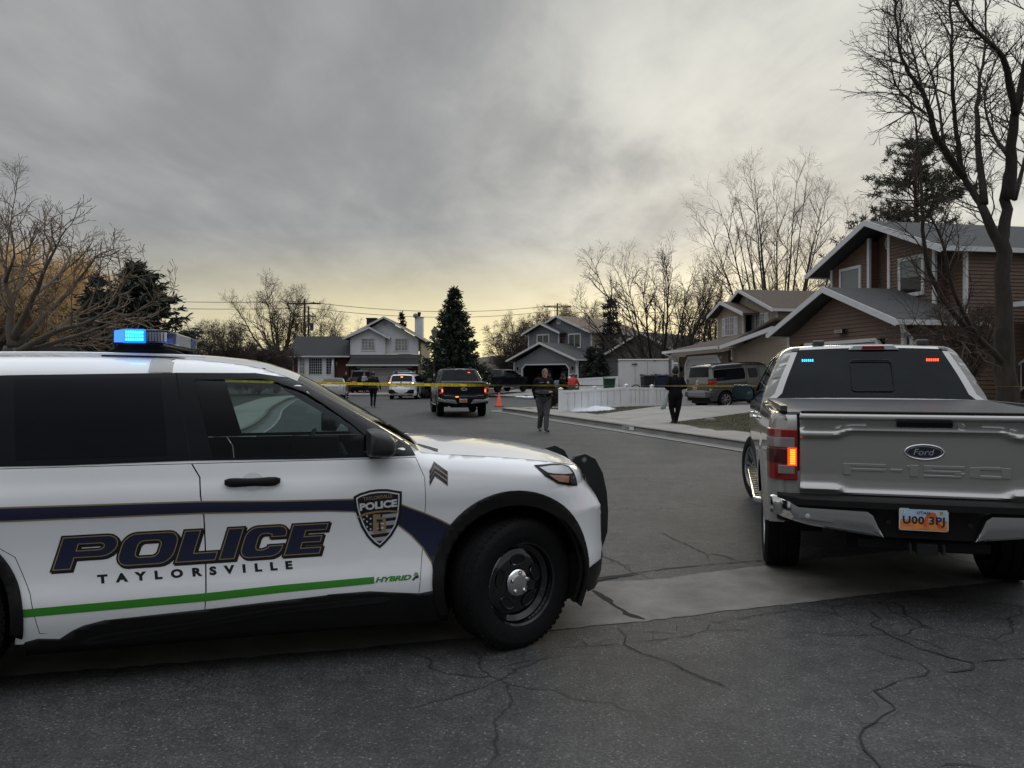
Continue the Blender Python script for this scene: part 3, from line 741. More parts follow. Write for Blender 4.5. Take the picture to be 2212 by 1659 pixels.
        for i in range(3):       # lit LED rows behind the blue lens face the flank
            for j in range(8):
                x = -.055+.0115*j; z = Lz0+.012+i*.020
                mm.box(x, x+.007, s_*.668-.003, s_*.668+.003, z, z+.012)
        mm.build('led', BLUE_HOT, lb)
        mm = MB()
        for i in range(7): mm.box(.045+.015*i, .054+.015*i, *sorted((s_*.60, s_*.64)), Lz0+.010, Lz1-.014)
        mm.build('reflector', mat('reflector_grey', (.75, .75, .76), .25, .6), lb)
    mm = MB(); mm.prism([(-.15, -.30, Lz0), (.15, -.30, Lz0), (.15, .30, Lz0), (-.15, .30, Lz0)], (0, 0, Lz1-Lz0)); mm.build('centre_lens', mat('lens_grey', (.30, .31, .33), .12, coat=.6), lb, bevel=.006)
    # strap over the gutter
    ta = [Z1(1115, 303), Z1(1258, 303), Z1(1268, 396), Z1(1127, 396)]
    SUV.panel('antenna_strap', [[[(-2.02, 1.705), (-1.90, 1.705), (-1.90, 1.628), (-2.02, 1.628)]]], mat('strap_beige', (.42, .40, .38), .5), root, off=.003, sides=(-1,))
    # roof side mouldings
    m = MB()
    for s_ in (-1, 1):
        pts = [(x, s_*.60, SUVtopz(x)+.022) for x in np.linspace(-3.5, -1.75, 20)]
        m.tube(pts, .008, 6)
    m.build('roof_moulding', WHITE, root, smooth=True)
    # cabin
    m = MB(); m.box(-.95, -.60, -.80, .80, .80, 1.10); m.box(-1.12, -.85, -.78, .78, .72, 1.04)
    m.prism([(-.95, -.80, 1.10), (-.60, -.80, 1.10), (-.52, -.80, 1.02)], (0, 1.6, 0))
    m.box(-2.42, -2.37, -.74, .74, .7, 1.60)
    m.build('dashboard', DARKIN, root, bevel=.02)
    m = MB(); c = Vector((-1.22, .38, 1.06)); ax = Vector((-.88, 0, .48)).normalized(); u = Vector((0, 1, 0)); v = ax.cross(u)
    m.tube([c+(u*math.cos(a)+v*math.sin(a))*.185 for a in np.linspace(0, 2*math.pi, 33)[:-1]], .014, 8, closed=True)
    m.tube([c-u*.18, c+u*.18], .012, 6); m.tube([c, c-v*.18], .012, 6); m.tube([c, c-ax*.3], .02, 6)
    m.build('steering_wheel', DARKIN, root, smooth=True)
    for y in (-.40, .40):
        m = MB(); m.box(-1.95, -1.45, y-.25, y+.25, .55, .78); m.M = Matrix.Translation((-1.98, y, .70)) @ Matrix.Rotation(R(-16), 4, 'Y')
        m.box(-.09, .05, -.25, .25, 0, .58); m.box(-.06, .03, -.12, .12, .60, .80); m.M = None
        m.build('seat', mat('seat_cloth', (.013, .014, .015), .85, noise=.2, nscale=40), root, bevel=.03)
    m = MB(); m.M = Matrix.Translation((-1.12, 0, 1.02)) @ Matrix.Rotation(R(70), 4, 'Z') @ Matrix.Rotation(R(-15), 4, 'Y')
    m.box(-.012, .012, -.16, .16, 0, .20); m.box(-.25, 0, -.16, .16, -.02, 0); m.M = None
    m.tube([(-1.1, 0, .7), (-1.12, 0, 1.02)], .02, 8); m.build('laptop', mat('laptop_grey', (.03, .032, .034), .4), root, bevel=.006)
    m = MB(); m.lathe([(.001, -.06), (.075, -.06), (.08, .05), (.02, .09), (.001, .09)], 'x', c=(-1.02, .82, 1.26), n=20); m.build('spotlight', mat('spot_black', (.01, .01, .01), .3), root, auto=40)
    m = MB()   # partition frame with mesh behind the front seats
    fr = [(-2.30, y, z) for y, z in ((-.66, 1.55), (.66, 1.55), (.74, 1.1), (-.74, 1.1))]
    m.tube(fr, .014, 6, closed=True)
    m.build('partition', DARKIN, root)
    m = MB()
    for s_ in (-1, 1):   # front pillars and roof lining
        a = Vector((-1.30, s_*.70, 1.56)); b = Vector((-.66, s_*.86, 1.17)); m.tube([a, b], .035, 8)
    m.box(-3.4, -1.42, -.66, .66, 1.63, 1.655)
    m.build('pillar_trim', mat('pillar_grey', (.05, .055, .06), .7), root)
    m = MB(); m.box(-1.40, -1.36, -.12, .12, 1.50, 1.57); m.build('rear_view_mirror', DARKIN, root, bevel=.01)
    # wiper cowl: black wedge between windscreen and bonnet
    m = MB()
    for s_ in (-1, 1):
        p = [(-.70, .885, 1.150), (-.60, .90, 1.148), (-.50, .865, 1.150), (-.44, .80, 1.156), (-.42, .70, 1.168), (-.52, .55, 1.19), (-.60, .72, 1.17)]
        m.add([(a, s_*b, c) for a, b, c in p], [tuple(range(len(p)))])
    m.build('cowl', GBLK, root)
    return root
def SUVtopz(x):
    return float(np.interp(x, SUV.top[25:100, 0], SUV.top[25:100, 1]))
hero_suv = police_suv()
# ================================================================= crew-cab pickup (silver near, black further down the street)
SILVER = mat('silver_paint', (.32, .312, .30), .28, .5, coat=1., coatr=.03, back=(.02, .02, .02))
NEARBLACK = mat('black_paint', (.004, .004, .008), .22, spec=.3, coat=.25, back=(.01, .01, .01))
PRIV = glass('privacy_glass', (.07, .08, .09), .03)
cab_top = curve_pts([(.56, .50), (.56, .90), (.57, 1.30), (.62, 1.40), (.74, 1.62), (.86, 1.80), (.92, 1.865), (1.05, 1.890), (1.6, 1.905), (2.2, 1.895), (2.5, 1.845), (2.75, 1.72), (3.05, 1.53), (3.28, 1.395), (3.38, 1.35), (3.6, 1.325), (4.0, 1.29), (4.35, 1.23), (4.52, 1.15), (4.60, 1.0), (4.64, .8), (4.62, .6), (4.55, .45)], 4)
_WT = interp([.3, .45, .60, .85, 1.05, 1.20, 1.32, 1.40, 1.60, 1.80, 1.92], [.93, .965, .98, .985, .985, .98, .965, .945, .87, .78, .73])
def cab_w(x, z):
    a = np.clip((x-3.7)/1.05, 0, .999); return _WT(z)*(1-a**3)**(1/3)
CAB = Shell(cab_top, cab_w, crown=.022, rndf=lambda x, z: np.where(z > 1.42, .10, .06))
bed_top = [(-1.24, .60), (-1.235, .9), (-1.23, 1.20), (-1.225, 1.30), (-1.20, 1.335), (-1.0, 1.352), (0, 1.372), (.53, 1.385), (.545, 1.3), (.545, .9), (.545, .55)]
_WB = interp([.4, .55, .70, .90, 1.05, 1.18, 1.26, 1.40], [.95, .975, .985, .99, .99, .985, .975, .945])
def bed_w(x, z):
    a = np.clip((-1.02-x)/.235, 0, .98); ar = np.exp(-((np.hypot(x, (z-.42))-.53)/.10)**2)*.018
    return _WB(z)*(1-.11*a**2.2)+ar
BED = Shell(bed_top, bed_w, rnd=.035, crown=.004)
def plate_obj(parent, c, w, h, txt, st=True, name='licence_plate', rot=None):
    """rear plate facing -x, centred at c, in the parent's frame: pale blue sky over orange rock"""
    e = bpy.data.objects.new(name, None); COL.objects.link(e); e.parent = parent; e.location = c; e.empty_display_size = .05
    x0, x1, z0, z1 = -w/2, w/2, -h/2, h/2
    m = MB(); m.prism([(0, y, z) for y, z in rrect(x0, x1, z0, z1, .012, 3)], (.006, 0, 0)); m.build('plate_rim', mat('plate_white', (.55, .56, .56), .4), e)
    sky = mat('plate_blue', (.36, .50, .62), .4, noise=.1, nscale=9); org = mat('plate_orange', (.62, .22, .06), .4, noise=.3, nscale=14, stretch=(1, 1, 3)); rock = mat('plate_rock', (.55, .10, .03), .4, noise=.25, nscale=20)
    def flat(nm, pts, mt, d, par=e):
        m = MB(); m.add([(-d, -y, z) for y, z in pts], [tuple(range(len(pts)))]); return m.build(nm, mt, par)
    flat('plate_sky', [(x0+.006, 0), (x1-.006, 0), (x1-.006, z1-.005), (x0+.006, z1-.005)], sky, .001)
    flat('plate_ground', [(x0+.006, z0+.005), (x1-.006, z0+.005), (x1-.006, -.002), (0.02, .004), (x0+.006, .0)], org, .0012)
    s_ = w/.305
    ar = [(-.005, -.045), (.003, -.015), (.010, .022), (.025, .045), (.05, .055), (.075, .048), (.085, .02), (.098, -.02), (.118, -.05), (.09, -.055), (.078, -.02), (.062, .015), (.045, .025), (.030, .012), (.022, -.02), (.018, -.05)]
    flat('plate_arch', [(a*s_, b*s_) for a, b in ar], rock, .0018)
    if txt:
        for s, bx, mt in ((txt, (-.130, .130, -.046, .024), 'k'), (('UTAH', (-.042, .038, .038, .058), 'k') if st else (None, None, None))):
            if not s: continue
            vs, fs = text_loops(s, 1.08, .02 if s == 'UTAH' else .03); X = [v[0] for v in vs]; Y = [v[1] for v in vs]
            a, b, c_, d = [q*s_ for q in bx]
            q = [(-.0026, -(a+(b-a)*(v[0]-min(X))/(max(X)-min(X))), c_+(d-c_)*(v[1]-min(Y))/(max(Y)-min(Y))) for v in vs]
            m = MB(); m.add(q, fs); m.build('plate_number' if s == txt else 'plate_state', mat('plate_ink', (.012, .012, .03), .5), e, cleanup=False)
        for s, x in (('7', -.125), ('22', .108)):
            flat('plate_sticker', [(x*s_-.013, .036), (x*s_+.013, .036), (x*s_+.013, .062), (x*s_-.013, .062)], mat('sticker_white', (.6, .6, .6), .5) if s == '7' else mat('sticker_yellow', (.55, .50, .12), .5), .0022)
            vs, fs = text_loops(s, 1, .02); X = [v[0] for v in vs]; Y = [v[1] for v in vs]; wd = .008 if s == '7' else .018
            q = [(-.003, -(x*s_-wd/2+wd*(v[0]-min(X))/(max(X)-min(X))), .041+.016*(v[1]-min(Y))/(max(Y)-min(Y))) for v in vs]
            m = MB(); m.add(q, fs); m.build('sticker_number', mat('sticker_red', (.45, .02, .06), .5) if s == '7' else mat('plate_ink', (.01, .01, .03)), e, cleanup=False)
    return e
def text3(parent, name, s, mt, org, ux, uz, w, h, off=.0, bold=.01, shear=0., thick=0.):
    """text on a plane: org = lower-left corner, ux/uz unit directions"""
    vs, fs = text_loops(s, 1.0, bold); X = [v[0] for v in vs]; Y = [v[1] for v in vs]
    o = Vector(org); ux = Vector(ux); uz = Vector(uz); n = ux.cross(uz).normalized()
    q = [o+ux*(w*(v[0]-min(X))/(max(X)-min(X))+shear*h*(v[1]-min(Y))/(max(Y)-min(Y)))+uz*(h*(v[1]-min(Y))/(max(Y)-min(Y)))+n*off for v in vs]
    m = MB(); m.add(q, fs); return m.build(name, mt, parent, cleanup=False)
def pickup(label, cat, loc, yaw, paint, hero, mirror_mat=None, plate='', bumper=None, group=None):
    root = thing('pickup_truck', label, cat, loc, yaw, group)
    bumper = bumper or CHROME
    BL = -1
    # ---- cab
    za = .42
    farch = arch_cut(3.70, .44, .49, za, 16)
    outer = [tuple(p) for p in CAB.top]+[(4.5, za)]+farch+[(.56, za)]
    fwin = [(2.02, 1.40), (2.02, 1.80), (2.38, 1.775), (2.62, 1.66), (2.92, 1.47), (2.98, 1.38)]
    rwin = [(1.02, 1.42), (1.10, 1.75), (1.25, 1.80), (1.94, 1.805), (1.94, 1.40)]
    CAB.panel('cab_side', [[outer, fwin, rwin]], paint, root)
    for wdw in (fwin, rwin): CAB.panel('side_window', [[off_loop(wdw, .004)]], PRIV, root, off=-.004)
    for wdw in (fwin, rwin): CAB.panel('window_trim', [[off_loop(wdw, .020), off_loop(wdw, -.002)]], GBLK, root, off=.003)
    tp = CAB.top; ix = lambda c: [i for i, p in enumerate(tp) if c(p)][0]
    a = ix(lambda p: p[1] > 1.39); b_ = ix(lambda p: p[1] > 1.852); c = ix(lambda p: p[0] > 2.52); d = ix(lambda p: p[0] > 3.27); e = ix(lambda p: p[0] > 4.4); n = len(tp)-1
    CAB.strip('cab_back', 0, a, paint, root, off=-.004)
    CAB.strip('rear_pillar', a, b_, paint, root, t0=-1, t1=-.925, n=4); CAB.strip('rear_pillar', a, b_, paint, root, t0=.925, t1=1, n=4)
    CAB.strip('rear_window', a, b_, PRIV, root, t0=-.93, t1=.93, off=-.004)
    CAB.strip('roof', b_, c, paint, root); CAB.strip('windscreen', c, d, glass('truck_screen', (.60, .66, .66), .08), root)
    CAB.strip('bonnet', d, e, paint, root); CAB.strip('grille', e, n, GBLK, root)
    for x, w_ in ((.905, .01),):
        CAB.strip('rear_edge_trim', 0, 0+1, GBLK, root, pts=[(.885, 1.845), (.93, 1.870)], t0=-1, t1=-.90, off=.004, n=3)
        CAB.strip('rear_edge_trim', 0, 0+1, GBLK, root, pts=[(.885, 1.845), (.93, 1.870)], t0=.90, t1=1, off=.004, n=3)
    # sliding pane frame
    m = MB(); zx = lambda z: .62+(z-1.40)*.545
    fr = [(zx(z)-.028, y, z) for y, z in rrect(-.18, .17, 1.47, 1.755, .03, 4)]
    m.tube(fr, .006, 6, closed=True); m.build('sliding_pane_frame', GBLK, root)
    # ---- cabin
    m = MB(); m.box(.62, 3.2, -.86, .86, .45, .80); m.box(.62, .66, -.9, .9, .5, 1.36); m.box(2.95, 3.30, -.86, .86, .8, 1.22); m.box(.60, 2.5, -.95, -.90, .5, 1.36); m.box(.60, 3.2, .90, .95, .5, 1.36)
    m.build('cabin_trim', DARKIN, root)
    SEAT = mat('seat_cloth', (.013, .014, .015), .85)
    for y in (-.38, .38):
        for x, z in ((1.05, .80), (2.00, .80)):
            m = MB(); m.box(x, x+.14, y-.27, y+.27, .80, 1.36); m.box(x+.02, x+.10, y-.13, y+.13, 1.38, 1.56); m.box(x, x+.55, y-.27, y+.27, .78, .92); m.build('seat', SEAT, root, bevel=.03)
    m = MB(); cc = Vector((2.62, .38, 1.20)); u = Vector((0, 1, 0)); v = Vector((.35, 0, .93))
    m.tube([cc+(u*math.cos(q)+v*math.sin(q))*.19 for q in np.linspace(0, 2*math.pi, 25)[:-1]], .014, 6, closed=True); m.build('steering_wheel', DARKIN, root)
    m = MB(); m.box(2.36, 2.39, -.12, .12, 1.66, 1.73); m.build('rear_view_mirror', DARKIN, root)
    # ---- bed
    rarch = arch_cut(0, .42, .475, .46, 20)
    outer = [tuple(p) for p in bed_top]+[(.545, .46)]+rarch+[(-1.23, .58)]
    BED.panel('bed_side', [[outer]], paint, root, gx=.05, gy=.03)
    COVER = mat('bed_cover_black', (.045, .046, .05), .42, noise=.15, nscale=3)
    pts = bed_top[4:8]
    BED.strip('bed_rail', 0, 1, paint, root, pts=pts, t0=-1, t1=-.90, n=2); BED.strip('bed_rail', 0, 1, paint, root, pts=pts, t0=.90, t1=1, n=2)
    m = MB()
    x = -1.20
    while x < .50:
        z = lambda q: np.interp(q, [-1.2, 0, .53], [1.345, 1.378, 1.392]); x2 = min(x+.10, .52)
        m.add([(x, -.86, z(x)-.01), (x+.008, -.86, z(x)+.012), (x2-.008, -.86, z(x2)+.012), (x2, -.86, z(x2)-.01), (x, .86, z(x)-.01), (x+.008, .86, z(x)+.012), (x2-.008, .86, z(x2)+.012), (x2, .86, z(x2)-.01)],
              [(0, 1, 5, 4), (1, 2, 6, 5), (2, 3, 7, 6)]); x = x2
    m.box(-1.2, .52, .86, .905, 1.36, 1.40); m.box(-1.2, .52, -.905, -.86, 1.36, 1.40)
    m.build('bed_cover', COVER, root)
    m = MB(); m.box(-1.1, .54, -.90, .90, .55, 1.28); m.box(-1.0, 4.3, -.45, .45, .38, .60); m.build('underbody', mat('underbody_black', (.006, .006, .007), .9), root)
    # wheel liners
    for xc, rr in ((0, .50), (3.70, .51)):
        for s_ in (-1, 1):
            m = MB(); p = arcpts(xc, .43, rr, -5, 185, 16); k = len(p)
            m.add([(q[0], s_*.94, q[1]) for q in p]+[(q[0], s_*.55, q[1]) for q in p], [(i, i+1, k+i+1, k+i) for i in range(k-1)]); m.add([(q[0], s_*.58, q[1]) for q in p], [tuple(range(k))])
            m.build('wheel_liner', mat('liner_black', (.004, .004, .004), .95), root, cleanup=False)
    # ---- tailgate relief
    prof = [(1.352, .00), (1.345, .030), (1.335, .038), (1.322, .038), (1.312, .022), (1.303, -.002), (1.250, -.006), (1.238, .004), (1.225, .026), (1.205, .034), (1.192, .030), (1.180, .012), (1.165, .006), (1.05, .004), (.930, .000), (.880, .004), (.862, .010), (.850, .026), (.830, .034), (.812, .020), (.800, .004), (.785, .0)]
    ys = np.linspace(-.78, .78, 79); V = []; 
    zs = np.concatenate([np.linspace(prof[i+1][0], prof[i][0], max(2, int((prof[i][0]-prof[i+1][0])/.010)))[:-1] for i in range(len(prof)-2, -1, -1)]+[[1.352]])
    pz = np.array([q[0] for q in prof][::-1]); pd = np.array([q[1] for q in prof][::-1])
    for z in zs:
        for y in ys:
            up = 1/(1+math.exp((abs(y)-.50)/.018)); up2 = up     # the two creases step in the middle of the gate
            zz = z-(.045*up if z > 1.13 else -.0+(-.036)*(1-0)*up*0)
            if z > 1.13: q = np.interp(z-.040*(up)*np.clip((1.30-z)/.06, 0, 1)*np.clip((z-1.13)/.05, 0, 1), pz, pd)
            else: q = np.interp(z+.038*up*np.clip((.96-z)/.05, 0, 1)*np.clip((z-.79)/.02, 0, 1), pz, pd)
            ed = .012*max(0, (abs(y)-.765)/.015)
            V.append((-1.248-q+ed, y, z))
    ny = len(ys); Fc = [(i*ny+j, i*ny+j+1, (i+1)*ny+j+1, (i+1)*ny+j) for i in range(len(zs)-1) for j in range(ny-1)]
    Fc = [f[::-1] for f in Fc]
    me = bpy.data.meshes.new('tailgate'); me.from_pydata(V, [], Fc); tg = link('tailgate', me, paint, root); me.polygons.foreach_set('use_smooth', [True]*len(me.polygons)); me.set_sharp_from_angle(angle=R(40))
    m = MB(); m.box(-1.26, -1.18, -.77, .77, 1.350, 1.368); m.build('tailgate_cap', BLK, tg, bevel=.006)
    m = MB(); m.box(-1.262, -1.24, -.175, .165, 1.268, 1.302); m.box(-1.258, -1.24, -.20, .19, 1.232, 1.262); m.build('tailgate_handle', GBLK, tg, bevel=.004)
    m = MB(); m.lathe([(.001, -1.268), (.018, -1.268), (.021, -1.262), (.024, -1.262), (.024, -1.24)], 'x', c=(0, -.135-.09, 1.272), n=18); m.build('lock', CHROME, tg, smooth=False)
    m = MB()
    ell = lambda ry, rz, k=36: [(-1.2515, -.004+ry*math.cos(2*math.pi*i/k), 1.098+rz*math.sin(2*math.pi*i/k)) for i in range(k)]
    m.tube(ell(.118, .049), .007, 8, closed=True); em = m.build('oval_badge', CHROME, tg, smooth=True)
    m = MB(); m.prism(ell(.116, .047), (-.004, 0, 0)); m.build('badge_field', mat('badge_navy', (.008, .014, .035), .25, coat=.6), em)
    m = MB(); m.tube([(-1.2565, p[1], p[2]) for p in ell(.104, .038)], .0016, 4, closed=True); m.build('badge_line', mat('badge_silver', (.5, .5, .5), .3, .7), em)
    text3(em, 'badge_script', 'Ford', mat('badge_silver', (.5, .5, .5), .3, .7), (-1.2575, .064, 1.078), (0, -1, 0), (0, 0, 1), .118, .042, .0, .004, .25)
    if hero:
        # raised model lettering, stamped from the same sheet
        def em_letter(polys):
            gs = []
            m = MB()
            for pl in polys: m.prism([(-1.2515, -y, z) for y, z in pl], (-.0045, 0, 0))
            return m
        z0, z1 = .932, 1.010; m = MB()
        def bar(a, b_, c_, d_): 
            nonlocal m
            sh = .0; m.prism([(-1.2500, -a, c_), (-1.2500, -b_, c_), (-1.2500, -b_, d_), (-1.2500, -a, d_)], (-.0055, 0, 0))
        t = .021
        def F_(x, w_): bar(x, x+.05, z0, z1); bar(x+.05, x+w_, z1-t, z1); bar(x+.05, x+w_-.0, z0+.028, z0+.028+t*.9)
        F_(-.50, .27)
        bar(-.205, -.13, z0+.030, z0+.048)
        bar(-.105, -.085, z1-t, z1-.004); bar(-.085, -.03, z0, z1)
        bar(0, .245, z1-t, z1); bar(0, .055, z0+.046, z1-t); bar(0, .225, z0+.030, z0+.046); bar(.185, .245, z0+t*.7, z0+.034); bar(0, .23, z0, z0+t*.7)
        bar(.275, .335, z0+.004, z1-.004); bar(.335, .46, z1-t, z1); bar(.335, .46, z0, z0+t); bar(.46, .515, z0+.004, z1-.004)
        m.build('tailgate_lettering', paint, tg, bevel=.0022, seg=1)
    for a_, b2 in ((-1, -.80), (.80, 1)): BED.strip('bed_corner', 0, 4, paint, root, t0=a_, t1=b2, n=5)
    # ---- tail lamps
    for s_ in (-1, 1):
        lam = bpy.data.objects.new('tail_lamp', None); COL.objects.link(lam); lam.parent = root; lam.location = (0, 0, 0)
        def lp(name, y0, y1, z0, z1, mt, d, bev=.004, x1=-1.12):
            # plan outline follows the corner
            pl = [(x1, y0), (x1, min(y1, .985)+d)]
            if y1 > .93: pl = [(x1, y0), (-1.10, .992+d), (-1.16, .978+d), (-1.215, .945+d), (-1.244-d, .905), (-1.256-d, .86), (-1.260-d, y0)]
            else: pl = [(x1, y0), (x1, y1), (-1.256-d-.004*(1-(y1-.80)/.1), y1), (-1.260-d, y0)]
            m = MB(); m.prism([(q[0], s_*q[1], z0) for q in pl], (0, 0, z1-z0)); return m.build(name, mt, lam, bevel=bev)
        lp('lens', .795, .95, .878, 1.238, REDL, .0, .008)
        LC = mat('smoked_clear_lens', (.20, .17, .17), .15, coat=.6); lp('upper_clear', .815, .94, 1.108, 1.178, LC, .004)
        lp('dark_band', .80, .945, .995, 1.10, mat('dark_red_lens', (.05, .002, .002), .12, coat=.6), .003)
        lp('lower_clear', .815, .925, .924, .985, LC, .004)
        m = MB()
        for i in range(7):
            z = .992+i*.0155; m.box(-1.272, -1.262, *sorted((s_*.812, s_*.846)), z+.001, z+.0125)
        m.build('lit_indicator', mat('amber_led', (.9, .3, .02), .3, emit=(1, .20, .015), es=2.6), lam)
        m = MB(); m.box(-1.266, -1.262, *sorted((s_*.802, s_*.862)), .982, 1.108); m.build('lamp_glow', mat('red_glow', (.6, .03, .01), .3, emit=(1, .045, .008), es=1.1), lam)
    # dark gaps beside the gate
    m = MB()
    for s_ in (-1, 1): m.box(-1.235, -1.20, *sorted((s_*.781, s_*.797)), .78, 1.345)
    m.box(-1.225, -1.15, -.80, .80, .74, .80)
    m.build('gate_gap', mat('gap_black', (.001, .001, .001), .9), root)
    # ---- bumper
    bm_ = bpy.data.objects.new('rear_bumper', None); COL.objects.link(bm_); bm_.parent = root
    m = MB()
    def bp_(y): return -1.40+.04*(abs(y)/.9)**2+.11*max(0, (abs(y)-.82)/.12)**2
    V = []; Fc = []
    for s_ in (-1, 1):
        yy = list(np.linspace(.27, .955, 22)); cols = []
        m = MB(); V = []; Fc = []
        for y in yy:
            zt = np.interp(y, [.27, .345, .80, .86, .93], [.715, .715, .722, .755, .768]); zb = np.interp(y, [.27, .30, .72, .93], [.535, .535, .585, .635])
            if y < .345: zt = np.interp(y, [.27, .345], [.54, .715])
            zt = max(zt, zb+.004)
            col = [(bp_(y)+.02, zt+.000), (bp_(y)+.002, zt-.012), (bp_(y), zb+(zt-zb)*.55), (bp_(y)+.004, zb+(zt-zb)*.35), (bp_(y)+.022, zb+(zt-zb)*.22), (bp_(y)+.026, zb+(zt-zb)*.1), (bp_(y)+.045, zb)]
            V += [(q[0], s_*y, q[1]) for q in col]
        for x2 in (-1.2, -1.1, -.98):
            V += [(x2, s_*(.972+.0), z) for z in (.765, .755, .71, .69, .67, .66, .645)]
        nr = 7; nn = len(V)//nr
        Fc = [(i*nr+j, i*nr+j+1, (i+1)*nr+j+1, (i+1)*nr+j) for i in range(nn-1) for j in range(nr-1)]
        m.add(V, Fc); ob = m.build('bumper_bar', bumper, bm_, auto=35)
    m = MB(); yy = np.linspace(-.93, .93, 40)
    # black step pad and centre section
    V = []; 
    for y in yy:
        e_ = bp_(y)
        k = abs(y) < .34
        V += [(-1.24, y, .79), (e_+.06, y, .79), (e_+.005, y, .768 if abs(y) < .8 else .78), (e_+.004, y, .726), (e_+(.035 if k else .03), y, .690 if k else .724), (e_+(.05 if k else .07), y, .60), (e_+.05, y, .535 if k else .60), (-1.2, y, .53 if k else .62)]
    nr = 8; m.add(V, [(i*nr+j, i*nr+j+1, (i+1)*nr+j+1, (i+1)*nr+j) for i in range(len(yy)-1) for j in range(nr-1)])
    m.build('step_pad', BLK, bm_, auto=35)
    for y in (-.74, -.24, .24, .74):
        m = MB(); m.lathe([(.001, -.004), (.011, -.004), (.013, 0), (.016, 0), (.016, .02)], 'x', c=(bp_(y)-.001, y*1.0, .655 if abs(y) > .5 else .64), n=14); m.build('parking_sensor', SILV if abs(y) > .5 else BLK, bm_)
    m = MB(); m.box(-1.36, -1.15, -.06, .06, .43, .50); m.box(-1.25, -1.20, -.40, .40, .44, .50); m.tube([(-1.33, .10, .50), (-1.36, .10, .44), (-1.30, .10, .44)], .01, 6); m.tube([(-1.33, -.10, .50), (-1.36, -.10, .44), (-1.30, -.10, .44)], .01, 6)
    m.build('tow_hitch', mat('underbody_black', (.006, .006, .007)), root, bevel=.006)
    plate_obj(root, (-1.395, .032, .668), .292, .145, plate)
    # ---- high brake lamp, roof nubs
    m = MB(); m.prism([(.862, y, z) for y, z in ((-.262, 1.852), (-.215, 1.895), (.125, 1.895), (.172, 1.852))], (.04, 0, .01)); hb = m.build('high_brake_lamp', SILV, root, bevel=.006)
    m = MB(); m.prism([(.855, y, z) for y, z in ((-.14, 1.858), (-.13, 1.890), (.05, 1.890), (.06, 1.858))], (.03, 0, .006)); m.build('brake_lens', REDL, hb, bevel=.003)
    for y in (.415, -.495):
        m = MB(); m.prism([(1.02, y-.05, 1.905), (1.22, y-.05, 1.912), (1.20, y-.05, 1.935), (1.06, y-.05, 1.955), (1.02, y-.05, 1.950)], (0, .10, 0)); m.build('roof_beacon', mat('beacon_grey', (.035, .04, .042), .5), root, bevel=.01)
    # lights inside the rear window
    if hero:
        for y, mt, nm in ((.535, mat('blue_strobe_led', (.1, .4, 1), .3, emit=(.02, .35, 1), es=45), 'blue_strobe'), (-.535, mat('red_led', (.9, .1, .02), .3, emit=(1, .06, .015), es=45), 'red_strobe')):
            m = MB(); m.box(.845, .865, y-.075, y+.075, 1.735, 1.775); hs_ = m.build(nm+'_housing', BLK, root)
            m = MB()
            for i in range(6): m.box(.835, .845, y-.050+i*.018, y-.040+i*.018, 1.746, 1.768)
            m.build(nm, mt, hs_)
    else:
        m = MB(); m.box(.80, .81, -.45, -.36, 1.74, 1.76); m.build('red_strobe', RED_ON, root)
        m = MB(); m.box(-1.415, -1.40, .22, .33, .79, .825); m.build('amber_beacon', mat('amber_led', (.9, .3, .02)), root)
    # ---- steps, mirrors, handles, wheels
    for s_ in (-1, 1):
        m = MB(); pl = [(.50, .93), (.62, 1.035), (2.95, 1.035), (3.10, .93)]; m.prism([(a_, s_*b2, .425) for a_, b2 in pl], (0, 0, .05)); st = m.build('running_board', bumper, root, bevel=.012)
        m = MB()
        for i in range(14): m.box(.66+i*.16, .66+i*.16+.10, *sorted((s_*.945, s_*1.02)), .474, .480)
        m.build('step_tread', BLK, st)
        m = MB(); my0, my1 = s_*.955, s_*1.205
        pr = [(s_*.955, 1.33), (s_*.99, 1.31), (s_*1.18, 1.315), (s_*1.212, 1.36), (s_*1.215, 1.47), (s_*1.19, 1.505), (s_*1.0, 1.50), (s_*.955, 1.44)]
        m.prism([(2.74, a_, b2) for a_, b2 in pr], (.14, 0, 0)); m.box(2.76, 2.86, *sorted((s_*.92, s_*1.0)), 1.33, 1.37)
        mo = m.build('mirror', NEARBLACK if hero else paint, root, bevel=.025, seg=3)
        ce = (s_*1.085, 1.408)
        m = MB(); m.add([(2.737, ce[0]+(a_-ce[0])*.84, ce[1]+(b2-ce[1])*.82) for a_, b2 in pr], [tuple(range(8))]); m.build('mirror_glass', mat('mirror_glass_blue', (.10, .17, .22), .04, 1.), mo)
        for hx in (1.10, 2.10):
            m = MB(); yb = float(CAB.y(hx, 1.20)[0]); m.tube([(hx, s_*yb, 1.20), (hx+.02, s_*(yb+.035), 1.20), (hx+.20, s_*(yb+.035), 1.20), (hx+.22, s_*yb, 1.20)], .014, 8); m.build('door_handle', bumper if hero else paint, root, smooth=True)
        CAB.panel('door_gap', [[[(1.985, 1.38), (1.993, 1.38), (1.993, .47), (1.985, .47)]], [[(3.02, 1.36), (3.03, 1.36), (3.02, .47), (3.01, .47)]], [[(.97, 1.36), (.978, 1.36), (.978, .6), (.97, .6)]]], mat('gap_black', (.001, .001, .001)), root, off=.002, sides=(s_,))
    alloy = mat('alloy_silver', (.42, .43, .44), .25, .9)
    for x in (0, 3.70):
        for s_ in (-1, 1):
            make_wheel(root, 'wheel', (x, s_*(.835 if x == 0 else .85), .408), .408, .275, R(16 if hero else 4) if x else 0, s_, .262, 'alloy', rim=alloy if hero else mat('wheel_dark_alloy', (.03, .03, .03), .3, .5), spokes=6, n=48 if hero else 28)
    return root
silver_truck = pickup('silver grey pickup with UTAH plate U00 3PJ and lit tail lamp, at front right', 'pickup truck', (3.1005, 6.3638, .0), R(74.3), SILVER, True, plate='U00 3PJ')
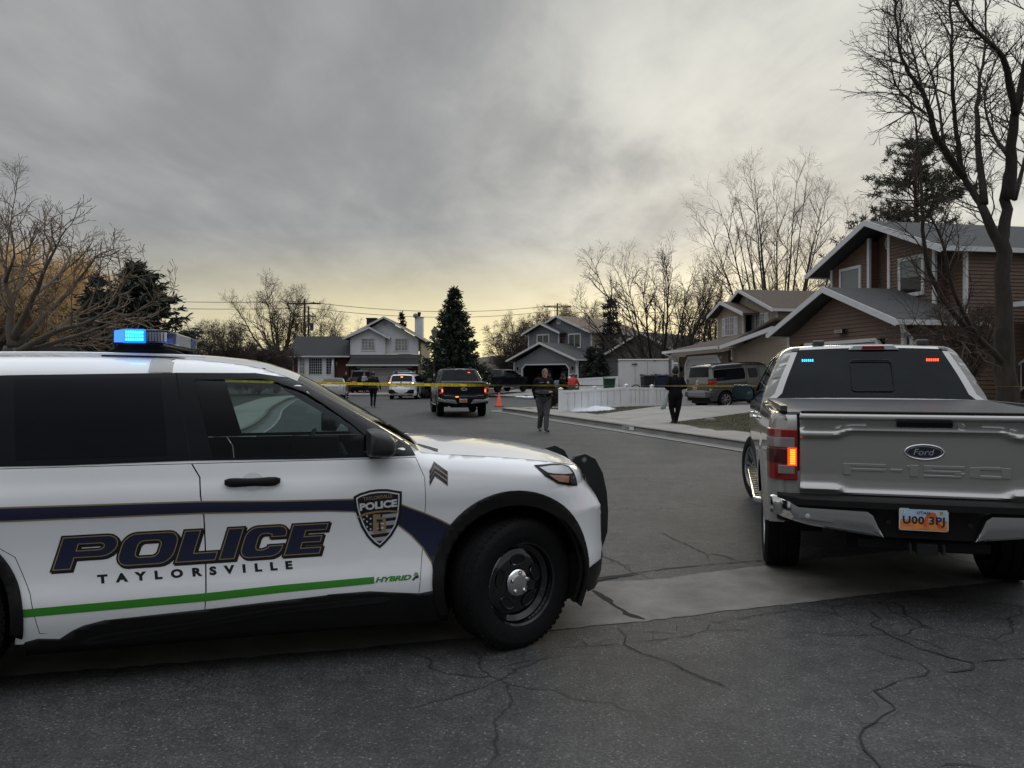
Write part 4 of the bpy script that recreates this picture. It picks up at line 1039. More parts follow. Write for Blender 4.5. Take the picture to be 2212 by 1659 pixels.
# ================================================================= ground, kerbs, lawns
KR = [(60, 26), (40, 19.5), (20, 12.9), (11.5, 10.4), (9.4, 10.2), (7.9, 10.9), (6.8, 12.2), (6.0, 14.0), (5.1, 17.1), (3.4, 22.6), (1.6, 28.4), (.35, 32.6), (-.35, 34.4), (-.45, 35.2), (-.1, 35.8), (.6, 36.1), (4, 36.9), (9, 38.8), (40, 50)]
KL = [(-60, -2), (-30, 3.2), (-14, 7.8), (-10.5, 9.4), (-8.4, 11.6), (-7.4, 14), (-7.2, 20), (-8.7, 27), (-11.2, 36), (-13.6, 46), (-14.9, 52), (-14.9, 56), (-13.8, 59), (-11.5, 60.2), (-6, 60.3), (-2.2, 58.6), (0, 55), (2, 52.4), (4, 51.4), (9, 51.2), (20, 53.5), (60, 66)]
KR = [tuple(map(float, p)) for p in curve_pts(KR, 4)]; KL = [tuple(map(float, p)) for p in curve_pts(KL, 4)]
def pdist(x, y, pl):
    a = np.array(pl[:-1]); b = np.array(pl[1:]); d = b-a; L2 = (d**2).sum(1)
    t = np.clip(((x[:, None]-a[:, 0])*d[:, 0]+(y[:, None]-a[:, 1])*d[:, 1])/L2, 0, 1)
    return np.sqrt((x[:, None]-a[:, 0]-t*d[:, 0])**2+(y[:, None]-a[:, 1]-t*d[:, 1])**2).min(1)
def zR(x, y):
    x = np.atleast_1d(np.array(x, float)); y = np.atleast_1d(np.array(y, float)); s_ = pdist(x, y, KR)
    return .15+.052*np.clip(s_-1.7, 0, 9)
def zL(x, y):
    x = np.atleast_1d(np.array(x, float)); y = np.atleast_1d(np.array(y, float)); s_ = pdist(x, y, KL)
    far = np.clip((y-48)/6, 0, 1)*np.clip((x+6)/4, 0, 1)
    return .15+np.clip(s_-1.7, 0, 60)*.004+far*.031*np.clip(s_-1.7, 0, 13)
def drape(name, loops, zf, off, mt, kind='structure', g=.8):
    bm = grid_mesh([loops], g, g); P = np.array([v.co[:2] for v in bm.verts]); z = zf(P[:, 0], P[:, 1])+off
    for v, q in zip(bm.verts, z): v.co.z = q
    me = bpy.data.meshes.new(name); bm.to_mesh(me); bm.free(); o = link(name, me, mt)
    for p in me.polygons:
        if p.normal.z < 0: me.flip_normals(); break
    if kind: o['kind'] = kind
    return o
def offset_line(pl, d):
    out = []
    for i, p in enumerate(pl):
        a = Vector(pl[max(i-1, 0)]); b = Vector(pl[min(i+1, len(pl)-1)]); t = (b-a).normalized(); out.append((p[0]+t.y*d, p[1]-t.x*d))
    return out
def asphalt():
    m = bpy.data.materials.new('worn_asphalt'); m.use_nodes = True; nt = m.node_tree; b = nt.nodes['Principled BSDF']; L = nt.links.new
    def N(t, **k):
        n = nt.nodes.new(t)
        for a, c in k.items(): setattr(n, a, c)
        return n
    tcn = N('ShaderNodeTexCoord')
    def noise(s, det, mp=None, rough=.6):
        n = N('ShaderNodeTexNoise'); n.inputs['Scale'].default_value = s; n.inputs['Detail'].default_value = det; n.inputs['Roughness'].default_value = rough
        if mp:
            q = N('ShaderNodeMapping'); q.inputs['Scale'].default_value = mp[0]; q.inputs['Rotation'].default_value = (0, 0, R(mp[1])); L(tcn.outputs['Object'], q.inputs[0]); L(q.outputs[0], n.inputs['Vector'])
        else: L(tcn.outputs['Object'], n.inputs['Vector'])
        return n.outputs[0]
    def rng(v, a, b_, lo, hi):
        n = N('ShaderNodeMapRange'); L(v, n.inputs[0])
        for i, q in enumerate((a, b_, lo, hi)): n.inputs[i+1].default_value = q
        return n.outputs[0]
    def mul(a, b_):
        n = N('ShaderNodeMath', operation='MULTIPLY'); L(a, n.inputs[0]); L(b_, n.inputs[1]); return n.outputs[0]
    big = rng(noise(.9, 8), .3, .7, .66, 1.34); streak = rng(noise(1.2, 5, ((.25, 1.4, 1), 15)), .3, .7, .86, 1.14)
    grit = rng(noise(55, 3, None, .8), .32, .68, .40, 1.65); v = N('ShaderNodeTexVoronoi'); v.inputs['Scale'].default_value = 75; L(tcn.outputs['Object'], v.inputs['Vector'])
    stone = rng(v.outputs['Distance'], .05, .45, 1.5, .65)
    v2_ = N('ShaderNodeTexVoronoi'); v2_.inputs['Scale'].default_value = 34; L(tcn.outputs['Object'], v2_.inputs['Vector']); fleck = rng(v2_.outputs['Distance'], .12, .24, 2.8, 1.0)
    mott = rng(noise(7, 6, None, .7), .3, .7, .62, 1.38)
    wob = N('ShaderNodeTexNoise'); wob.inputs['Scale'].default_value = 2.2; wob.inputs['Detail'].default_value = 6; L(tcn.outputs['Object'], wob.inputs['Vector'])
    wa = N('ShaderNodeMix', data_type='RGBA', blend_type='LINEAR_LIGHT'); wa.inputs[0].default_value = .16; L(tcn.outputs['Object'], wa.inputs[6]); L(wob.outputs['Color'], wa.inputs[7])
    def crack(scale, wd, thr, ns):
        ce = N('ShaderNodeTexVoronoi', feature='DISTANCE_TO_EDGE'); ce.inputs['Scale'].default_value = scale; L(wa.outputs[2], ce.inputs['Vector'])
        ln = rng(ce.outputs['Distance'], 0, wd, 1, 0); mk = rng(noise(ns, 3), thr, thr+.06, 0, .85); k = N('ShaderNodeMath', operation='SUBTRACT'); k.inputs[0].default_value = 1; L(mul(ln, mk), k.inputs[1]); return k.outputs[0]
    mott = mul(mott, mul(crack(.75, .010, .47, .45), crack(2.6, .022, .56, .6)))
    f = mul(mul(mul(big, streak), mul(grit, stone)), mul(fleck, mott))
    cm = N('ShaderNodeVectorMath', operation='SCALE'); cm.inputs[0].default_value = (.054, .0535, .053); L(f, cm.inputs['Scale']); L(cm.outputs[0], b.inputs['Base Color'])
    b.inputs['Roughness'].default_value = .66; b.inputs['Specular IOR Level'].default_value = .42
    bp = N('ShaderNodeBump'); bp.inputs['Strength'].default_value = .55; bp.inputs['Distance'].default_value = .006; L(mul(grit, stone), bp.inputs['Height']); L(bp.outputs[0], b.inputs['Normal'])
    return m
ASPH = asphalt()
CONC = mat('pavement_concrete', (.27, .255, .23), .85, noise=.14, nscale=1.6, bump=.2, bscale=50, detail=8)
KERBC = mat('kerb_concrete', (.16, .155, .145), .85, noise=.22, nscale=1.3, bump=.3, bscale=40, detail=8)
LAWN = mat('dry_lawn', (.075, .062, .034), .95, noise=.5, nscale=3.2, bump=.9, bscale=45, detail=10, col2=(.034, .040, .018))
LAWN2 = mat('garden_soil', (.060, .048, .030), .95, noise=.5, nscale=1.4, bump=.9, bscale=30, detail=10, col2=(.03, .03, .017))
SNOW = mat('old_snow', (.62, .64, .68), .6, noise=.12, nscale=5, bump=.6, bscale=14)
m = MB(); m.add([(-200, -40, 0), (200, -40, 0), (200, 220, 0), (-200, 220, 0)], [(0, 1, 2, 3)]); tag(m.build('road', ASPH), kind='structure')
m = MB(); m.add([(-2500, -400, -.05), (2500, -400, -.05), (2500, 2500, -.05), (-2500, 2500, -.05)], [(0, 1, 2, 3)]); tag(m.build('ground', mat('far_ground', (.06, .055, .04), .95, noise=.3, nscale=.02)), kind='structure')
# lawns and soil
blockR = KR+[(60, 50)]; blockR = [p for p in KR]+[(60, 60), (60, 30)]
drape('lawn', [KR+[(60, 58)]], zR, -.001, LAWN, 'structure', 1.0)
blockL = KL+[(200, 110), (200, 210), (-200, 210), (-200, -2)]
drape('garden_ground', [blockL], zL, -.001, LAWN2, 'structure', 4.0)
def strip(name, pl, d0, d1, zf, off, mt, closed=False):
    a = offset_line(pl, d0); b = offset_line(pl, d1); A = np.array(a); B = np.array(b); m = MB()
    za, zb = zf(A[:, 0], A[:, 1]), zf(B[:, 0], B[:, 1]); n = len(pl)
    V = [(p[0], p[1], z+off) for p, z in zip(a, za)]+[(p[0], p[1], z+off) for p, z in zip(b, zb)]
    m.add(V, [(i, i+1, n+i+1, n+i) for i in range(n-1)]); return tag(m.build(name, mt), kind='structure')
for pl, zf, sd in ((KR, zR, -1), (KL, zL, 1)):
    sd = 1 if sd == 1 else -1
    q = pl
    inner = -sd
for pl, zf in ((KR, zR), (KL, zL)):
    # which side is the block on
    t = offset_line(pl, .5); mid = len(pl)//2
    sg = 1 if (pl is KR and t[mid][0] > pl[mid][0]) or (pl is KL and t[mid][0] < pl[mid][0]) else -1
    strip('pavement', pl, sg*.16, sg*1.75, zf, .004, CONC)
    # kerb stone: rounded top edge, face, gutter pan
    m = MB(); prof = [(-.46, .012), (-.45, .016), (.0, .010), (.012, .03), (.03, .12), (.05, .150), (.08, .158), (.17, .158), (.17, .10)]
    rows = [offset_line(pl, sg*a) for a, _ in prof]; n = len(pl); V = []
    for r_, (_, z) in zip(rows, prof): V += [(p[0], p[1], z) for p in r_]
    m.add(V, [(k*n+i, k*n+i+1, (k+1)*n+i+1, (k+1)*n+i) for k in range(len(prof)-1) for i in range(n-1)])
    tag(m.build('kerb', KERBC, auto=50), kind='structure')
    m = MB(); rows = [offset_line(pl, sg*a) for a in (-.48, -.40)]; V = []
    for r_ in rows: V += [(p[0], p[1], .0165) for p in r_]
    m.add(V, [(i, i+1, n+i+1, n+i) for i in range(n-1)]); tag(m.build('gutter', mat('gutter_edge', (.30, .29, .27), .8, noise=.3, nscale=2)), kind='structure')
DRV = mat('driveway_concrete', (.27, .255, .235), .85, noise=.13, nscale=1.1, bump=.2, bscale=50, detail=8)
DR1 = [(3.42, 22.9), (4.43, 23.5), (8.1, 26.3), (11.5, 29.3), (14, 31), (13.5, 38.5), (10.2, 38.5), (9.2, 37), (8.5, 34.6), (3.17, 28.9), (1.75, 28.3)]; drape('driveway', [DR1], zR, .008, DRV)
DR2 = [(7.4, 12.6), (9.5, 15.5), (10.4, 19.8), (9.7, 24.6), (8.9, 22), (6.5, 14.6)]; drape('driveway', [DR2], zR, .008, DRV)
drape('driveway', [[(-13.1, 60.2), (-8.2, 60.5), (-9, 69.9), (-14.3, 69.9)]], zL, .009, DRV, g=1.5)
drape('driveway', [[(-2.0, 58.3), (1.6, 52.9), (4.4, 51.5), (6.0, 63), (5.0, 64.4), (1.0, 68.4), (.4, 68.4)]], zL, .009, DRV, g=1.0)
# joints across pavement and driveways
m = MB(); JM = mat('joint_dark', (.06, .055, .05), .9)
def gline(m, pts, w_, zf=None, z=0., off=.0045, jag=0., rng=None):
    P = [Vector((p[0], p[1])) for p in pts]
    if jag:
        Q = [P[0]]
        for a, b in zip(P[:-1], P[1:]):
            k = max(1, int((b-a).length/.06)); nn = Vector((-(b-a).y, (b-a).x)).normalized()
            for i in range(1, k+1):
                c = a.lerp(b, i/k); Q.append(c+nn*(rng.uniform(-jag, jag) if i < k else 0))
        P = Q
    n = len(P); V = []
    for i, p in enumerate(P):
        t = (P[min(i+1, n-1)]-P[max(i-1, 0)]).normalized(); nn = Vector((-t.y, t.x)); ww = w_*(rng.uniform(.3, 1.4) if rng else 1)/2
        if rng and (i in (0, n-1)): ww *= .2
        for s_ in (-1, 1):
            q = p+nn*ww*s_; zz = z if zf is None else float(zf(q.x, q.y)[0]); V.append((q.x, q.y, zz+off))
    m.add(V, [(2*i, 2*i+1, 2*i+3, 2*i+2) for i in range(n-1)])
for pl, zf in ((KR, zR),):
    L = 0; last = 0; o1 = offset_line(pl, -.17); o2 = offset_line(pl, -1.74)
    t = offset_line(pl, .5); sg = 1 if t[len(pl)//2][0] > pl[len(pl)//2][0] else -1
    o1 = offset_line(pl, sg*.17); o2 = offset_line(pl, sg*1.74)
    for i in range(1, len(pl)):
        L += math.dist(pl[i], pl[i-1])
        if L-last > 1.5: gline(m, [o1[i], o2[i]], .02, zf, off=.012); last = L
for a, b in (((2.9, 28.0), (4.1, 23.6)), ((5.6, 31.0), (7.6, 26.1)), ((8.2, 33.9), (11.0, 29.2)), ((3.4, 25.8), (12, 34.5))): gline(m, [tuple(Vector(a).lerp(Vector(b), i/8)) for i in range(9)], .02, zR, off=.014)
tag(m.build('pavement_joints', JM, cleanup=False), kind='structure')
# painted house number on the kerb face
kn = thing('painted_house_number', 'white block with black number 5330 painted on the kerb by the driveway', 'kerb number')
a, b = gnd(1362, 937, .01), gnd(1386, 940, .01)
kd = Vector((1.8, -5.8, 0)).normalized(); ko = Vector((3.30, 22.93, 0)); kn_ = Vector((-kd.y*-1, kd.x*-1, 0)); kn_ = Vector((kd.y, -kd.x, 0))
if kn_.x > 0: kn_ = -kn_
sl = Vector((-kn_.x*.02, -kn_.y*.02, .105)); 
m = MB(); base = ko+kn_*.000; m.add([base+Vector((0, 0, .035)), base+kd*.75+Vector((0, 0, .035)), base+kd*.75+sl+Vector((0, 0, .035)), base+sl+Vector((0, 0, .035))], [(0, 1, 2, 3)])
m.v = [tuple(Vector(p)+kn_*.012) for p in m.v]; m.build('number_panel', mat('kerb_paint', (.5, .5, .5), .8, noise=.2, nscale=30), kn)
text3(kn, 'number', '5330', mat('kerb_ink', (.02, .02, .02), .8), ko+kn_*.016+kd*.04+Vector((0, 0, .048)), kd, sl.normalized(), .40, .075, 0, .03)
# shallow concrete valley gutter across the junction
slab = [gnd(1270, 1262), gnd(1300, 1258), gnd(1360, 1255), gnd(1443, 1250), gnd(1500, 1240), gnd(1570, 1233), gnd(1652, 1222), gnd(1800, 1205), gnd(1979, 1188), gnd(2212, 1165), gnd(2600, 1128), gnd(2600, 1208), gnd(2212, 1250), gnd(2050, 1268), gnd(1889, 1284), gnd(1775, 1297), gnd(1660, 1311), gnd(1570, 1320), gnd(1480, 1332), gnd(1393, 1343), gnd(1300, 1351), gnd(1207, 1360), gnd(1000, 1380), gnd(600, 1415), gnd(-200, 1480), gnd(-200, 1370), gnd(600, 1315), gnd(1000, 1282)]
rs = random.Random(5); sl2 = []
for i, p in enumerate(slab):
    q = slab[(i+1) % len(slab)]; k = max(1, int((q-p).length/.07))
    for j in range(k):
        c = p.lerp(q, j/k); dd = (q-p).normalized(); sl2.append((c.x-dd.y*rs.uniform(-.014, .014), c.y+dd.x*rs.uniform(-.014, .014)))
SLAB = mat('gutter_slab_concrete', (.165, .155, .14), .85, noise=.36, nscale=2.6, bump=.35, bscale=60, detail=10)
v2, t2 = tess([sl2]); m = MB(); m.add([(p.x, p.y, .003) for p in v2], [tuple(t) for t in t2]); tag(m.build('valley_gutter', SLAB), kind='structure')
# thin dead grass standing on the right-hand lawns
rs_ = np.random.RandomState(2); n_ = 150000; gx_ = rs_.uniform(1.5, 14, n_); gy_ = rs_.uniform(13, 37, n_)
def inpoly(x, y, P):
    c = np.zeros(len(x), bool); n = len(P)
    for i in range(n):
        x0, y0 = P[i-1][:2]; x1, y1 = P[i][:2]; k = ((y0 > y) != (y1 > y)) & (x < (x1-x0)*(y-y0)/((y1-y0) if y1 != y0 else 1e-9)+x0); c ^= k
    return c
keep = inpoly(gx_, gy_, KR+[(60, 58)]) & (pdist(gx_, gy_, KR) > 1.8) & ~inpoly(gx_, gy_, DR1) & ~inpoly(gx_, gy_, DR2); gx_, gy_ = gx_[keep], gy_[keep]; n_ = len(gx_)
a_ = rs_.uniform(0, 6.28, n_); hh_ = rs_.uniform(.015, .05, n_); z_ = zR(gx_, gy_); w_ = .006; P0 = np.stack([gx_-w_*np.cos(a_), gy_-w_*np.sin(a_), z_-.003], 1); P1 = np.stack([gx_+w_*np.cos(a_), gy_+w_*np.sin(a_), z_-.003], 1); P2 = np.stack([gx_+rs_.normal(0, .02, n_), gy_+rs_.normal(0, .02, n_), z_+hh_], 1)
me = bpy.data.meshes.new('lawn_grass'); V_ = np.stack([P0, P1, P2], 1).reshape(-1, 3); me.vertices.add(3*n_); me.vertices.foreach_set('co', V_.astype(np.float32).ravel()); me.loops.add(3*n_); me.loops.foreach_set('vertex_index', np.arange(3*n_, dtype=np.int32)); me.polygons.add(n_); me.polygons.foreach_set('loop_start', np.arange(0, 3*n_, 3, dtype=np.int32)); me.polygons.foreach_set('loop_total', np.full(n_, 3, dtype=np.int32)); me.update(calc_edges=True)
tag(link('lawn_grass', me, mat('dead_grass', (.15, .115, .06), .9, noise=.5, nscale=1.3, col2=(.045, .05, .022), detail=8)), kind='stuff')
# cracks
def q5(x, y): p = gnd(1207+.4544*x, 1152+.4544*y); return (p.x, p.y)
CR = [([(280,447),(320,490),(310,530),(400,575),(520,610),(640,670),(760,715),(820,750)], .010),
 ([(1470,365),(1530,410),(1480,432),(1560,480),(1700,545),(1850,590),(1970,618),(1960,650),(1880,662),(1800,655)], .014), ([(1970,618),(2100,605),(2212,598),(2500,580)], .011),
 ([(1450,535),(1560,580),(1700,610),(1760,655),(1740,680),(1660,690),(1580,720),(1500,750),(1545,790),(1600,840),(1540,870),(1500,905),(1450,930),(1430,970),(1450,1030),(1500,1080),(1530,1116),(1560,1180)], .010),
 ([(0,545),(140,540),(310,530)], .010), ([(320,525),(450,510),(620,490),(700,465),(860,462),(910,460)], .009), ([(450,470),(452,510)], .007), ([(555,430),(560,468)], .008), ([(720,430),(705,465)], .007), ([(840,420),(890,440)], .007), ([(110,505),(140,540)], .007), ([(0,515),(110,505)], .007), ([(320,470),(450,470),(620,480)], .006), ([(600,405),(760,425),(920,395),(1100,370)], .007),
 ([(480,-5),(540,25),(600,50),(700,100),(770,105),(860,138),(980,130)], .011), ([(700,100),(715,130)], .008), ([(205,105),(290,145),(350,185)], .011),
 ([(130,222),(250,205),(380,188),(560,165),(720,150),(980,130)], .016), ([(150,232),(260,215),(390,196)], .02), ([(1780,90),(1900,130),(2050,165)], .008),
 ([(1150,470),(1300,480),(1420,470)], .004), ([(1350,372),(1500,385),(1700,380),(1900,370),(2100,395)], .006), ([(1800,1116),(1850,1100),(1950,1104),(2100,1130)], .010), ([(-300,640),(-200,620),(-60,600)], .006)]
rr = random.Random(3); m = MB()
for pts, w_ in CR: gline(m, [q5(*p) for p in pts], w_*.95, off=.0052, jag=.010, rng=rr)
joint = [(138,262),(190,290),(250,335),(320,385),(410,412)]
gline(m, [q5(*p) for p in joint], .045, off=.0055, jag=.014, rng=rr); gline(m, [q5(*p) for p in [(60,235),(138,235),(240,212),(330,200)]], .04, off=.0055, jag=.015, rng=rr)
tag(m.build('road_cracks', mat('crack_dark', (.012, .012, .012), .95), cleanup=False), kind='structure')
# tar-dark smears
m = MB()
for pts, w_ in (([(1380,310),(1500,320),(1700,322),(1900,315),(2050,330)], .06), ([(1480,760),(1530,800),(1570,840),(1500,880),(1440,900)], .10), ([(1400,300),(1600,280),(1800,262),(2000,240)], .05)):
    gline(m, [q5(*p) for p in pts], w_, off=.0018, jag=.02, rng=rr)
for _ in range(0):
    x, y = rr.uniform(-3, 6), rr.uniform(2.2, 12)
    r_ = rr.uniform(.012, .05); m.add([(x+r_*1.6*math.cos(a)*rr.uniform(.7, 1.1), y+r_*math.sin(a)*rr.uniform(.7, 1.1), .0125) for a in np.linspace(0, 6.28, 10)[:-1]], [tuple(range(9))])
tag(m.build('road_stains', mat('stain_dark', (.047, .046, .046), .8, noise=.3, nscale=12), cleanup=False), kind='structure')
# distant low ridge
m = MB(); rr = random.Random(8); V = []; n = 120
for i in range(n+1):
    x = -900+1800*i/n; y = 760+60*math.sin(i*.3); h = 11+5*math.sin(i*.21)+4*math.sin(i*.57+1)+rr.uniform(-.6, .6)+12*math.exp(-((x-10)/60)**2)
    V += [(x, y-120, 0), (x, y, h), (x, y+300, h*.8)]
m.add(V, [(3*i+k, 3*i+3+k, 3*i+4+k, 3*i+1+k) for i in range(n) for k in (0, 1)])
tag(m.build('hills', mat('hill_scrub', (.05, .042, .03), .95, noise=.4, nscale=.03), smooth=True), kind='structure')

# ================================================================= houses
TRIM = mat('white_trim', (.56, .56, .57), .6, noise=.06, nscale=4)
def shingle(name, col):
    m_ = mat(name, col, .9, noise=.22, nscale=5, bump=.5, bscale=25, stretch=(1, 1, 2.5), detail=8); return m_
ROOFD = shingle('dark_shingles', (.022, .023, .024)); ROOFG = shingle('grey_shingles', (.048, .050, .050)); ROOFB = shingle('brown_shingles', (.075, .055, .042)); ROOFSUN = shingle('sunlit_tan_shingles', (.15, .11, .08))  # tan shingles: sunlit warmth of the grey house main roof put into the colour
PANE = mat('window_pane', (.035, .042, .045), .06, noise=.6, nscale=1.1, coat=.3)
PANEG = mat('green_blind_pane', (.045, .055, .045), .12, noise=.3, nscale=2)
CURT = mat('curtain_pane', (.24, .24, .23), .25, noise=.35, nscale=2.2, coat=.5)
BRICK = mat('red_brick', (.075, .030, .022), .85, noise=.3, nscale=9, bump=.4, bscale=30)
STONE = mat('grey_stone', (.085, .08, .075), .85, noise=.55, nscale=6, bump=.8, bscale=9, stretch=(1, 1, 2.2))
def siding_mat(name, col): return mat(name, col, .62, noise=.07, nscale=3)
def clipband(poly, lo, hi):
    for sgn, lim in ((1, lo), (-1, hi)):
        out = []
        for i in range(len(poly)):
            p, q = poly[i-1], poly[i]; fp, fq = sgn*(p[1]-lim), sgn*(q[1]-lim)
            if (fp >= 0) != (fq >= 0): t = fp/(fp-fq); out.append((p[0]+(q[0]-p[0])*t, p[1]+(q[1]-p[1])*t))
            if fq >= 0: out.append(q)
        poly = out
        if len(poly) < 3: return []
    return poly
class House:
    def __init__(s, name, label, cat, o, yaw, group=None):
        s.root = thing(name, label, cat, (o[0], o[1], 0), R(yaw), group)
    def sid(s, polys, y=0., mt=None, h=.125, side=None, name='wall', parent=None):
        """lapped boards on convex polygons (a, z); front wall at local y, or a side wall at local x=side facing sign"""
        m = MB()
        for poly in (polys if isinstance(polys[0][0], (tuple, list)) else [polys]):
            z0, z1 = min(p[1] for p in poly), max(p[1] for p in poly); k = math.floor(z0/h)
            while k*h < z1:
                b = clipband(poly, max(z0, k*h), min(z1, (k+1)*h)); lo = max(z0, k*h)
                if len(b) >= 3:
                    off = lambda z: .022*(1-(z-k*h)/h)
                    f = (lambda a, z: (a, y-off(z), z)) if side is None else (lambda a, z: (side[0]+side[1]*off(z), a, z))
                    m.add([f(*p) for p in b], [tuple(range(len(b)))])
                    lw = [p[0] for p in b if abs(p[1]-lo) < 1e-5]
                    if len(lw) >= 2:
                        a0, a1 = min(lw), max(lw); zz = lo
                        if side is None: m.add([(a0, y-off(zz), zz), (a1, y-off(zz), zz), (a1, y, zz), (a0, y, zz)], [(0, 1, 2, 3)])
                        else: m.add([(side[0]+side[1]*off(zz), a0, zz), (side[0]+side[1]*off(zz), a1, zz), (side[0], a1, zz), (side[0], a0, zz)], [(0, 1, 2, 3)])
                k += 1
            # solid wall behind the boards
            if side is None: m.prism([(p[0], y+.004, p[1]) for p in poly], (0, .12, 0))
            else: m.prism([(side[0]-.004*side[1], p[0], p[1]) for p in poly], (-.12*side[1], 0, 0))
        return m.build(name, mt, parent or s.root, cleanup=False)
    def flat(s, name, pts, h, mt, parent=None, bevel=0.):
        m = MB(); m.prism(pts, h); return m.build(name, mt, parent or s.root, bevel=bevel)
    def box(s, name, x0, x1, y0, y1, z0, z1, mt, parent=None, bevel=0.):
        m = MB(); m.box(x0, x1, y0, y1, z0, z1); return m.build(name, mt, parent or s.root, bevel=bevel)
    def gable_y(s, xl, zl, xr, zr, xp, zp, y0, y1, roof, trim=TRIM, t=.10, fh=.165, gut=True):
        """ridge runs back from the facade; (xl,zl) (xr,zr) outer eave tips, (xp,zp) peak; y0 front edge"""
        rf = s.flat('roof', [(xl, y0, zl), (xp, y0, zp), (xp, y1, zp), (xl, y1, zl)], (0, 0, -t), roof)
        s.flat('roof', [(xp, y0, zp), (xr, y0, zr), (xr, y1, zr), (xp, y1, zp)], (0, 0, -t), roof)
        for (a, b) in (((xl, zl), (xp, zp)), ((xp, zp), (xr, zr))):
            s.flat('rake_board', [(a[0], y0-.03, a[1]+.02), (b[0], y0-.03, b[1]+.02), (b[0], y0-.03, b[1]-fh), (a[0], y0-.03, a[1]-fh)], (0, .028, 0), trim)
        if gut:
            for x, z, sg in ((xl, zl, -1), (xr, zr, 1)): s.gutter([(x+sg*.05, y0-.03, z-.07), (x+sg*.05, y1, z-.07)])
        return rf
    def gutter(s, pts, r=.065): 
        a, b = map(Vector, pts); d = (b-a).normalized(); n = Vector((-d.y, d.x, 0)); m = MB()
        m.prism([a+n*-r+Vector((0, 0, -r)), a+n*r+Vector((0, 0, -r)), a+n*r+Vector((0, 0, r)), a-n*r+Vector((0, 0, r))], b-a); return m.build('gutter', TRIM, s.root)
    def down(s, pts, r=.045): m = MB(); m.tube(pts, r, 6); return m.build('downspout', TRIM, s.root, auto=50)
    def trimv(s, x, y, z0, z1, w_=.11, d=.05, name='corner_trim'): return s.box(name, x-w_/2, x+w_/2, y-d, y+.03, z0, z1, TRIM)
    def window(s, x0, x1, z0, z1, y, fw=.10, mt=PANE, mid=True, grid=None, shutters=0, hor=False, half=None):
        f = s.frame(x0, x1, z0, z1, y, fw); m = MB()
        m.box(x0, x1, y-.03, y-.012, z0, z1); p = m.build('pane', mt, f)
        m = MB(); 
        if mid: m.box((x0+x1)/2-.025, (x0+x1)/2+.025, y-.055, y-.02, z0, z1)
        if hor: m.box(x0, x1, y-.055, y-.02, (z0+z1)/2-.03, (z0+z1)/2+.03)
        if grid:
            for i in range(1, grid[0]): q = x0+(x1-x0)*i/grid[0]; m.box(q-.012, q+.012, y-.048, y-.028, z0, z1)
            for i in range(1, grid[1]): q = z0+(z1-z0)*i/grid[1]; m.box(x0, x1, y-.046, y-.029, q-.012, q+.012)
        if m.v: m.build('glazing_bar', TRIM, f)
        if half:
            m = MB(); m.box(x0+.02, x1-.02, y-.034, y-.0295, z0+.02, z0+(z1-z0)*half); m.build('blind', mat('dark_pane', (.006, .007, .008), .08), f)
        if shutters:
            for a, b in ((x0-fw-shutters, x0-fw-.02), (x1+fw+.02, x1+fw+shutters)):
                sh = s.box('shutter', a, b, y-.05, y-.01, z0-.05, z1+.05, TRIM)
                m = MB()
                for q0, q1 in ((z0+.03, (z0+z1)/2-.04), ((z0+z1)/2+.04, z1-.03)): m.box(a+.07, b-.07, y-.054, y-.049, q0, q1)
                m.build('shutter_panel', mat('shutter_shade', (.38, .38, .40), .6), sh)
        return f
    def frame(s, x0, x1, z0, z1, y, fw):
        m = MB(); m.box(x0-fw, x0, y-.06, y+.02, z0-fw, z1+fw); m.box(x1, x1+fw, y-.06, y+.02, z0-fw, z1+fw); m.box(x0, x1, y-.06, y+.02, z1, z1+fw); m.box(x0, x1, y-.06, y+.02, z0-fw, z0)
        return m.build('window', TRIM, s.root, bevel=.006, seg=1)
    def vent(s, x, z, y, r=.28):
        m = MB(); m.lathe([(.001, y-.04), (r*.75, y-.04), (r*.78, y-.065), (r, y-.06), (r, y)], 'y', c=(x, 0, z), n=8); v = m.build('gable_vent', TRIM, s.root)
        m = MB(); 
        for i in range(-3, 4): q = r*.68*math.sqrt(max(0, 1-(i/4)**2)); m.box(x-q, x+q, y-.052, y-.041, z+i*r*.17-.012, z+i*r*.17+.012)
        m.build('louvre', mat('louvre_shade', (.3, .3, .31), .7), v)
    def garage_door(s, x0, x1, z0, z1, y, cut=.32, mt=None, fw=.12):
        mt = mt or mat('garage_door_white', (.44, .44, .45), .55, noise=.05, nscale=3)
        P = [(x0, z0), (x1, z0), (x1, z1-cut), (x1-cut, z1), (x0+cut, z1), (x0, z1-cut)]
        g = bpy.data.objects.new('garage_door', None); COL.objects.link(g); g.parent = s.root
        n = 5
        for k in range(4):
            a, b = z0+(z1-z0)*k/4, z0+(z1-z0)*(k+1)/4-.02; c = clipband(P, a, b)
            m = MB(); m.prism([(p[0], y-.02, p[1]) for p in c], (0, .03, 0)); m.build('door_panel', mt, g, bevel=.006, seg=1)
        O = off_loop(P, fw); I = orient(P); m = MB(); k = len(P)
        O = O[:]; 
        m.add([(p[0], y-.07, p[1]) for p in I]+[(p[0], y-.07, p[1]) for p in O]+[(p[0], y+.02, p[1]) for p in I]+[(p[0], y+.02, p[1]) for p in O], [(i, (i+1) % k, k+(i+1) % k, k+i) for i in range(k)]+[(i, (i+1) % k, 2*k+(i+1) % k, 2*k+i) for i in range(k)]+[(k+i, k+(i+1) % k, 3*k+(i+1) % k, 3*k+i) for i in range(k)])
        m.build('door_frame', TRIM, s.root); return g
    def lantern(s, x, y, z, mt=None):
        m = MB(); m.lathe([(.001, z-.16), (.05, z-.10), (.08, z+.06), (.10, z+.08), (.03, z+.15), (.001, z+.16)], 'z', c=(x, y-.10, 0), n=8); m.box(x-.03, x+.03, y-.08, y, z-.04, z+.04); return m.build('wall_lantern', mt or GBLK, s.root)

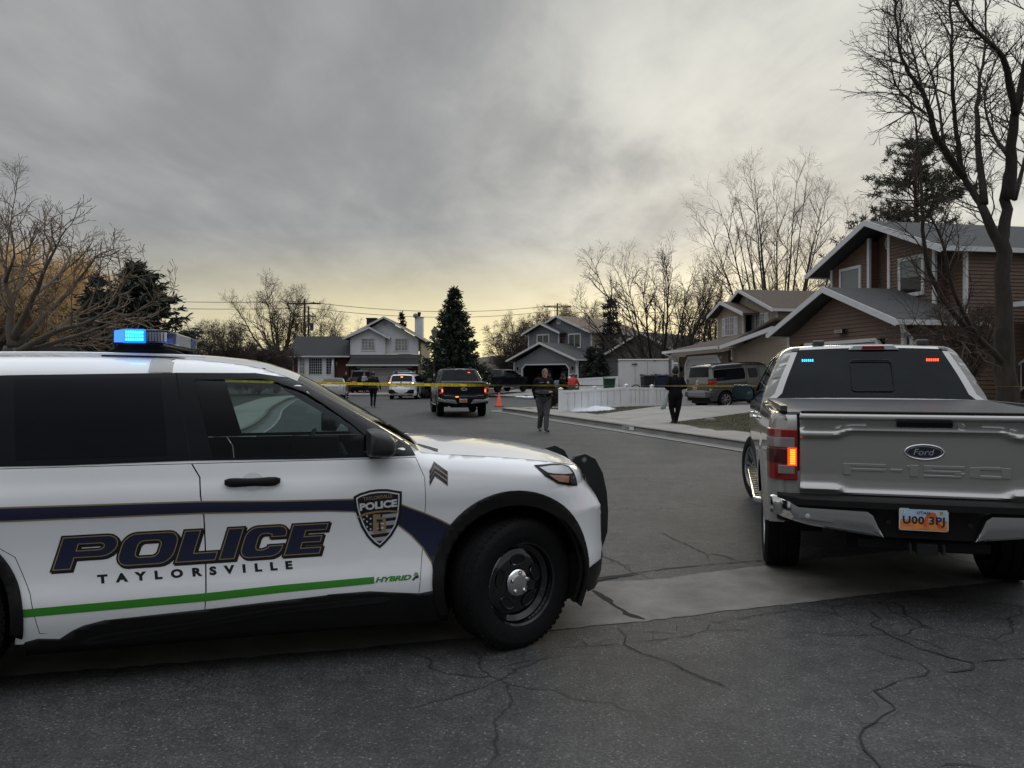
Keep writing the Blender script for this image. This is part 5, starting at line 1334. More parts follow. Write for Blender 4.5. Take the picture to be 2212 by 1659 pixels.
# ---- white two-storey house at the end of the street
WS = siding_mat('white_siding', (.62, .63, .65))
h = House('white_house', 'white two-storey house with brick entry and closed garage, left of tall spruce', 'house', (-12, 70), 0)
X = lambda x: x+12
zg = .15
h.sid([(X(-14.87), 3.56), (X(-11.74), 3.56), (X(-11.74), 5.2), (X(-13.12), 6.0), (X(-14.87), 5.15)], 1.0, WS)
h.sid([(X(-11.74), 3.62), (X(-8.71), 3.62), (X(-8.71), 5.1), (X(-11.77), 6.85), (X(-13.1), 6.05), (X(-11.74), 5.2)], 1.25, WS)
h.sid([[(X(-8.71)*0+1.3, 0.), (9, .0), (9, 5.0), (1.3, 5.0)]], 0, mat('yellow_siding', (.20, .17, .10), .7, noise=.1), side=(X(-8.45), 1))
h.box('wall', X(-20.4), X(-15.2), 1.6, 8, 0, 3.3, BRICK); h.box('wall', X(-16.5), X(-14.0), 2.0, 8, 0, 3.4, BRICK)
h.box('wall', X(-14.8), X(-8.5), .5, 9, .0, 3.5, mat('inner_wall', (.1, .1, .1), .9))
for x0, x1 in ((-14.75, -14.22), (-9.08, -8.55)): h.box('brick_pier', X(x0), X(x1), -.02, .5, 0, 2.5, BRICK)
h.box('garage_header', X(-14.2), X(-9.1), -.01, .3, 2.28, 2.55, mat('cream_trim', (.26, .25, .23), .6))
h.garage_door(X(-14.05), X(-9.25), .18, 2.24, .02, .38, mat('cream_garage', (.33, .325, .30), .6), .06)
text3(h.root, 'house_number', '5321', mat('number_black', (.03, .03, .03), .6), (X(-11.85), -.02, 2.34), (1, 0, 0), (0, 0, 1), .46, .13, 0, .02)
h.flat('porch_roof', [(X(-14.95), -.5, 2.62), (X(-8.3), -.5, 2.62), (X(-8.35), 1.1, 3.60), (X(-14.7), 1.1, 3.60)], (0, 0, -.1), ROOFD)
h.gutter([(X(-14.98), -.55, 2.58), (X(-8.28), -.55, 2.58)])
h.gable_y(X(-15.5), 5.12, X(-8.1), 5.02, X(-11.77), 7.08, .6, 9, ROOFD)
h.gable_y(X(-15.45), 5.10, X(-11.2), 5.10, X(-13.12), 6.12, .55, 3, ROOFD, gut=False)
h.window(X(-13.86), X(-12.71), 4.0, 5.04, 1.0, mt=CURT, grid=(4, 4)); h.window(X(-10.81), X(-9.68), 3.96, 5.02, 1.25, mt=CURT, grid=(4, 4))
h.vent(X(-11.77), 6.5, 1.25, .26)
for x, y, a, b in ((-14.87, 1.0, 3.56, 5.1), (-11.74, 1.0, 3.56, 5.15), (-8.71, 1.25, 3.62, 5.0)): h.trimv(X(x), y, a, b)
h.flat('roof', [(X(-20.95), 1.0, 3.46), (X(-14.9), 1.0, 3.46), (X(-14.9), 4.6, 5.45), (X(-20.95), 4.6, 5.45)], (0, 0, -.12), ROOFD)
h.flat('roof', [(X(-20.95), 4.6, 5.45), (X(-14.9), 4.6, 5.45), (X(-14.9), 8.2, 3.46), (X(-20.95), 8.2, 3.46)], (0, 0, -.12), ROOFD)
h.gutter([(X(-20.95), .96, 3.40), (X(-15.0), .96, 3.40)])
h.sid([[(X(-19.85), .9), (X(-19.0), .9), (X(-19.0), 3.28), (X(-19.85), 3.28)], [(X(-17.3), .9), (X(-16.5), .9), (X(-16.5), 3.28), (X(-17.3), 3.28)], [(X(-19.0), .9), (X(-17.3), .9), (X(-17.3), 3.28), (X(-19.0), 3.28)]], 1.3, WS)
h.box('bay_base', X(-19.8), X(-16.55), 1.32, 1.6, 0, 1.0, BRICK)
h.window(X(-19.68), X(-19.23), 1.79, 3.22, 1.3, .05, mt=CURT, grid=(2, 4), mid=False, hor=True); h.window(X(-18.81), X(-17.63), 1.79, 3.22, 1.3, .05, mt=PANE, grid=(6, 6), mid=False); h.window(X(-17.21), X(-16.71), 1.79, 3.22, 1.3, .05, mt=PANE, grid=(2, 6), mid=False)
h.box('front_door', X(-15.9), X(-14.95), 1.95, 2.0, .25, 2.9, mat('red_door', (.11, .018, .015), .5))
m = MB(); m.tube([(X(-15.25)+.28*math.cos(a), 1.9, 2.1+.28*math.sin(a)) for a in np.linspace(0, 6.28, 17)[:-1]], .07, 6, closed=True); m.build('door_wreath', mat('wreath_green', (.012, .018, .01), .9, noise=.5, nscale=20), h.root)
for x, z in ((-16.3, 2.75), (-14.5, 1.95), (-8.8, 1.95)):
    m = MB(); m.lathe([(.001, z-.28), (.10, z+.10), (.12, z+.14), (.001, z+.18)], 'z', c=(X(x), (1.5 if x < -16 else -.14), 0), n=4); m.build('wall_lantern', mat('lantern_cream', (.35, .33, .28), .5), h.root)
h.box('chimney', X(-9.28), X(-8.52), 3.4, 4.4, 4, 7.2, WS); h.flat('chimney_cap', [(X(-9.33), 3.35, 7.2), (X(-8.47), 3.35, 7.2), (X(-8.47), 4.45, 7.2), (X(-9.33), 4.45, 7.2)], (0, 0, .06), TRIM)
m = MB(); m.lathe([(.13, 7.2), (.13, 7.5), (.17, 7.52), (.17, 7.72), (.001, 7.75)], 'z', c=(X(-8.92), 3.9, 0), n=12); m.build('flue', GBLK, h.root)
m = MB(); m.lathe([(.001, -.12), (.22, -.03), (.24, 0)], 'y', c=(X(-9.2), 3.3, 7.35), n=16); m.build('satellite_dish', mat('dish_grey', (.2, .2, .2), .5), h.root)
m = MB(); m.box(X(-14.0), X(-13.1), 4, 4.8, 5.4, 7.1); m.box(X(-14.06), X(-13.04), 3.94, 4.86, 7.1, 7.2); m.build('brick_chimney', mat('soot_brick', (.03, .018, .015), .9, noise=.3, nscale=12, bump=.4), h.root)
h.down([(X(-20.35), 1.2, 3.3), (X(-20.35), 1.5, 3.0), (X(-20.35), 1.5, .3)]); h.down([(X(-8.45), -.5, 2.5), (X(-8.5), -.05, 2.2), (X(-8.5), -.05, .3)])
m = MB(); m.tube([(X(-15.1), 2.5, 5.0), (X(-15.1), 2.5, 5.75)], .05, 8); m.build('vent_pipe', GBLK, h.root)

# ---- grey house with open garage
GS = siding_mat('grey_siding', (.15, .16, .17))
h = House('grey_house', 'grey sided two-storey house with open double garage, right of tall spruce', 'house', (5.57, 64), -44)
zb = .45
h.sid([[(-7.45, 1.75), (-6.5, 1.75), (-6.5, 3.15), (-7.45, 2.82)], [(-1.0, 1.75), (-.25, 1.75), (-.25, 2.84), (-1.0, 3.2)], [(-6.5, 2.60), (-1.0, 2.60), (-1.0, 3.20), (-4.05, 4.25), (-6.5, 3.15)], [(-6.5, 2.25), (-6.15, 2.60), (-6.5, 2.60)], [(-1.0, 2.25), (-1.0, 2.60), (-1.35, 2.60)]], 0, GS)
for a, b in ((-7.5, -6.5), (-1.0, -.2)): h.box('stone_pier', a, b, -.06, .12, .3, 1.72, STONE); h.box('ledge', a-.02, b+.02, -.10, .12, 1.70, 1.80, TRIM)
P = [(-6.4, .5), (-1.08, .5), (-1.08, 2.22), (-1.42, 2.55), (-6.06, 2.55), (-6.4, 2.22)]; O = off_loop(P, .10); I = orient(P); k = 6
m = MB(); m.add([(p[0], -.07, p[1]) for p in I]+[(p[0], -.07, p[1]) for p in O]+[(p[0], .05, p[1]) for p in I]+[(p[0], .05, p[1]) for p in O], [(i, (i+1) % k, k+(i+1) % k, k+i) for i in range(1, k)]+[(i, (i+1) % k, 2*k+(i+1) % k, 2*k+i) for i in range(1, k)]+[(k+i, k+(i+1) % k, 3*k+(i+1) % k, 3*k+i) for i in range(1, k)]); m.build('door_frame', TRIM, h.root)
IN = mat('garage_interior', (.03, .028, .026), .9, noise=.3, nscale=2)
m = MB(); m.box(-7.3, -.3, 6.3, 6.4, .4, 3.0); m.box(-7.4, -7.3, .1, 6.4, .4, 3.0); m.box(-.3, -.2, .1, 6.4, .4, 3.0); m.box(-7.3, -.3, .1, 6.4, 2.75, 2.85); m.box(-7.3, -.3, .1, 6.4, .40, .47); m.build('garage_interior', IN, h.root)
m = MB(); m.box(-6.9, -6.2, 5.7, 6.2, .5, 2.4); m.box(-5.6, -4.9, 5.9, 6.2, 1.9, 2.5); m.box(-3.5, -1.0, 5.9, 6.2, 2.1, 2.15); m.box(-3.4, -2.5, 5.9, 6.2, 2.16, 2.45); m.build('garage_shelf', mat('shelf_wood', (.06, .045, .03), .8), h.root)
h.gable_y(-8.0, 3.02, 0, 3.02, -4.05, 4.52, -.45, 4.6, ROOFG)
h.box('wall', -8.5, -1.5, 3.4, 11.5, .3, 3.6, mat('inner_wall', (.1, .1, .1), .9))
h.sid([[(-8.45, 3.4), (-4.75, 3.4), (-4.75, 5.55), (-6.67, 6.35), (-8.45, 5.55)]], 3.0, GS)
h.sid([[(-4.75, 2.9), (-1.5, 2.9), (-1.5, 5.42), (-4.75, 6.75)], [(-6.6, 6.25), (-4.75, 5.4), (-4.75, 6.75), (-5.29, 6.95)]], 3.6, GS)
h.sid([[(3.6, .3), (11.5, .3), (11.5, 5.4), (3.6, 5.4)]], 0, siding_mat('tan_siding_side', (.30, .25, .19)), side=(-1.5, 1))
h.gable_y(-9.0, 5.50, -1.4, 5.50, -5.29, 7.12, 3.2, 12, ROOFSUN)
h.gable_y(-9.0, 5.52, -4.3, 5.52, -6.67, 6.48, 2.55, 6, ROOFG, gut=False)
h.window(-7.3, -5.99, 4.0, 5.33, 3.0, .12, PANEG); h.window(-4.02, -2.78, 4.2, 5.30, 3.6, .12, PANEG); h.vent(-5.25, 6.6, 3.6, .30)
for x, y, a, b in ((-8.45, 3.0, 3.3, 5.5), (-4.75, 3.0, 4.2, 5.5), (-1.5, 3.6, 2.9, 5.4), (-7.45, 0, 1.8, 2.85), (-.25, 0, 1.8, 2.85)): h.trimv(x, y, a, b)
h.down([(-.02, -.2, 2.9), (.02, -.1, 2.7), (-.1, -.02, 2.5), (-.1, -.02, 1.9), (0, -.12, 1.7), (0, -.12, .5)])
h.lantern(-7.0, 0, 2.25); h.lantern(-.65, 0, 2.25)
h.sid([[(.12, .3), (4.6, .3), (4.6, 2.9), (.12, 2.9)]], 0, GS, side=(-.22, 1))

# ---- dark low house behind the trailer
h = House('dark_grey_house', 'dark grey gabled house with boarded window behind white trailer and bare tree', 'house', (12.5, 58), -40)
DS = siding_mat('dark_siding', (.085, .085, .088))
h.sid([[(-6.5, .6), (.5, .6), (.5, 3.2), (-3, 4.9), (-6.5, 3.2)]], 0, DS); h.sid([[(.5, .6), (4.5, .6), (4.5, 2.9), (2.5, 3.9), (.5, 2.9)]], -.8, DS); h.sid([[(0, .6), (8, .6), (8, 3.0), (0, 3.0)]], 0, DS, side=(4.5, 1))
h.gable_y(-7.1, 3.0, 1.1, 3.0, -3, 5.05, -.4, 8, ROOFD); h.gable_y(.0, 2.8, 5.1, 2.8, 2.5, 4.1, -1.4, 8, ROOFD); h.box('wall', -6.4, 4.4, .3, 8, .3, 2.9, DS)
h.box('front_door', -5.3, -4.3, -.06, 0, .8, 2.7, mat('pale_door', (.22, .23, .23), .5)); h.window(-3.3, -2.9, 1.2, 2.6, 0, .06); 
f = h.frame(1.2, 3.4, 1.5, 2.7, -.8, .10); m = MB(); m.box(1.2, 3.4, -.83, -.81, 1.5, 2.7); m.build('pane', mat('plywood', (.20, .16, .08), .8, noise=.3, nscale=3, stretch=(1, 1, .2)), f)
h.lantern(-3.8, 0, 2.3)

# ---- tan house
TS = siding_mat('tan_siding', (.30, .245, .19))
h = House('tan_house', 'tan sided two-storey house with white shutters, behind the boxy grey SUV', 'house', (9.4, 39), -80)
h.sid([[(-2.4, .4), (-1.44, .4), (-1.44, 2.62), (-2.4, 2.62)], [(2.81, .4), (3.5, .4), (3.5, 2.78), (2.81, 2.72)], [(-1.44, 2.55), (2.81, 2.55), (2.81, 2.74), (-1.44, 2.7)]], 0, siding_mat('tan_brick', (.105, .070, .050)))
h.garage_door(-1.35, 2.72, .5, 2.48, .0, .35, None, .14)
h.sid([[(3.5, .4), (9.5, .4), (9.5, 3.9), (3.5, 2.85)]], .25, TS)
h.flat('roof', [(-3.3, -.5, 2.93), (3.47, -.5, 2.97), (3.47, 3.9, 4.3), (-2.4, 3.9, 4.0)], (0, 0, -.1), ROOFB)
h.gutter([(-3.3, -.56, 2.88), (3.5, -.56, 2.93)])
h.flat('roof', [(3.47, -.3, 2.97), (8.2, -.3, 3.95), (8.2, 3.9, 4.1), (3.47, 3.9, 4.2)], (0, 0, -.1), ROOFB)
h.flat('rake_board', [(3.45, -.45, 3.0), (8.3, -.45, 3.60), (8.3, -.45, 3.42), (3.45, -.45, 2.82)], (0, .1, 0), TRIM)
h.sid([[(-4.22, 3.1), (-1.15, 3.1), (-1.15, 4.95), (-3.12, 5.6), (-4.22, 5.0)]], 3.1, TS)
h.sid([[(-1.15, 3.1), (1.2, 3.1), (1.2, 4.95), (-1.15, 5.85)], [(-3.0, 5.55), (-1.15, 4.9), (-1.15, 5.85), (-2.16, 6.15)]], 3.7, TS)
h.sid([[(3.7, .4), (12, .4), (12, 4.95), (3.7, 4.95)]], 0, TS, side=(1.2, 1))
h.box('wall', -4.1, 1.1, 3.9, 12, .3, 4.9, mat('inner_wall', (.1, .1, .1), .9))
h.gable_y(-4.9, 5.0, 1.5, 4.95, -2.16, 6.30, 3.3, 12, ROOFB); h.gable_y(-4.85, 5.03, -.45, 4.90, -3.12, 5.72, 2.7, 6, ROOFB, gut=False)
h.window(-3.22, -2.2, 3.85, 4.78, 3.1, .05, mt=CURT, grid=(4, 3), shutters=.38); h.window(-.90, .0, 3.92, 4.82, 3.7, .05, mt=CURT, grid=(4, 3), shutters=.38)
h.vent(-1.85, 5.75, 3.7, .17)
for x, y, a, b in ((-4.22, 3.1, 3.1, 4.9), (-1.15, 3.1, 3.5, 4.95), (1.2, 3.7, 3.6, 4.9), (3.5, .25, .5, 2.8)): h.trimv(x, y, a, b, .09)
h.lantern(-1.9, 0, 1.95); h.down([(-3.2, -.5, 2.8), (-2.6, -.1, 2.6), (-2.35, -.04, 2.3), (-2.35, -.04, .6)])

# ---- brown house
BS = siding_mat('brown_siding', (.120, .072, .050)); 
h = House('brown_house', 'brown sided two-storey house with grey shingle roofs, behind the silver pickup', 'house', (10.2, 20), -80)
h.sid([[(-5.65, .4), (-5.0, .4), (-5.0, 3.10), (-5.65, 2.9)], [(-.75, .4), (.03, .4), (.03, 2.98), (-.75, 3.3)], [(-5.0, 2.62), (-.75, 2.62), (-.75, 3.25), (-2.99, 4.0), (-5.0, 3.12)]], 0, BS, h=.115)
h.garage_door(-4.9, -.85, .4, 2.55, .02, .3, None, .10)
h.sid([[(0, .4), (9, .4), (9, 3.0), (0, 3.0)]], 0, BS, h=.115, side=(.03, 1))
h.gable_y(-6.22, 3.05, .30, 3.05, -2.99, 4.25, -.45, 2.2, ROOFG)
h.box('house_number_plate', -2.84, -2.42, -.10, -.02, 2.85, 2.98, mat('plaque_pale', (.32, .31, .27), .5), bevel=.02)
m = MB(); m.tube([(-2.84, -.09, 2.915), (-2.42, -.09, 2.915)], .075, 8); m.build('plaque_rim', GBLK, h.root, bevel=.0)
m = MB(); m.box(-2.81, -2.45, -.18, -.165, 2.865, 2.965); m.build('plaque_face', mat('plaque_pale', (.32, .31, .27)), h.root)
text3(h.root, 'house_number', '5336', mat('number_black', (.03, .03, .03)), (-2.76, -.182, 2.885), (1, 0, 0), (0, 0, 1), .26, .06, 0, .02)
for x, y, a, b in ((-5.65, 0, .5, 2.9), (.0, 0, .5, 2.95)): h.trimv(x, y, a, b, .12)
h.down([(.36, -.35, 2.95), (.34, -.3, 2.8), (.14, .1, 2.6), (.13, .1, .5)], .05)
# main block: projecting bays on the gable wall
h.sid([[(-6.32, 2.6), (-4.30, 2.6), (-4.30, 6.0), (-6.32, 5.25)]], 2.0, BS, h=.10); h.sid([[(-3.31, 2.6), (-1.37, 2.6), (-1.37, 5.30), (-3.31, 6.0)]], 2.0, BS, h=.10)
h.sid([[(-4.30, 2.6), (-3.31, 2.6), (-3.31, 6.05), (-3.8, 6.25), (-4.30, 6.02)]], 2.35, BS, h=.10); h.sid([[(-1.37, 2.6), (-.62, 2.6), (-.62, 5.05), (-1.37, 5.35)]], 2.35, BS, h=.10)
h.sid([[(2.35, .4), (14, .4), (14, 5.0), (2.35, 5.0)]], 0, BS, h=.10, side=(-.62, 1))
h.sid([[(2.0, 2.6), (2.35, 2.6), (2.35, 5.9), (2.0, 5.9)]], 0, BS, h=.10, side=(-4.30, 1)); h.sid([[(2.0, 2.6), (2.35, 2.6), (2.35, 5.2), (2.0, 5.2)]], 0, BS, h=.10, side=(-1.37, 1))
h.box('wall', -6.25, -.75, 2.5, 14, .3, 5.0, mat('inner_wall', (.1, .1, .1), .9))
h.gable_y(-7.09, 5.20, -.50, 5.12, -3.8, 6.46, 1.5, 14.5, ROOFG, fh=.17)
for x, y, a, b in ((-6.32, 2.0, 3.2, 5.25), (-4.30, 2.0, 3.4, 6.0), (-3.31, 2.0, 3.5, 6.0), (-1.37, 2.0, 3.2, 5.25), (-.62, 2.35, 3.0, 5.0)): h.trimv(x, y, a, b, .11)
PB = mat('pale_blind_pane', (.13, .15, .145), .15)
h.window(-5.75, -4.78, 4.35, 5.12, 2.0, .10, PB, mid=False); h.window(-2.76, -1.86, 4.05, 5.02, 2.0, .11, PB, mid=False, half=.48); h.vent(-3.72, 5.78, 2.35, .24)
# wing to the right with a lower roof, porch steps and white railing
h.sid([[(-.6, .4), (8, .4), (8, 3.6), (-.6, 3.6)]], 5.2, BS, h=.10)
h.flat('porch_roof', [(.1, 3.2, 3.55), (8, 3.2, 3.55), (8, 6.6, 4.5), (.1, 6.6, 4.5)], (0, 0, -.10), ROOFG); h.gutter([(.1, 3.15, 3.50), (8, 3.15, 3.50)])
PC = mat('porch_concrete', (.11, .105, .10), .9, noise=.2, nscale=3)
h.box('porch_base', .9, 6, 3.3, 5.1, .4, 1.55, PC)
m = MB()
for i in range(6): m.box(.9-.28*(i+1), .9-.28*i, 3.4, 4.6, .4, 1.55-.19*(i+1))
m.build('porch_steps', PC, h.root)
m = MB()
def rail(a, b, n):
    a = Vector(a); b = Vector(b); m.tube([a, b], .04, 4); m.tube([a-Vector((0, 0, .72)), b-Vector((0, 0, .72))], .03, 4)
    for i in range(n+1): q = a.lerp(b, i/n); m.tube([q, q-Vector((0, 0, .75))], .018, 4)
rail((.9, 3.4, 2.45), (2.4, 3.4, 2.45), 12); rail((-.7, 3.4, 1.45), (.9, 3.4, 2.45), 12)
for q, z0, z1 in ((.9, 1.5, 2.6), (2.4, 1.5, 2.6), (-.7, .4, 1.6)): m.box(q-.05, q+.05, 3.35, 3.45, z0, z1)
m.build('porch_railing', mat('railing_white', (.42, .42, .44), .5), h.root)

# ---- small far house roof behind the spruce
h = House('low_brown_house', 'low brown-roofed house far back between the spruce and grey house', 'house', (-.4, 96), 0)
h.box('wall', -3, 5, 0, 6, 0, 2.6, mat('dull_wall', (.06, .05, .045), .9)); h.flat('roof', [(-3.6, -.5, 2.5), (5.6, -.5, 2.5), (3.5, 3, 4.2), (-1.5, 3, 4.2)], (0, 0, -.1), ROOFB); h.flat('roof', [(-3.6, 6.5, 2.5), (5.6, 6.5, 2.5), (3.5, 3, 4.2), (-1.5, 3, 4.2)], (0, 0, -.1), ROOFB); h.flat('roof', [(5.6, -.5, 2.5), (5.6, 6.5, 2.5), (3.5, 3, 4.2)], (0, 0, -.1), ROOFB)
h = House('far_grey_house', 'plain grey house far back left of the white house, mostly hidden by shrubs', 'house', (-30, 88), 10)
h.sid([[(-4, 0), (6, 0), (6, 2.8), (-4, 2.8)]], 0, DS); h.flat('roof', [(-4.6, -.6, 2.7), (6.6, -.6, 2.7), (6.6, 3.5, 4.6), (-4.6, 3.5, 4.6)], (0, 0, -.1), ROOFD)
# left-hand house beyond the near trees
h = House('grey_blue_house', 'low grey house behind the maple on the left, above the police SUV roof', 'house', (-26, 38), 28)
h.sid([[(-7, 0), (7, 0), (7, 2.7), (-7, 2.7)]], 0, siding_mat('blue_grey_siding', (.10, .11, .12))); h.flat('roof', [(-7.7, -.7, 2.6), (7.7, -.7, 2.6), (7.7, 4, 4.5), (-7.7, 4, 4.5)], (0, 0, -.1), ROOFD); h.window(-3, -1.4, 1.1, 2.2, 0); h.window(2.4, 4, 1.1, 2.2, 0)
# ================================================================= other vehicles
black_truck = pickup('black pickup with lit orange tail lamps, in the middle of the street', 'pickup truck', (-2.05, 30.85, 0), R(99), NEARBLACK, False, plate='G48 12K')
DKGREY = mat('dark_grey_paint', (.022, .024, .026), .3, coat=.8, back=(.01, .01, .01))
def unlit(root):
    for o in list(bpy.data.objects):
        if o.parent and (o.parent == root or (o.parent.parent == root)) and o.name.split('.')[0] in ('lit_indicator', 'red_strobe', 'amber_beacon'): bpy.data.objects.remove(o)
dark_pickup = pickup('dark grey pickup in front of the white house garage, behind the white police SUV', 'pickup truck', (-9.4, 65.2, .16), R(92), DKGREY, False, plate='')
unlit(dark_pickup)

def shaped_car(name, label, cat, loc, yaw, top, W, belt, zr, roof_in, axles, wr, paint, wins, rear_glass, screen, rear=None, lower=None, group=None, trunk=None, rnd=.09, sill=.30, nose=None):
    root = thing(name, label, cat, loc, yaw, group)
    top = curve_pts(top, 3); L0 = min(p[0] for p in top); L1 = max(p[0] for p in top)
    wz = interp([.2, .45, .7, belt-.08, belt, belt+.06, zr], [.92, .975, 1., .995, .975, .95, roof_in])
    def w(x, z):
        a = np.clip((x-(L1-1.0))/1.08, 0, .999); b = np.clip(((L0+.45)-x)/.55, 0, .999)
        return W*wz(z)*(1-a**2.6)**(1/2.6)*(1-.16*b**2.5)
    S_ = Shell(top, w, rnd=rnd, crown=.025)
    arches = []
    for ax in sorted(axles, reverse=True): arches += arch_cut(ax, wr+.01, wr*1.17, sill, 14)
    outer = [tuple(p) for p in S_.top]+[(L1-.15, sill)]+arches+[(L0+.1, sill)]
    S_.panel('body_side', [[outer]], paint, root, gx=.12, gy=.06)
    if lower:
        S_.panel('lower_cladding', [[clipband([tuple(q) for q in outer], 0, lower[0])]] if False else [[[(L0+.03, lower[0])]+[(L1-.05, lower[0]), (L1-.08, sill)]+arches+[(L0+.08, sill)]]], lower[1], root, off=.008, gx=.12, gy=.06)
    for nm, poly, mt in wins: S_.panel(nm, [[poly]], mt, root, off=.006, gx=.15, gy=.08)
    idx = lambda c: next(i for i, p in enumerate(S_.top) if c(p)); n = len(S_.top)-1
    a = idx(lambda p: p[1] > rear_glass[0]); b = idx(lambda p: p[1] > rear_glass[1]); c = idx(lambda p: p[0] > screen[0]); d = idx(lambda p: p[0] > screen[1])
    S_.strip('rear_panel', 0, a, paint, root); S_.strip('rear_window', a, b, TINT, root); S_.strip('roof', b, c, paint, root); S_.strip('windscreen', c, d, TINT, root); S_.strip('bonnet', d, n, paint, root)
    m = MB(); m.box(L0+.2, L1-.3, -W*.8, W*.8, .2, .55); m.build('underbody', mat('underbody_black', (.006, .006, .007)), root)
    for ax in axles:
        for s_ in (-1, 1):
            m = MB(); p = arcpts(ax, wr, wr*1.2, -10, 190, 12); k = len(p); m.add([(q[0], s_*W*.96, q[1]) for q in p]+[(q[0], s_*W*.6, q[1]) for q in p], [(i, i+1, k+i+1, k+i) for i in range(k-1)]); m.add([(q[0], s_*W*.62, q[1]) for q in p], [tuple(range(k))])
            m.build('wheel_liner', mat('liner_black', (.004, .004, .004)), root, cleanup=False)
    al = mat('alloy_silver', (.42, .43, .44))
    for ax in axles:
        for s_ in (-1, 1): make_wheel(root, 'wheel', (ax, s_*(W-.115), wr), wr, .22, 0, s_, wr*.64, 'alloy', rim=al, spokes=7, n=24)
    for s_ in (-1, 1):
        m = MB(); mx = screen[1]-.35; m.box(mx, mx+.12, *sorted((s_*(W-.02), s_*(W+.20))), belt-.02, belt+.14); m.build('mirror', GBLK, root, bevel=.02)
    if rear: rear(root, S_, L0)
    return root
def lamp_boxes(root, x, y0, y1, z0, z1, mt, nm='tail_lamp', d=.04):
    for s_ in (-1, 1):
        m = MB(); m.prism([(x-d, s_*y0, z0), (x-d+.02, s_*y1, z0), (x-d+.02, s_*y1, z1), (x-d, s_*y0, z1)], (d+.10, 0, 0)); m.build(nm, mt, root, bevel=.008)

# ---- boxy grey SUV on the driveway
EGREY = mat('grey_cladding', (.052, .053, .056), .5, noise=.08, nscale=10); CHAMP = mat('champagne_paint', (.19, .19, .185), .35, .5, coat=.8)
el_top = [(-.72, .46), (-.74, .58), (-.73, .72), (-.69, .78), (-.68, 1.10), (-.60, 1.62), (-.54, 1.72), (-.35, 1.76), (.3, 1.79), (1.2, 1.79), (1.9, 1.75), (2.15, 1.67), (2.45, 1.42), (2.68, 1.20), (2.85, 1.12), (3.35, 1.04), (3.44, .90), (3.47, .6), (3.40, .4)]
def el_rear(root, S_, L0):
    for s_ in (-1, 1):
        lo = bpy.data.objects.new('tail_lamp', None); COL.objects.link(lo); lo.parent = root
        m = MB(); m.prism([(-.735, s_*.72, .92), (-.735, s_*.72, 1.22), (-.55, s_*.925, 1.22), (-.45, s_*.925, .92), (-.60, s_*.925, .92)][:0] or [(-.71, s_*.70, .86), (-.66, s_*.86, .86), (-.40, s_*.915, .86), (-.40, s_*.80, .86)], (0, 0, .23)); m.build('lens', mat('bright_red_lens', (.42, .012, .01), .15, coat=.5), lo, bevel=.01)
        m = MB(); m.prism([(-.705, s_*.70, 1.09), (-.66, s_*.86, 1.09), (-.42, s_*.912, 1.09), (-.42, s_*.80, 1.09)], (0, 0, .13)); m.build('upper_lens', mat('smoke_lens', (.10, .07, .07), .15, coat=.5), lo, bevel=.01)
    m = MB(); m.box(-.80, -.60, -.60, .60, .50, .69); m.build('rear_bumper', mat('bumper_light_grey', (.16, .165, .175), .5), root, bevel=.03)
    [(lambda q: (q.box(-.78, -.5, a_, b_, .47, .70), q.build('bumper_corner', EGREY, root, bevel=.05)))(MB()) for a_, b_ in ((-.90, -.60), (.60, .90))]
    m = MB(); m.prism([(-.735, y, z) for y, z in ((-.74, .72), (.74, .72), (.74, .99), (-.74, .99))], (.1, 0, 0)); m.build('tailgate_lower', EGREY, root, bevel=.015)
    m = MB(); m.box(-.735, -.70, -.06, .06, 1.00, 1.03); m.box(-.735, -.70, -.12, .12, .985, 1.0); m.build('tailgate_handle', CHROME, root)
    m = MB(); m.tube([(-.73, .05*math.cos(a), 1.12+.035*math.sin(a)) for a in np.linspace(0, 6.28, 13)[:-1]], .008, 6, closed=True); m.build('round_badge', CHROME, root)
    m = MB(); m.box(-.72, -.68, -.86, .86, .995, 1.003); m.build('tailgate_gap', mat('gap_black', (.001, .001, .001)), root)
    plate_obj(root, (-.75, .15, .84), .30, .15, 'B71 5XC')
    m = MB(); m.box(0.1, .9, -.35, .35, 1.80, 1.83); m.build('roof_vent', GBLK, root, bevel=.01)
    for s_ in (-1, 1): m = MB(); m.tube([(x, s_*.66, z) for x, z in ((-.5, 1.775), (.3, 1.80), (1.2, 1.80), (1.9, 1.765), (2.2, 1.66))], .022, 6); m.build('roof_rail', GBLK, root)
    m = MB(); m.tube([(1.75, -.925, .98), (1.95, -.925, .98)], .035, 8); m.build('door_handle', GBLK, root)
    S_.panel('door_gap', [[[(1.10, .50), (1.11, .50), (1.06, 1.1), (1.16, 1.7), (1.15, 1.7), (1.05, 1.1)]], [[(1.75, .5), (1.76, .5), (1.70, 1.1), (1.80, 1.7), (1.79, 1.7), (1.69, 1.1)]]], mat('gap_black', (.001, .001, .001)), root, off=.01)
    S_.panel('door_lower', [[[(1.12, .52), (2.60, .52), (2.60, .76), (1.14, .76)]]], EGREY, root, off=.012)
    S_.panel('rear_fender', [[[(-.60, .80), (-.60, 1.00), (1.02, 1.02), (1.09, .74), (.62, .72)]]], EGREY, root, off=.011)
    S_.panel('roof_side', [[[(-.55, 1.58), (.9, 1.62), (1.02, 1.70), (2.05, 1.66), (2.1, 1.69), (1.9, 1.735), (1.2, 1.77), (-.3, 1.73)]]], mat('roof_grey', (.02, .021, .023), .4), root, off=.007)
zel = .30
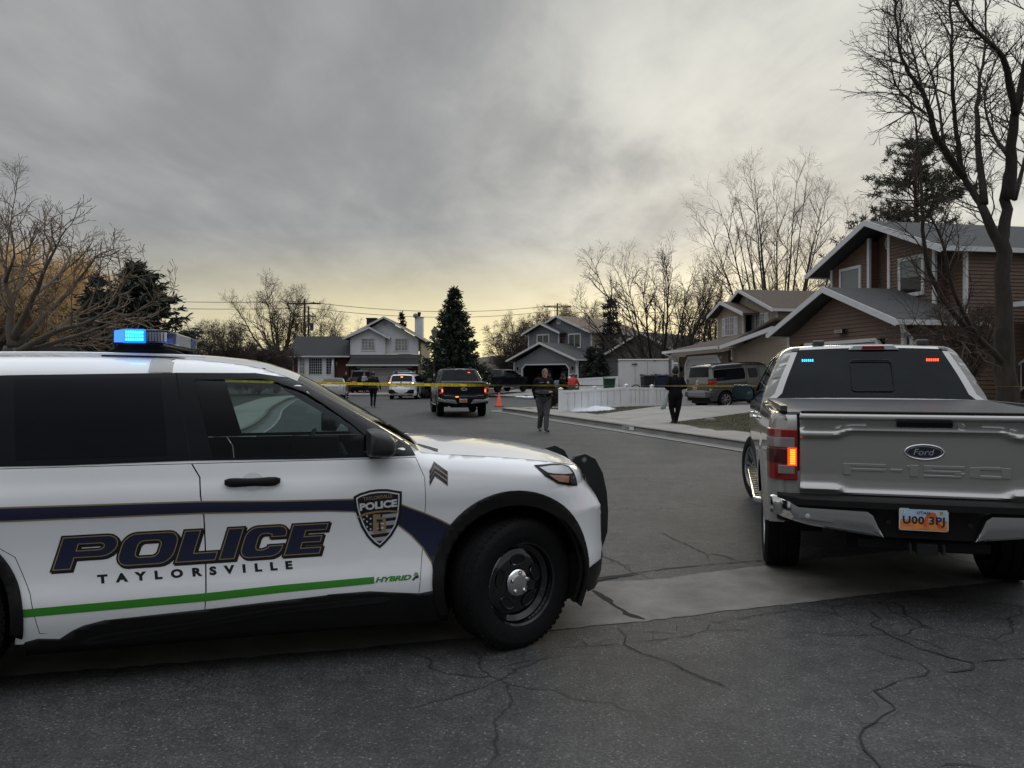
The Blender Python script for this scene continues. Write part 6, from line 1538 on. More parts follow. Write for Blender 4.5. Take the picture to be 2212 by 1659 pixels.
grey_suv = shaped_car('boxy_suv', 'boxy grey SUV with dark cladding parked on the driveway by the white fence', 'SUV', (8.35, 31.9, zel), R(21), el_top, .905, 1.12, 1.79, .80, (0, 2.575), .335, CHAMP,
    [('rear_side_window', [(-.52, 1.10), (.98, 1.14), (1.05, 1.30), (1.02, 1.60), (-.45, 1.55)], TINT), ('door_window', [(1.20, 1.17), (1.60, 1.17), (1.68, 1.28), (1.66, 1.56), (1.20, 1.56)], mat('lit_tint', (.025, .03, .032), .05)), ('front_window', [(1.85, 1.20), (2.42, 1.20), (2.18, 1.54), (1.80, 1.57), (1.78, 1.30)], mat('pale_window', (.16, .20, .19), .08))], (1.10, 1.64), (2.10, 2.68), el_rear, (.74, EGREY), rnd=.08)
grey_suv.rotation_euler = (R(-1.0), R(-2.6), R(21))

# ---- white police SUV further down, seen from behind
def far_police():
    root = thing('police_suv', 'white police SUV seen from behind with lit lamps, far down the street', 'police car', (-7.35, 56.6, 0), R(87))
    suv_side(root); suv_common(root)
    for x in (0, -3.025):
        for s_ in (-1, 1): make_wheel(root, 'wheel', (x, s_*.87, .382), .382, .24, 0, s_, .25, 'alloy', rim=mat('alloy_silver', (.42, .43, .44)), n=24)
    m = MB(); m.box(-4.16, -3.9, -.86, .86, .40, .68); m.build('rear_bumper', BLK, root, bevel=.05)
    for s_ in (-1, 1):
        m = MB(); m.box(-4.12, -3.9, *sorted((s_*.62, s_*.90)), 1.02, 1.18); t = m.build('tail_lamp', REDL, root, bevel=.02)
        m = MB(); m.box(-4.14, -4.10, *sorted((s_*.74, s_*.86)), 1.07, 1.16); m.build('lit_lamp', mat('white_lit', (1, .8, .6), .3, emit=(1, .62, .35), es=5), t)
        m = MB(); m.box(-.72, -.60, *sorted((s_*.98, s_*1.20)), 1.14, 1.30); m.build('mirror', BLK, root, bevel=.03)
        m = MB(); m.lathe([(.05, -4.16), (.05, -4.10), (.04, -4.10)], 'x', c=(0, s_*.55, .42), n=10); m.build('exhaust_tip', CHROME, root)
    m = MB(); m.box(-3.90, -3.86, -.07, .07, 1.50, 1.57); m.build('amber_beacon', mat('amber_led', (.9, .3, .02)), root)
    m = MB(); m.box(-2.3, -1.98, -.62, .62, 1.80, 1.88); m.build('light_bar', mat('bar_clear', (.35, .36, .38), .2, coat=.5), root, bevel=.02)
    m = MB(); m.box(-2.25, -2.0, -.55, .55, 1.74, 1.80); m.build('bar_mount', BLK, root)
    m = MB(); m.box(-4.165, -4.15, -.16, .16, .98, 1.06); m.build('licence_plate', mat('yellow_plate', (.32, .22, .05), .5), root)
    m = MB(); m.lathe([(.001, -4.155), (.06, -4.15), (.07, -4.10)], 'x', c=(0, 0, 1.17), n=12); m.build('oval_badge', CHROME, root)
    text3(root, 'rear_lettering', 'POLICE', BLACKV, (-4.185, -.22, .84), (0, -1, 0), (0, 0, 1), .46, .07, 0, .03); text3(root, 'rear_lettering', 'STATE', BLACKV, (-4.185, .66, .84), (0, -1, 0), (0, 0, 1), .40, .07, 0, .03)
    return root
far_police()

# ---- black pickup in the grey house's driveway
tac = pickup('black pickup parked on the driveway of the grey house beside the lattice fence', 'pickup truck', (-1.75, 60.1, .32), R(54), NEARBLACK, False, plate='')
unlit(tac); tac.scale = (.92, .94, .95)

# ---- dark boxy off-roader by the white house
bx_top = [(-.80, .50), (-.82, .75), (-.78, 1.15), (-.70, 1.78), (-.60, 1.86), (.3, 1.90), (1.5, 1.88), (1.8, 1.80), (2.05, 1.32), (2.2, 1.24), (3.3, 1.18), (3.42, .95), (3.42, .55)]
def bx_rear(root, S_, L0):
    lamp_boxes(root, -.80, .70, .84, .95, 1.25, REDL)
    m = MB(); m.box(-.92, -.78, -.85, .85, .62, .74); m.build('rear_bumper', BLK, root, bevel=.02); m = MB(); m.box(-.85, -.80, -.82, .0, 1.10, 1.22); m.build('tailgate_band', mat('band_silver', (.30, .31, .32), .4), root, bevel=.01)
    plate_obj(root, (-.87, .55, .92), .30, .15, '')
    m = MB(); m.lathe([(.001, -1.06), (.30, -1.06), (.38, -1.0), (.38, -.88), (.30, -.84)], 'x', c=(0, -.1, 1.05), n=24); m.build('spare_wheel', mat('tyre_rubber', (.017, .017, .018)), root, auto=40)
boxy_dark = shaped_car('off_road_vehicle', 'black boxy off-roader on the driveway of the white house, behind the talking pair', 'SUV', (-12.75, 65.4, .17), R(93), bx_top, .92, 1.22, 1.90, .86, (0, 2.6), .39, DKGREY,
    [('side_window', [(-.6, 1.26), (1.75, 1.26), (1.6, 1.74), (-.52, 1.74)], TINT)], (1.22, 1.76), (1.78, 2.05), bx_rear, rnd=.06)

# ---- sedans
sd_top = [(-.98, .35), (-1.02, .60), (-1.0, .86), (-.92, 1.02), (-.80, 1.06), (-.30, 1.10), (.15, 1.30), (.50, 1.42), (1.0, 1.455), (1.6, 1.42), (2.1, 1.22), (2.5, 1.03), (3.1, .93), (3.6, .80), (3.68, .6), (3.64, .35)]
def sd_rear(root, S_, L0):
    for s_ in (-1, 1):
        m = MB(); m.prism([(-1.0, s_*.50, .80), (-.985, s_*.72, .78), (-.78, s_*.885, .80), (-.66, s_*.89, .90), (-.85, s_*.80, .98), (-.99, s_*.52, .97)][:0] or [(-1.01, s_*.48, .80), (-.93, s_*.80, .80), (-.70, s_*.90, .80), (-.70, s_*.70, .80)], (0, 0, .17)); m.build('tail_lamp', mat('bright_red_lens', (.42, .012, .01)), root, bevel=.015)
    m = MB(); m.box(-1.035, -1.0, -.40, .40, .84, .88); m.build('boot_trim', CHROME, root)
    plate_obj(root, (-1.04, 0, .70), .30, .15, '')
SWIN = [('side_window', [(-.02, 1.10), (2.05, 1.06), (1.62, 1.34), (1.0, 1.385), (.5, 1.35)], TINT)]
WHITE2 = mat('pearl_white_paint', (.42, .42, .43), .3, coat=1.)
sedan = shaped_car('sedan', 'silver white saloon with red tail lamp showing behind the police SUV windscreen', 'car', (-12.3, 52.8, 0), R(99), sd_top, .90, 1.03, 1.455, .74, (0, 2.75), .33, WHITE2, SWIN, (1.10, 1.40), (1.62, 2.52), sd_rear)
def recolour(root, mt, old):
    for o in [k for k in bpy.data.objects if k.parent == root]:
        if o.type == 'MESH' and o.data.materials and o.data.materials[0] == old: o.data = o.data.copy(); o.data.materials[0] = mt
blue = tree_copy(sedan); blue.location = (-6.6, 67.5, .2); blue.rotation_euler = (0, 0, R(10)); blue['label'] = 'dark blue saloon half hidden between the far police SUV and the black pickup'
recolour(blue, mat('blue_paint', (.03, .045, .075), .3, coat=1.), WHITE2)
for lx, lab in ((-5.1, 'dark car parked on the left inside the open garage, red lamps showing'), (-2.4, 'dark car parked on the right inside the open garage, red lamps showing')):
    c = tree_copy(boxy_dark); a = R(-44); c.location = (5.57+lx*math.cos(a)-2.2*math.sin(a), 64+lx*math.sin(a)+2.2*math.cos(a), .47); c.rotation_euler = (0, 0, R(46)); c['label'] = lab; c['category'] = 'car'
# ================================================================= trees
BARK = mat('dark_bark', (.034, .027, .022), .95, noise=.35, nscale=9, bump=.7, bscale=18, stretch=(1, 1, .25)); BARKL = mat('pale_bark', (.095, .080, .066), .9, noise=.25, nscale=8, bump=.5, bscale=20, stretch=(1, 1, .3))
TWIG = mat('dark_twig', (.055, .040, .032), .9); TWIGB = mat('brown_twig', (.075, .050, .035), .9); TWIGL = mat('pale_twig', (.17, .125, .085), .9); SUNGOLDT = mat('sunlit_golden_twig', (.80, .58, .30), .8); COTTON = mat('cottonwood_twig', (.20, .145, .09), .9)  # the willow's golden twigs have warm low light put into their colour
def frusta(name, segs, mt, parent, sides=3):
    """segs: array n x 8 (p0, p1, r0, r1)"""
    A = np.array(segs, float)
    if len(A) == 0: return None
    p0, p1, r0, r1 = A[:, :3], A[:, 3:6], A[:, 6], A[:, 7]; d = p1-p0; d /= np.linalg.norm(d, axis=1)[:, None]+1e-9
    ref = np.where(np.abs(d[:, 2:3]) < .9, np.array([[0, 0, 1.]]), np.array([[1., 0, 0]])); u = np.cross(d, ref); u /= np.linalg.norm(u, axis=1)[:, None]; v = np.cross(d, u)
    n = len(A); V = np.zeros((n, 2*sides, 3))
    for k in range(sides):
        a = 2*math.pi*k/sides; o = u*math.cos(a)+v*math.sin(a); V[:, k] = p0+o*r0[:, None]; V[:, sides+k] = p1+o*r1[:, None]
    b = (np.arange(n)*2*sides)[:, None]; F_ = np.concatenate([np.stack([b[:, 0]+k, b[:, 0]+(k+1) % sides, b[:, 0]+sides+(k+1) % sides, b[:, 0]+sides+k], 1) for k in range(sides)])
    return np_mesh(name, V.reshape(-1, 3), F_, mt, parent, True)
def np_mesh(name, V, F_, mt, parent, smooth=False):
    me = bpy.data.meshes.new(name); nf, k = F_.shape
    me.vertices.add(len(V)); me.vertices.foreach_set('co', V.astype(np.float32).ravel()); me.loops.add(nf*k); me.loops.foreach_set('vertex_index', F_.astype(np.int32).ravel())
    me.polygons.add(nf); me.polygons.foreach_set('loop_start', np.arange(0, nf*k, k, dtype=np.int32)); me.polygons.foreach_set('loop_total', np.full(nf, k, dtype=np.int32))
    if smooth: me.polygons.foreach_set('use_smooth', [True]*nf)
    me.update(calc_edges=True); me.validate(); return link(name, me, mt, parent)
def walk(rng, p, d, L, r0, r1, k, wob, up, big, small, cut):
    pts = [p.copy()]; p = p.copy(); d = d.copy(); st = L/k
    for i in range(k):
        d = (d+Vector((rng.gauss(0, wob), rng.gauss(0, wob), rng.gauss(0, wob)+up))).normalized(); q = p+d*st
        a = r0+(r1-r0)*i/k; b = r0+(r1-r0)*(i+1)/k; (big if a > cut else small).append((*p, *q, a, b)); p = q; pts.append(p.copy())
    return pts
def sprout(rng, pts, r0, r1, L, lvl, sp, big, small):
    if lvl >= len(sp['n']): return
    n = sp['n'][lvl]; n = int(n*rng.uniform(.8, 1.2)+.5); m_ = len(pts)-1
    for i in range(n):
        t = sp['t0'][lvl]+(1-sp['t0'][lvl])*(i+rng.random())/n; f = t*m_; j = min(int(f), m_-1); base = pts[j].lerp(pts[j+1], f-j); tan = (pts[j+1]-pts[j]).normalized()
        az = tan.orthogonal().normalized(); az.rotate(Matrix.Rotation(rng.uniform(0, 6.283), 3, tan)); ang = R(sp['ang'][lvl]*rng.uniform(.7, 1.25)); d = tan*math.cos(ang)+az*math.sin(ang)
        if 'flat' in sp: d.z = max(d.z, sp['flat'])
        l = sp['len'][lvl]*rng.uniform(.65, 1.2)*(1.15-.55*t); rr_ = min((r0+(r1-r0)*t)*.72, sp['r'][lvl]); k = sp['k'][lvl]
        q = walk(rng, base, d.normalized(), l, rr_, max(sp['rm'], rr_*.35), k, sp['wob'], sp['up'][lvl], big, small, sp['cut']); sprout(rng, q, rr_, rr_*.35, l, lvl+1, sp, big, small)
def bare_tree(label, leaders, sp, seed, bark, twig, name='bare_tree', cat='tree', origin=None, group=None, extra_crown=None):
    """leaders: [(points, r0, r1, sprout?)] in world space"""
    rng = random.Random(seed); o = Vector(origin) if origin is not None else Vector(leaders[0][0][0]); root = thing(name, label, cat, o, 0, group); big, small = [], []
    tm = MB()
    for pts, r0, r1, spr in leaders:
        P = [Vector(p)-o for p in curve_pts(pts, 3)]; P = [p+Vector((rng.gauss(0, r0*.12), rng.gauss(0, r0*.12), 0)) if 0 < i < len(P)-1 else p for i, p in enumerate(P)]
        n = len(P); tm.tube(P, [r1+(r0-r1)*(1-i/(n-1))**1.6 for i in range(n)], 10 if r0 > .08 else 7)
        if spr: sprout(rng, P, r0, r1, 0, 0, {**sp, 'n': [sp['n'][0]*spr]+list(sp['n'][1:])}, big, small)
    for g in big: tm.tube([g[:3], g[3:6]], [g[6], g[7]], 5, caps=False)
    tr = tm.build('trunk', bark, root, smooth=True)
    frusta('crown', small, twig, root, 3); return root
def fan(rng, base, h, spread, n, r0, fork=.12, lean=(0, 0)):
    """leaders of a multi-stemmed deciduous tree"""
    b = Vector(base); f = b+Vector((lean[0]*.2, lean[1]*.2, h*fork)); L = [([b, b.lerp(f, .5), f], r0, r0*.85, 0)]
    for i in range(n):
        a = 2*math.pi*(i+rng.uniform(-.3, .3))/n; s_ = spread*(.35+.65*((i*7) % n)/max(1, n-1)); hh = h*rng.uniform(.78, 1.0)*(1-.22*(s_/spread)**2)
        e = b+Vector((math.cos(a)*s_+lean[0], math.sin(a)*s_+lean[1], hh)); m1 = f.lerp(e, .33)+Vector((math.cos(a)*s_*.12, math.sin(a)*s_*.12, -h*.01)); m2 = f.lerp(e, .68)+Vector((math.cos(a)*s_*.05, math.sin(a)*s_*.05, 0))
        L.append(([f-Vector((0, 0, h*.02)), m1, m2, e], r0*rng.uniform(.4, .6), .012, 1))
    return L
SPD = dict(n=[16, 8, 6], t0=[.15, .12, .15], ang=[38, 42, 45], len=[2.2, .9, .40], r=[.035, .016, .009], k=[6, 4, 3], wob=.10, up=[.05, .03, .02], rm=.006, cut=.02)
def sp_(**k): d = dict(SPD); d.update(k); return d
# ---- big bare tree at the right edge
DT = 15.5
def T3(x, y, dd=0): return tuple(px((3300+.603*x)/1.8228, .603*y/1.8228, DT+dd))
base = px(2178, 900, DT); base.z = .5
fork = T3(1065, 1650)
LD = [([tuple(base), tuple(px(2172, 800, DT)), tuple(px(2168, 700, DT)), fork, T3(1085, 1500), T3(1105, 1300), T3(1125, 1100, -.1)], .235, .085, 0),
 ([T3(1090, 1780), T3(1040, 1580), T3(960, 1400), T3(900, 1290, .2), T3(815, 1150, .3), T3(780, 950, .3), T3(755, 700, .2), T3(745, 450), T3(738, 200), T3(735, -200)], .115, .022, 1.6),
 ([T3(815, 1150, .3), T3(720, 1010, -.2), T3(640, 900, -.5), T3(600, 740, -.7), T3(550, 600, -.8), T3(460, 470, -.9), T3(400, 330, -1), T3(380, 100, -1), T3(360, -100, -1)], .085, .02, 1.3),
 ([T3(955, 1330), T3(915, 1000, .6), T3(908, 700, 1.0), T3(930, 500, 1.2), T3(960, 250, 1.4), T3(960, -100, 1.6)], .08, .018, 1.2),
 ([T3(1105, 1300), T3(1130, 1050, -.2), T3(1160, 750, -.4), T3(1215, 500, -.5), T3(1260, 200, -.6), T3(1270, -200, -.6)], .13, .04, 1.4),
 ([T3(1160, 750, -.4), T3(1105, 470, -.8), T3(1055, 340, -1), T3(900, 200, -1.2), T3(800, 60, -1.3), T3(760, -80, -1.3)], .08, .02, 1.2),
 ([T3(570, 740, -.7), T3(480, 670, -1), T3(380, 560, -1.2), T3(345, 400, -1.3), T3(325, 190, -1.3)], .03, .008, .8),
 ([T3(550, 600, -.8), T3(500, 380, -.5), T3(455, 150, -.3)], .03, .008, .7), ([T3(700, 980, .2), T3(640, 600, .8), T3(560, 350, 1), T3(480, 170, 1.1)], .035, .008, .9),
 ([tuple(px(2172, 790, DT)), tuple(px(2130, 745, DT-.3)), tuple(px(2062, 680, DT-.6)), tuple(px(2010, 590, DT-.8)), T3(560, 1500, -.9), T3(545, 1250, -1), T3(530, 1000, -1.1), T3(500, 780, -1.2), T3(470, 640, -1.2)], .075, .015, 1.3),
 ([tuple(px(2110, 725, DT-.4)), tuple(px(2060, 630, DT-1)), tuple(px(2035, 520, DT-1.3)), tuple(px(1990, 440, DT-1.5)), tuple(px(1935, 400, DT-1.6))], .05, .01, 1),
 ([tuple(px(2140, 755, DT)), tuple(px(2080, 740, DT-.8)), tuple(px(2020, 720, DT-1.2)), tuple(px(1965, 700, DT-1.5))], .035, .006, .8),
 ([T3(1130, 1050, -.2), T3(1000, 850, .5), T3(960, 600, .8), T3(1050, 350, 1)], .05, .01, 1), ([T3(1150, 1300), T3(1230, 1000, .4), T3(1290, 700, .6)], .06, .015, .8)]
bare_tree('large dark bare tree with many upright limbs at the right edge', LD, sp_(n=[17, 6, 3], len=[1.15, .50, .22], r=[.018, .009, .006], ang=[48, 46, 45], up=[.06, .03, .02], rm=.0038, wob=.12), 11, BARK, TWIG)
# ---- pale-barked spreading tree at the left
DM = 14.0
def M3(x, y, dd=0): return tuple(px(.1984*x, 493.7+.1984*y, DM+dd))
b0 = px(45, 870, DM); b0.z = .2
LM = [([tuple(b0), M3(160, 1500), M3(140, 1300)], .20, .15, 0),
 ([M3(140, 1300), M3(110, 1050), M3(115, 800), M3(60, 580), M3(40, 350), M3(-40, 100)], .10, .012, 1), ([M3(150, 1200), M3(300, 900, -.3), M3(400, 650, -.5), M3(520, 380, -.7), M3(640, 150, -.8), M3(720, -10, -.8)], .08, .010, 1.1),
 ([M3(150, 1320), M3(480, 960, .3), M3(700, 750, .5), M3(860, 560, .7), M3(1050, 300, .8), M3(1220, 235, .8)], .075, .008, 1.1), ([M3(180, 1350), M3(600, 1120, -.6), M3(1000, 1000, -1), M3(1250, 780, -1.3), M3(1410, 480, -1.4)], .07, .008, 1.2),
 ([M3(180, 1380), M3(650, 1230, -.3), M3(1100, 1080, -.6), M3(1500, 900, -.9), M3(1850, 740, -1)], .06, .008, 1.2), ([M3(110, 900), M3(-100, 600, .5), M3(-300, 350, .8)], .06, .010, 1), ([M3(370, 720, -.4), M3(600, 540, .2), M3(760, 330, .5), M3(780, 170, .6)], .04, .006, .9),
 ([M3(115, 850), M3(260, 500, .6), M3(330, 200, .9), M3(420, -100, 1)], .05, .008, 1), ([M3(170, 1360), M3(500, 1300, .5), M3(900, 1250, .8), M3(1250, 1150, 1)], .05, .008, 1), ([M3(60, 580), M3(150, 300, -.5), M3(120, 20, -.8)], .04, .006, 1), ([M3(520, 1180), M3(850, 900, .8), M3(1060, 620, 1), M3(1100, 180, 1.2)], .04, .006, 1)]
bare_tree('bare spreading tree with pale grey limbs at the left edge', LM, sp_(n=[8, 4, 3], len=[.85, .42, .20], r=[.020, .012, .008], ang=[42, 45, 45], up=[.07, .06, .05], rm=.006, wob=.14), 21, BARKL, TWIGL)
# ---- golden willow, partly painted sun glow, and tall fine tree behind it
rng = random.Random(4)
def at(u, v, d, z=None): p = px(u, v, d); p.z = 0.2 if z is None else z; return tuple(p)
bare_tree('golden twigged willow mass with painted warm glow behind the pale spreading tree', fan(rng, at(60, 800, 42), 8.6, 5.4, 15, .3, .1), sp_(n=[34, 14, 5], len=[1.9, 1.1, .6], r=[.03, .018, .014], ang=[50, 50, 40], up=[.0, -.03, -.06], rm=.011, wob=.16), 5, BARKL, SUNGOLDT)
bare_tree('tall fine-twigged tree rising above the willow at far left', fan(rng, at(-25, 800, 38), 12.0, 4.4, 8, .3, .25), sp_(n=[12, 7, 4], len=[2.0, .9, .5], r=[.03, .014, .010], rm=.007, ang=[45, 50, 45], up=[.03, .02, 0]), 6, BARKL, TWIGL)
# ---- trees further back
bare_tree('wide bare tree behind the utility pole, left of the white house', fan(rng, at(606, 800, 88), 12.5, 5.2, 9, .38, .22), sp_(n=[14, 7, 5], len=[3.0, 1.3, .7], r=[.05, .024, .015], rm=.011, ang=[42, 48, 45], up=[.04, .02, 0]), 7, BARK, TWIGB)
bare_tree('lower spreading bare tree right of the utility pole', fan(rng, at(700, 800, 92), 9.6, 5.0, 9, .3, .12), sp_(n=[12, 7, 5], len=[2.6, 1.2, .6], r=[.045, .022, .015], rm=.011, ang=[38, 45, 45], up=[.04, .02, 0]), 8, BARK, TWIGB)
bare_tree('dark shrubby tree just right of the roof light, behind the police SUV', fan(rng, at(470, 800, 55), 4.9, 3.3, 14, .12, .05), sp_(n=[18, 10, 5], len=[1.3, .7, .35], r=[.03, .018, .012], rm=.009, wob=.16, ang=[50, 50, 50]), 9, BARK, TWIG)
bare_tree('dense dark shrub beside the end wall of the white house', fan(rng, at(560, 800, 60), 3.8, 2.9, 16, .1, .05), sp_(n=[22, 12, 5], len=[1.0, .55, .3], r=[.03, .018, .013], rm=.011, wob=.18, ang=[55, 50, 50]), 10, BARK, TWIG, name='shrub', cat='shrub')
bare_tree('small dark bare tree left of the grey house garage', fan(rng, at(1108, 800, 78), 6.9, 3.2, 10, .16, .1), sp_(n=[18, 9, 5], len=[1.6, .8, .4], r=[.05, .026, .016], rm=.012, wob=.15, ang=[50, 50, 48]), 12, BARK, TWIG)
bare_tree('pale bare tree rising behind the small dark tree', fan(rng, at(1135, 800, 98), 9.6, 3.9, 8, .2, .2), sp_(n=[14, 8, 5], len=[1.9, .9, .5], r=[.05, .028, .018], rm=.014), 13, BARK, TWIGL)
bare_tree('round-topped bare tree directly behind the grey house roof', fan(rng, at(1205, 800, 118), 12.6, 4.2, 9, .35, .3), sp_(n=[20, 9, 6], len=[2.3, 1.2, .6], r=[.06, .035, .022], rm=.017, ang=[45, 48, 45]), 14, BARK, COTTON)
bare_tree('matching round-topped bare tree to the right of the grey house ridge', fan(rng, at(1262, 800, 120), 12.2, 4.2, 9, .35, .3), sp_(n=[20, 9, 6], len=[2.3, 1.2, .6], r=[.06, .035, .022], rm=.017, ang=[45, 48, 45]), 15, BARK, COTTON)
bare_tree('dark many-limbed bare tree behind the white trailer', fan(rng, at(1422, 800, 52), 10.6, 6.6, 12, .30, .05), sp_(n=[12, 7, 4], len=[2.4, 1.0, .5], r=[.045, .018, .010], rm=.008, wob=.12, ang=[36, 45, 45], up=[.05, .03, .02]), 16, BARK, TWIG)
bare_tree('slim dark bare tree just right of the many-limbed one', fan(rng, at(1505, 800, 60), 9.2, 2.4, 8, .25, .1), sp_(n=[11, 7, 4], len=[1.8, .9, .5], r=[.04, .018, .011], rm=.009), 17, BARK, TWIG)
bare_tree('tall light cottonwood fanning above the tan house', fan(rng, at(1680, 800, 66), 20.0, 7.4, 20, .34, .10), sp_(n=[9, 7, 5], len=[3.4, 1.5, .6], r=[.04, .02, .011], rm=.008, wob=.08, ang=[36, 42, 45], up=[.05, .04, .03]), 18, BARK, COTTON)
bare_tree('slender sapling left of the tall cottonwood', fan(rng, at(1545, 800, 62), 10.8, 1.8, 6, .16, .3), sp_(n=[14, 8, 4], len=[1.5, .7, .3], r=[.03, .018, .012], rm=.009, ang=[28, 35, 40]), 19, BARK, COTTON)
bare_tree('thin dark tree between the tan and brown houses', fan(rng, at(1800, 800, 58), 9.6, 2.4, 7, .18, .3), sp_(n=[12, 8, 4], len=[1.5, .7, .3], r=[.03, .018, .012], rm=.009), 20, BARK, TWIG)
bare_tree('low branching shrub beneath the big tree at right, by the porch steps', fan(rng, tuple(Vector(px(2085, 850, 17.5))), 2.1, .8, 12, .05, .05), sp_(n=[12, 7, 4], len=[.5, .28, .15], r=[.012, .008, .006], rm=.005, wob=.2), 23, BARK, TWIGB, name='shrub', cat='shrub')
bare_tree('small clipped shrub at the end of the white fence', fan(rng, tuple(Vector(gnd(1190, 882, .16))), .95, .5, 16, .04, .03), sp_(n=[14, 8, 4], len=[.3, .18, .1], r=[.010, .007, .005], rm=.005, wob=.2, ang=[60, 60, 60]), 24, BARK, TWIGB, name='shrub', cat='shrub')

# ---- evergreens
NEED = mat('spruce_needles', (.022, .034, .020), .8, noise=.5, nscale=1.5, detail=6); NEEDB = mat('dark_spruce_needles', (.020, .030, .022), .8, noise=.5, nscale=1.5); PINEN = mat('pine_needles', (.045, .052, .022), .8, noise=.4, nscale=2)
def blades(name, P, D, L, W_, mt, parent, seed, spread=.6):
    rs = np.random.RandomState(seed); n = len(P); D = D+rs.normal(0, spread, D.shape); D /= np.linalg.norm(D, axis=1)[:, None]; S__ = np.cross(D, rs.normal(0, 1, D.shape)); S__ /= np.linalg.norm(S__, axis=1)[:, None]
    l = L*rs.uniform(.6, 1.3, (n, 1)); w_ = W_*rs.uniform(.7, 1.3, (n, 1)); V = np.stack([P-S__*w_*.3, P+S__*w_*.3, P+D*l*.55+S__*w_*.5, P+D*l, P+D*l*.55-S__*w_*.5], 1)
    b = (np.arange(n)*5)[:, None]; F_ = b+np.array([[0, 1, 2, 3, 4]]); return np_mesh(name, V.reshape(-1, 3), F_, mt, parent)
def spruce(label, base, h, rad, seed, mt=NEED, layers=34, per=13, dens=13, bl=.26, bw=.07, droop=.25, prof=1.0, name='spruce_tree', lean=0., trunk0=.0, gap=.0):
    root = thing(name, label, 'evergreen tree', base, 0); rng = random.Random(seed); m = MB(); m.tube([(0, 0, 0), (lean*.5, 0, h*.5), (lean, 0, h*.98)], [h*.022, h*.014, .015], 8); m.build('trunk', BARK, root, smooth=True)
    P, D, segs = [], [], []
    for i in range(layers):
        t = (i+rng.random()*.8)/layers; z = h*(trunk0+(1-trunk0)*t); r_ = rad*((1-t)**prof)*(1.0 if t > .08 else .8)+.10
        for k in range(max(4, int(per*(1-t*.55)))):
            a = rng.uniform(0, 6.283); L = r_*rng.uniform(.55, 1.12); 
            if rng.random() < gap: continue
            d = Vector((math.cos(a), math.sin(a), 0)); p0 = Vector((lean*t, 0, z)); ns = max(3, int(L/.16)); prev = p0
            for j in range(1, ns+1):
                u = j/ns; q = p0+d*L*u+Vector((0, 0, -droop*L*math.sin(u*2.2)*.8+L*.20*u**3+.0)); q += Vector((rng.gauss(0, .03), rng.gauss(0, .03), rng.gauss(0, .02)))
                if j % 2 == 0 or L < 1: segs.append((*prev, *q, .02*(1-u)+.006, .016*(1-u)+.005))
                for _ in range(int(dens*(.35+u)*.5)+1):
                    P.append(prev.lerp(q, rng.random())+Vector((rng.gauss(0, .07), rng.gauss(0, .07), rng.gauss(-.03, .05)))); D.append(d*(.6+.5*u)+Vector((rng.gauss(0, .3), rng.gauss(0, .3), rng.uniform(-.45, .35))))
                prev = q
    for _ in range(60): P.append(Vector((lean, 0, h*rng.uniform(.9, 1.0)))); D.append(Vector((rng.gauss(0, .4), rng.gauss(0, .4), 1)))
    frusta('branch', segs, BARK, root, 3); blades('foliage', np.array([tuple(p) for p in P]), np.array([tuple(p) for p in D]), bl, bw, mt, root, seed); return root
p = px(981, 860, 57); spruce('tall dark spruce between the white and grey houses', (p.x, p.y, .15), 7.95, 3.0, 31, layers=44, per=19, dens=14, bl=.30, bw=.085, prof=.85, droop=.35)
p = px(292, 800, 30); spruce('broad dark spruce behind the roof light at left', (p.x, p.y, .1), 5.85, 2.9, 32, mt=NEEDB, layers=36, per=20, dens=15, bl=.24, bw=.06, prof=.62, droop=-.10)
p = px(208, 800, 31); spruce('narrower dark spruce left of the broad one', (p.x, p.y, .1), 5.5, 1.7, 33, mt=NEEDB, layers=26, per=13, dens=12, bl=.24, bw=.06, prof=.7, droop=-.05)
p = px(868, 800, 110); spruce('small far conifer peeping over the white house roof', (p.x, p.y, .1), 10.5, 2.0, 34, layers=26, per=10, dens=7, bl=.5, bw=.14)
p = px(1318, 800, 66); spruce('dark conifer behind the low grey house', (p.x, p.y, .3), 8.0, 1.5, 35, mt=NEEDB, layers=26, per=12, dens=9, bl=.36, bw=.11, prof=.5)
for u, hh, lab in ((1277, 3.2, 'taller dark juniper beside the grey house garage'), (1298, 2.75, 'shorter dark juniper beside the front door of the dark grey house')):
    p = px(u, 800, 57 if u < 1290 else 56); spruce(lab, (p.x, p.y, .45), hh, .75, u, mt=NEEDB, layers=24, per=14, dens=9, bl=.20, bw=.08, prof=.55, droop=-.3, name='juniper')
# far pine behind the brown house
def pine(label, base, h, seed):
    root = thing('pine_tree', label, 'evergreen tree', base, 0); rng = random.Random(seed); m = MB(); m.tube([(0, 0, 0), (.2, 0, h*.5), (0, 0, h*.96)], [.28, .18, .04], 9); m.build('trunk', BARK, root, smooth=True)
    P, D, segs = [], [], []
    for i in range(74):
        t = rng.random()**.8; z = h*(.42+.56*t); L = (1-t)**.6*4.6*rng.uniform(.5, 1.1)+.5; a = rng.uniform(0, 6.283); d = Vector((math.cos(a), math.sin(a), .18)); prev = Vector((0, 0, z)); ns = 6
        for j in range(1, ns+1):
            q = prev+d*(L/ns)+Vector((rng.gauss(0, .06), rng.gauss(0, .06), .05*j/ns)); segs.append((*prev, *q, .045*(1-j/ns)+.012, .04*(1-j/ns)+.010))
            if j > 2:
                for _ in range(3):
                    c = q+Vector((rng.gauss(0, .28), rng.gauss(0, .28), rng.gauss(.08, .16))); segs.append((*q, *c, .012, .008))
                    for _ in range(20): v = Vector((rng.gauss(0, 1), rng.gauss(0, 1), rng.gauss(.3, 1))).normalized(); P.append(c+v*.03); D.append(v)
            prev = q
    frusta('branch', segs, BARK, root, 4); blades('foliage', np.array([tuple(q) for q in P]), np.array([tuple(q) for q in D]), .26, .045, PINEN, root, seed, .25)
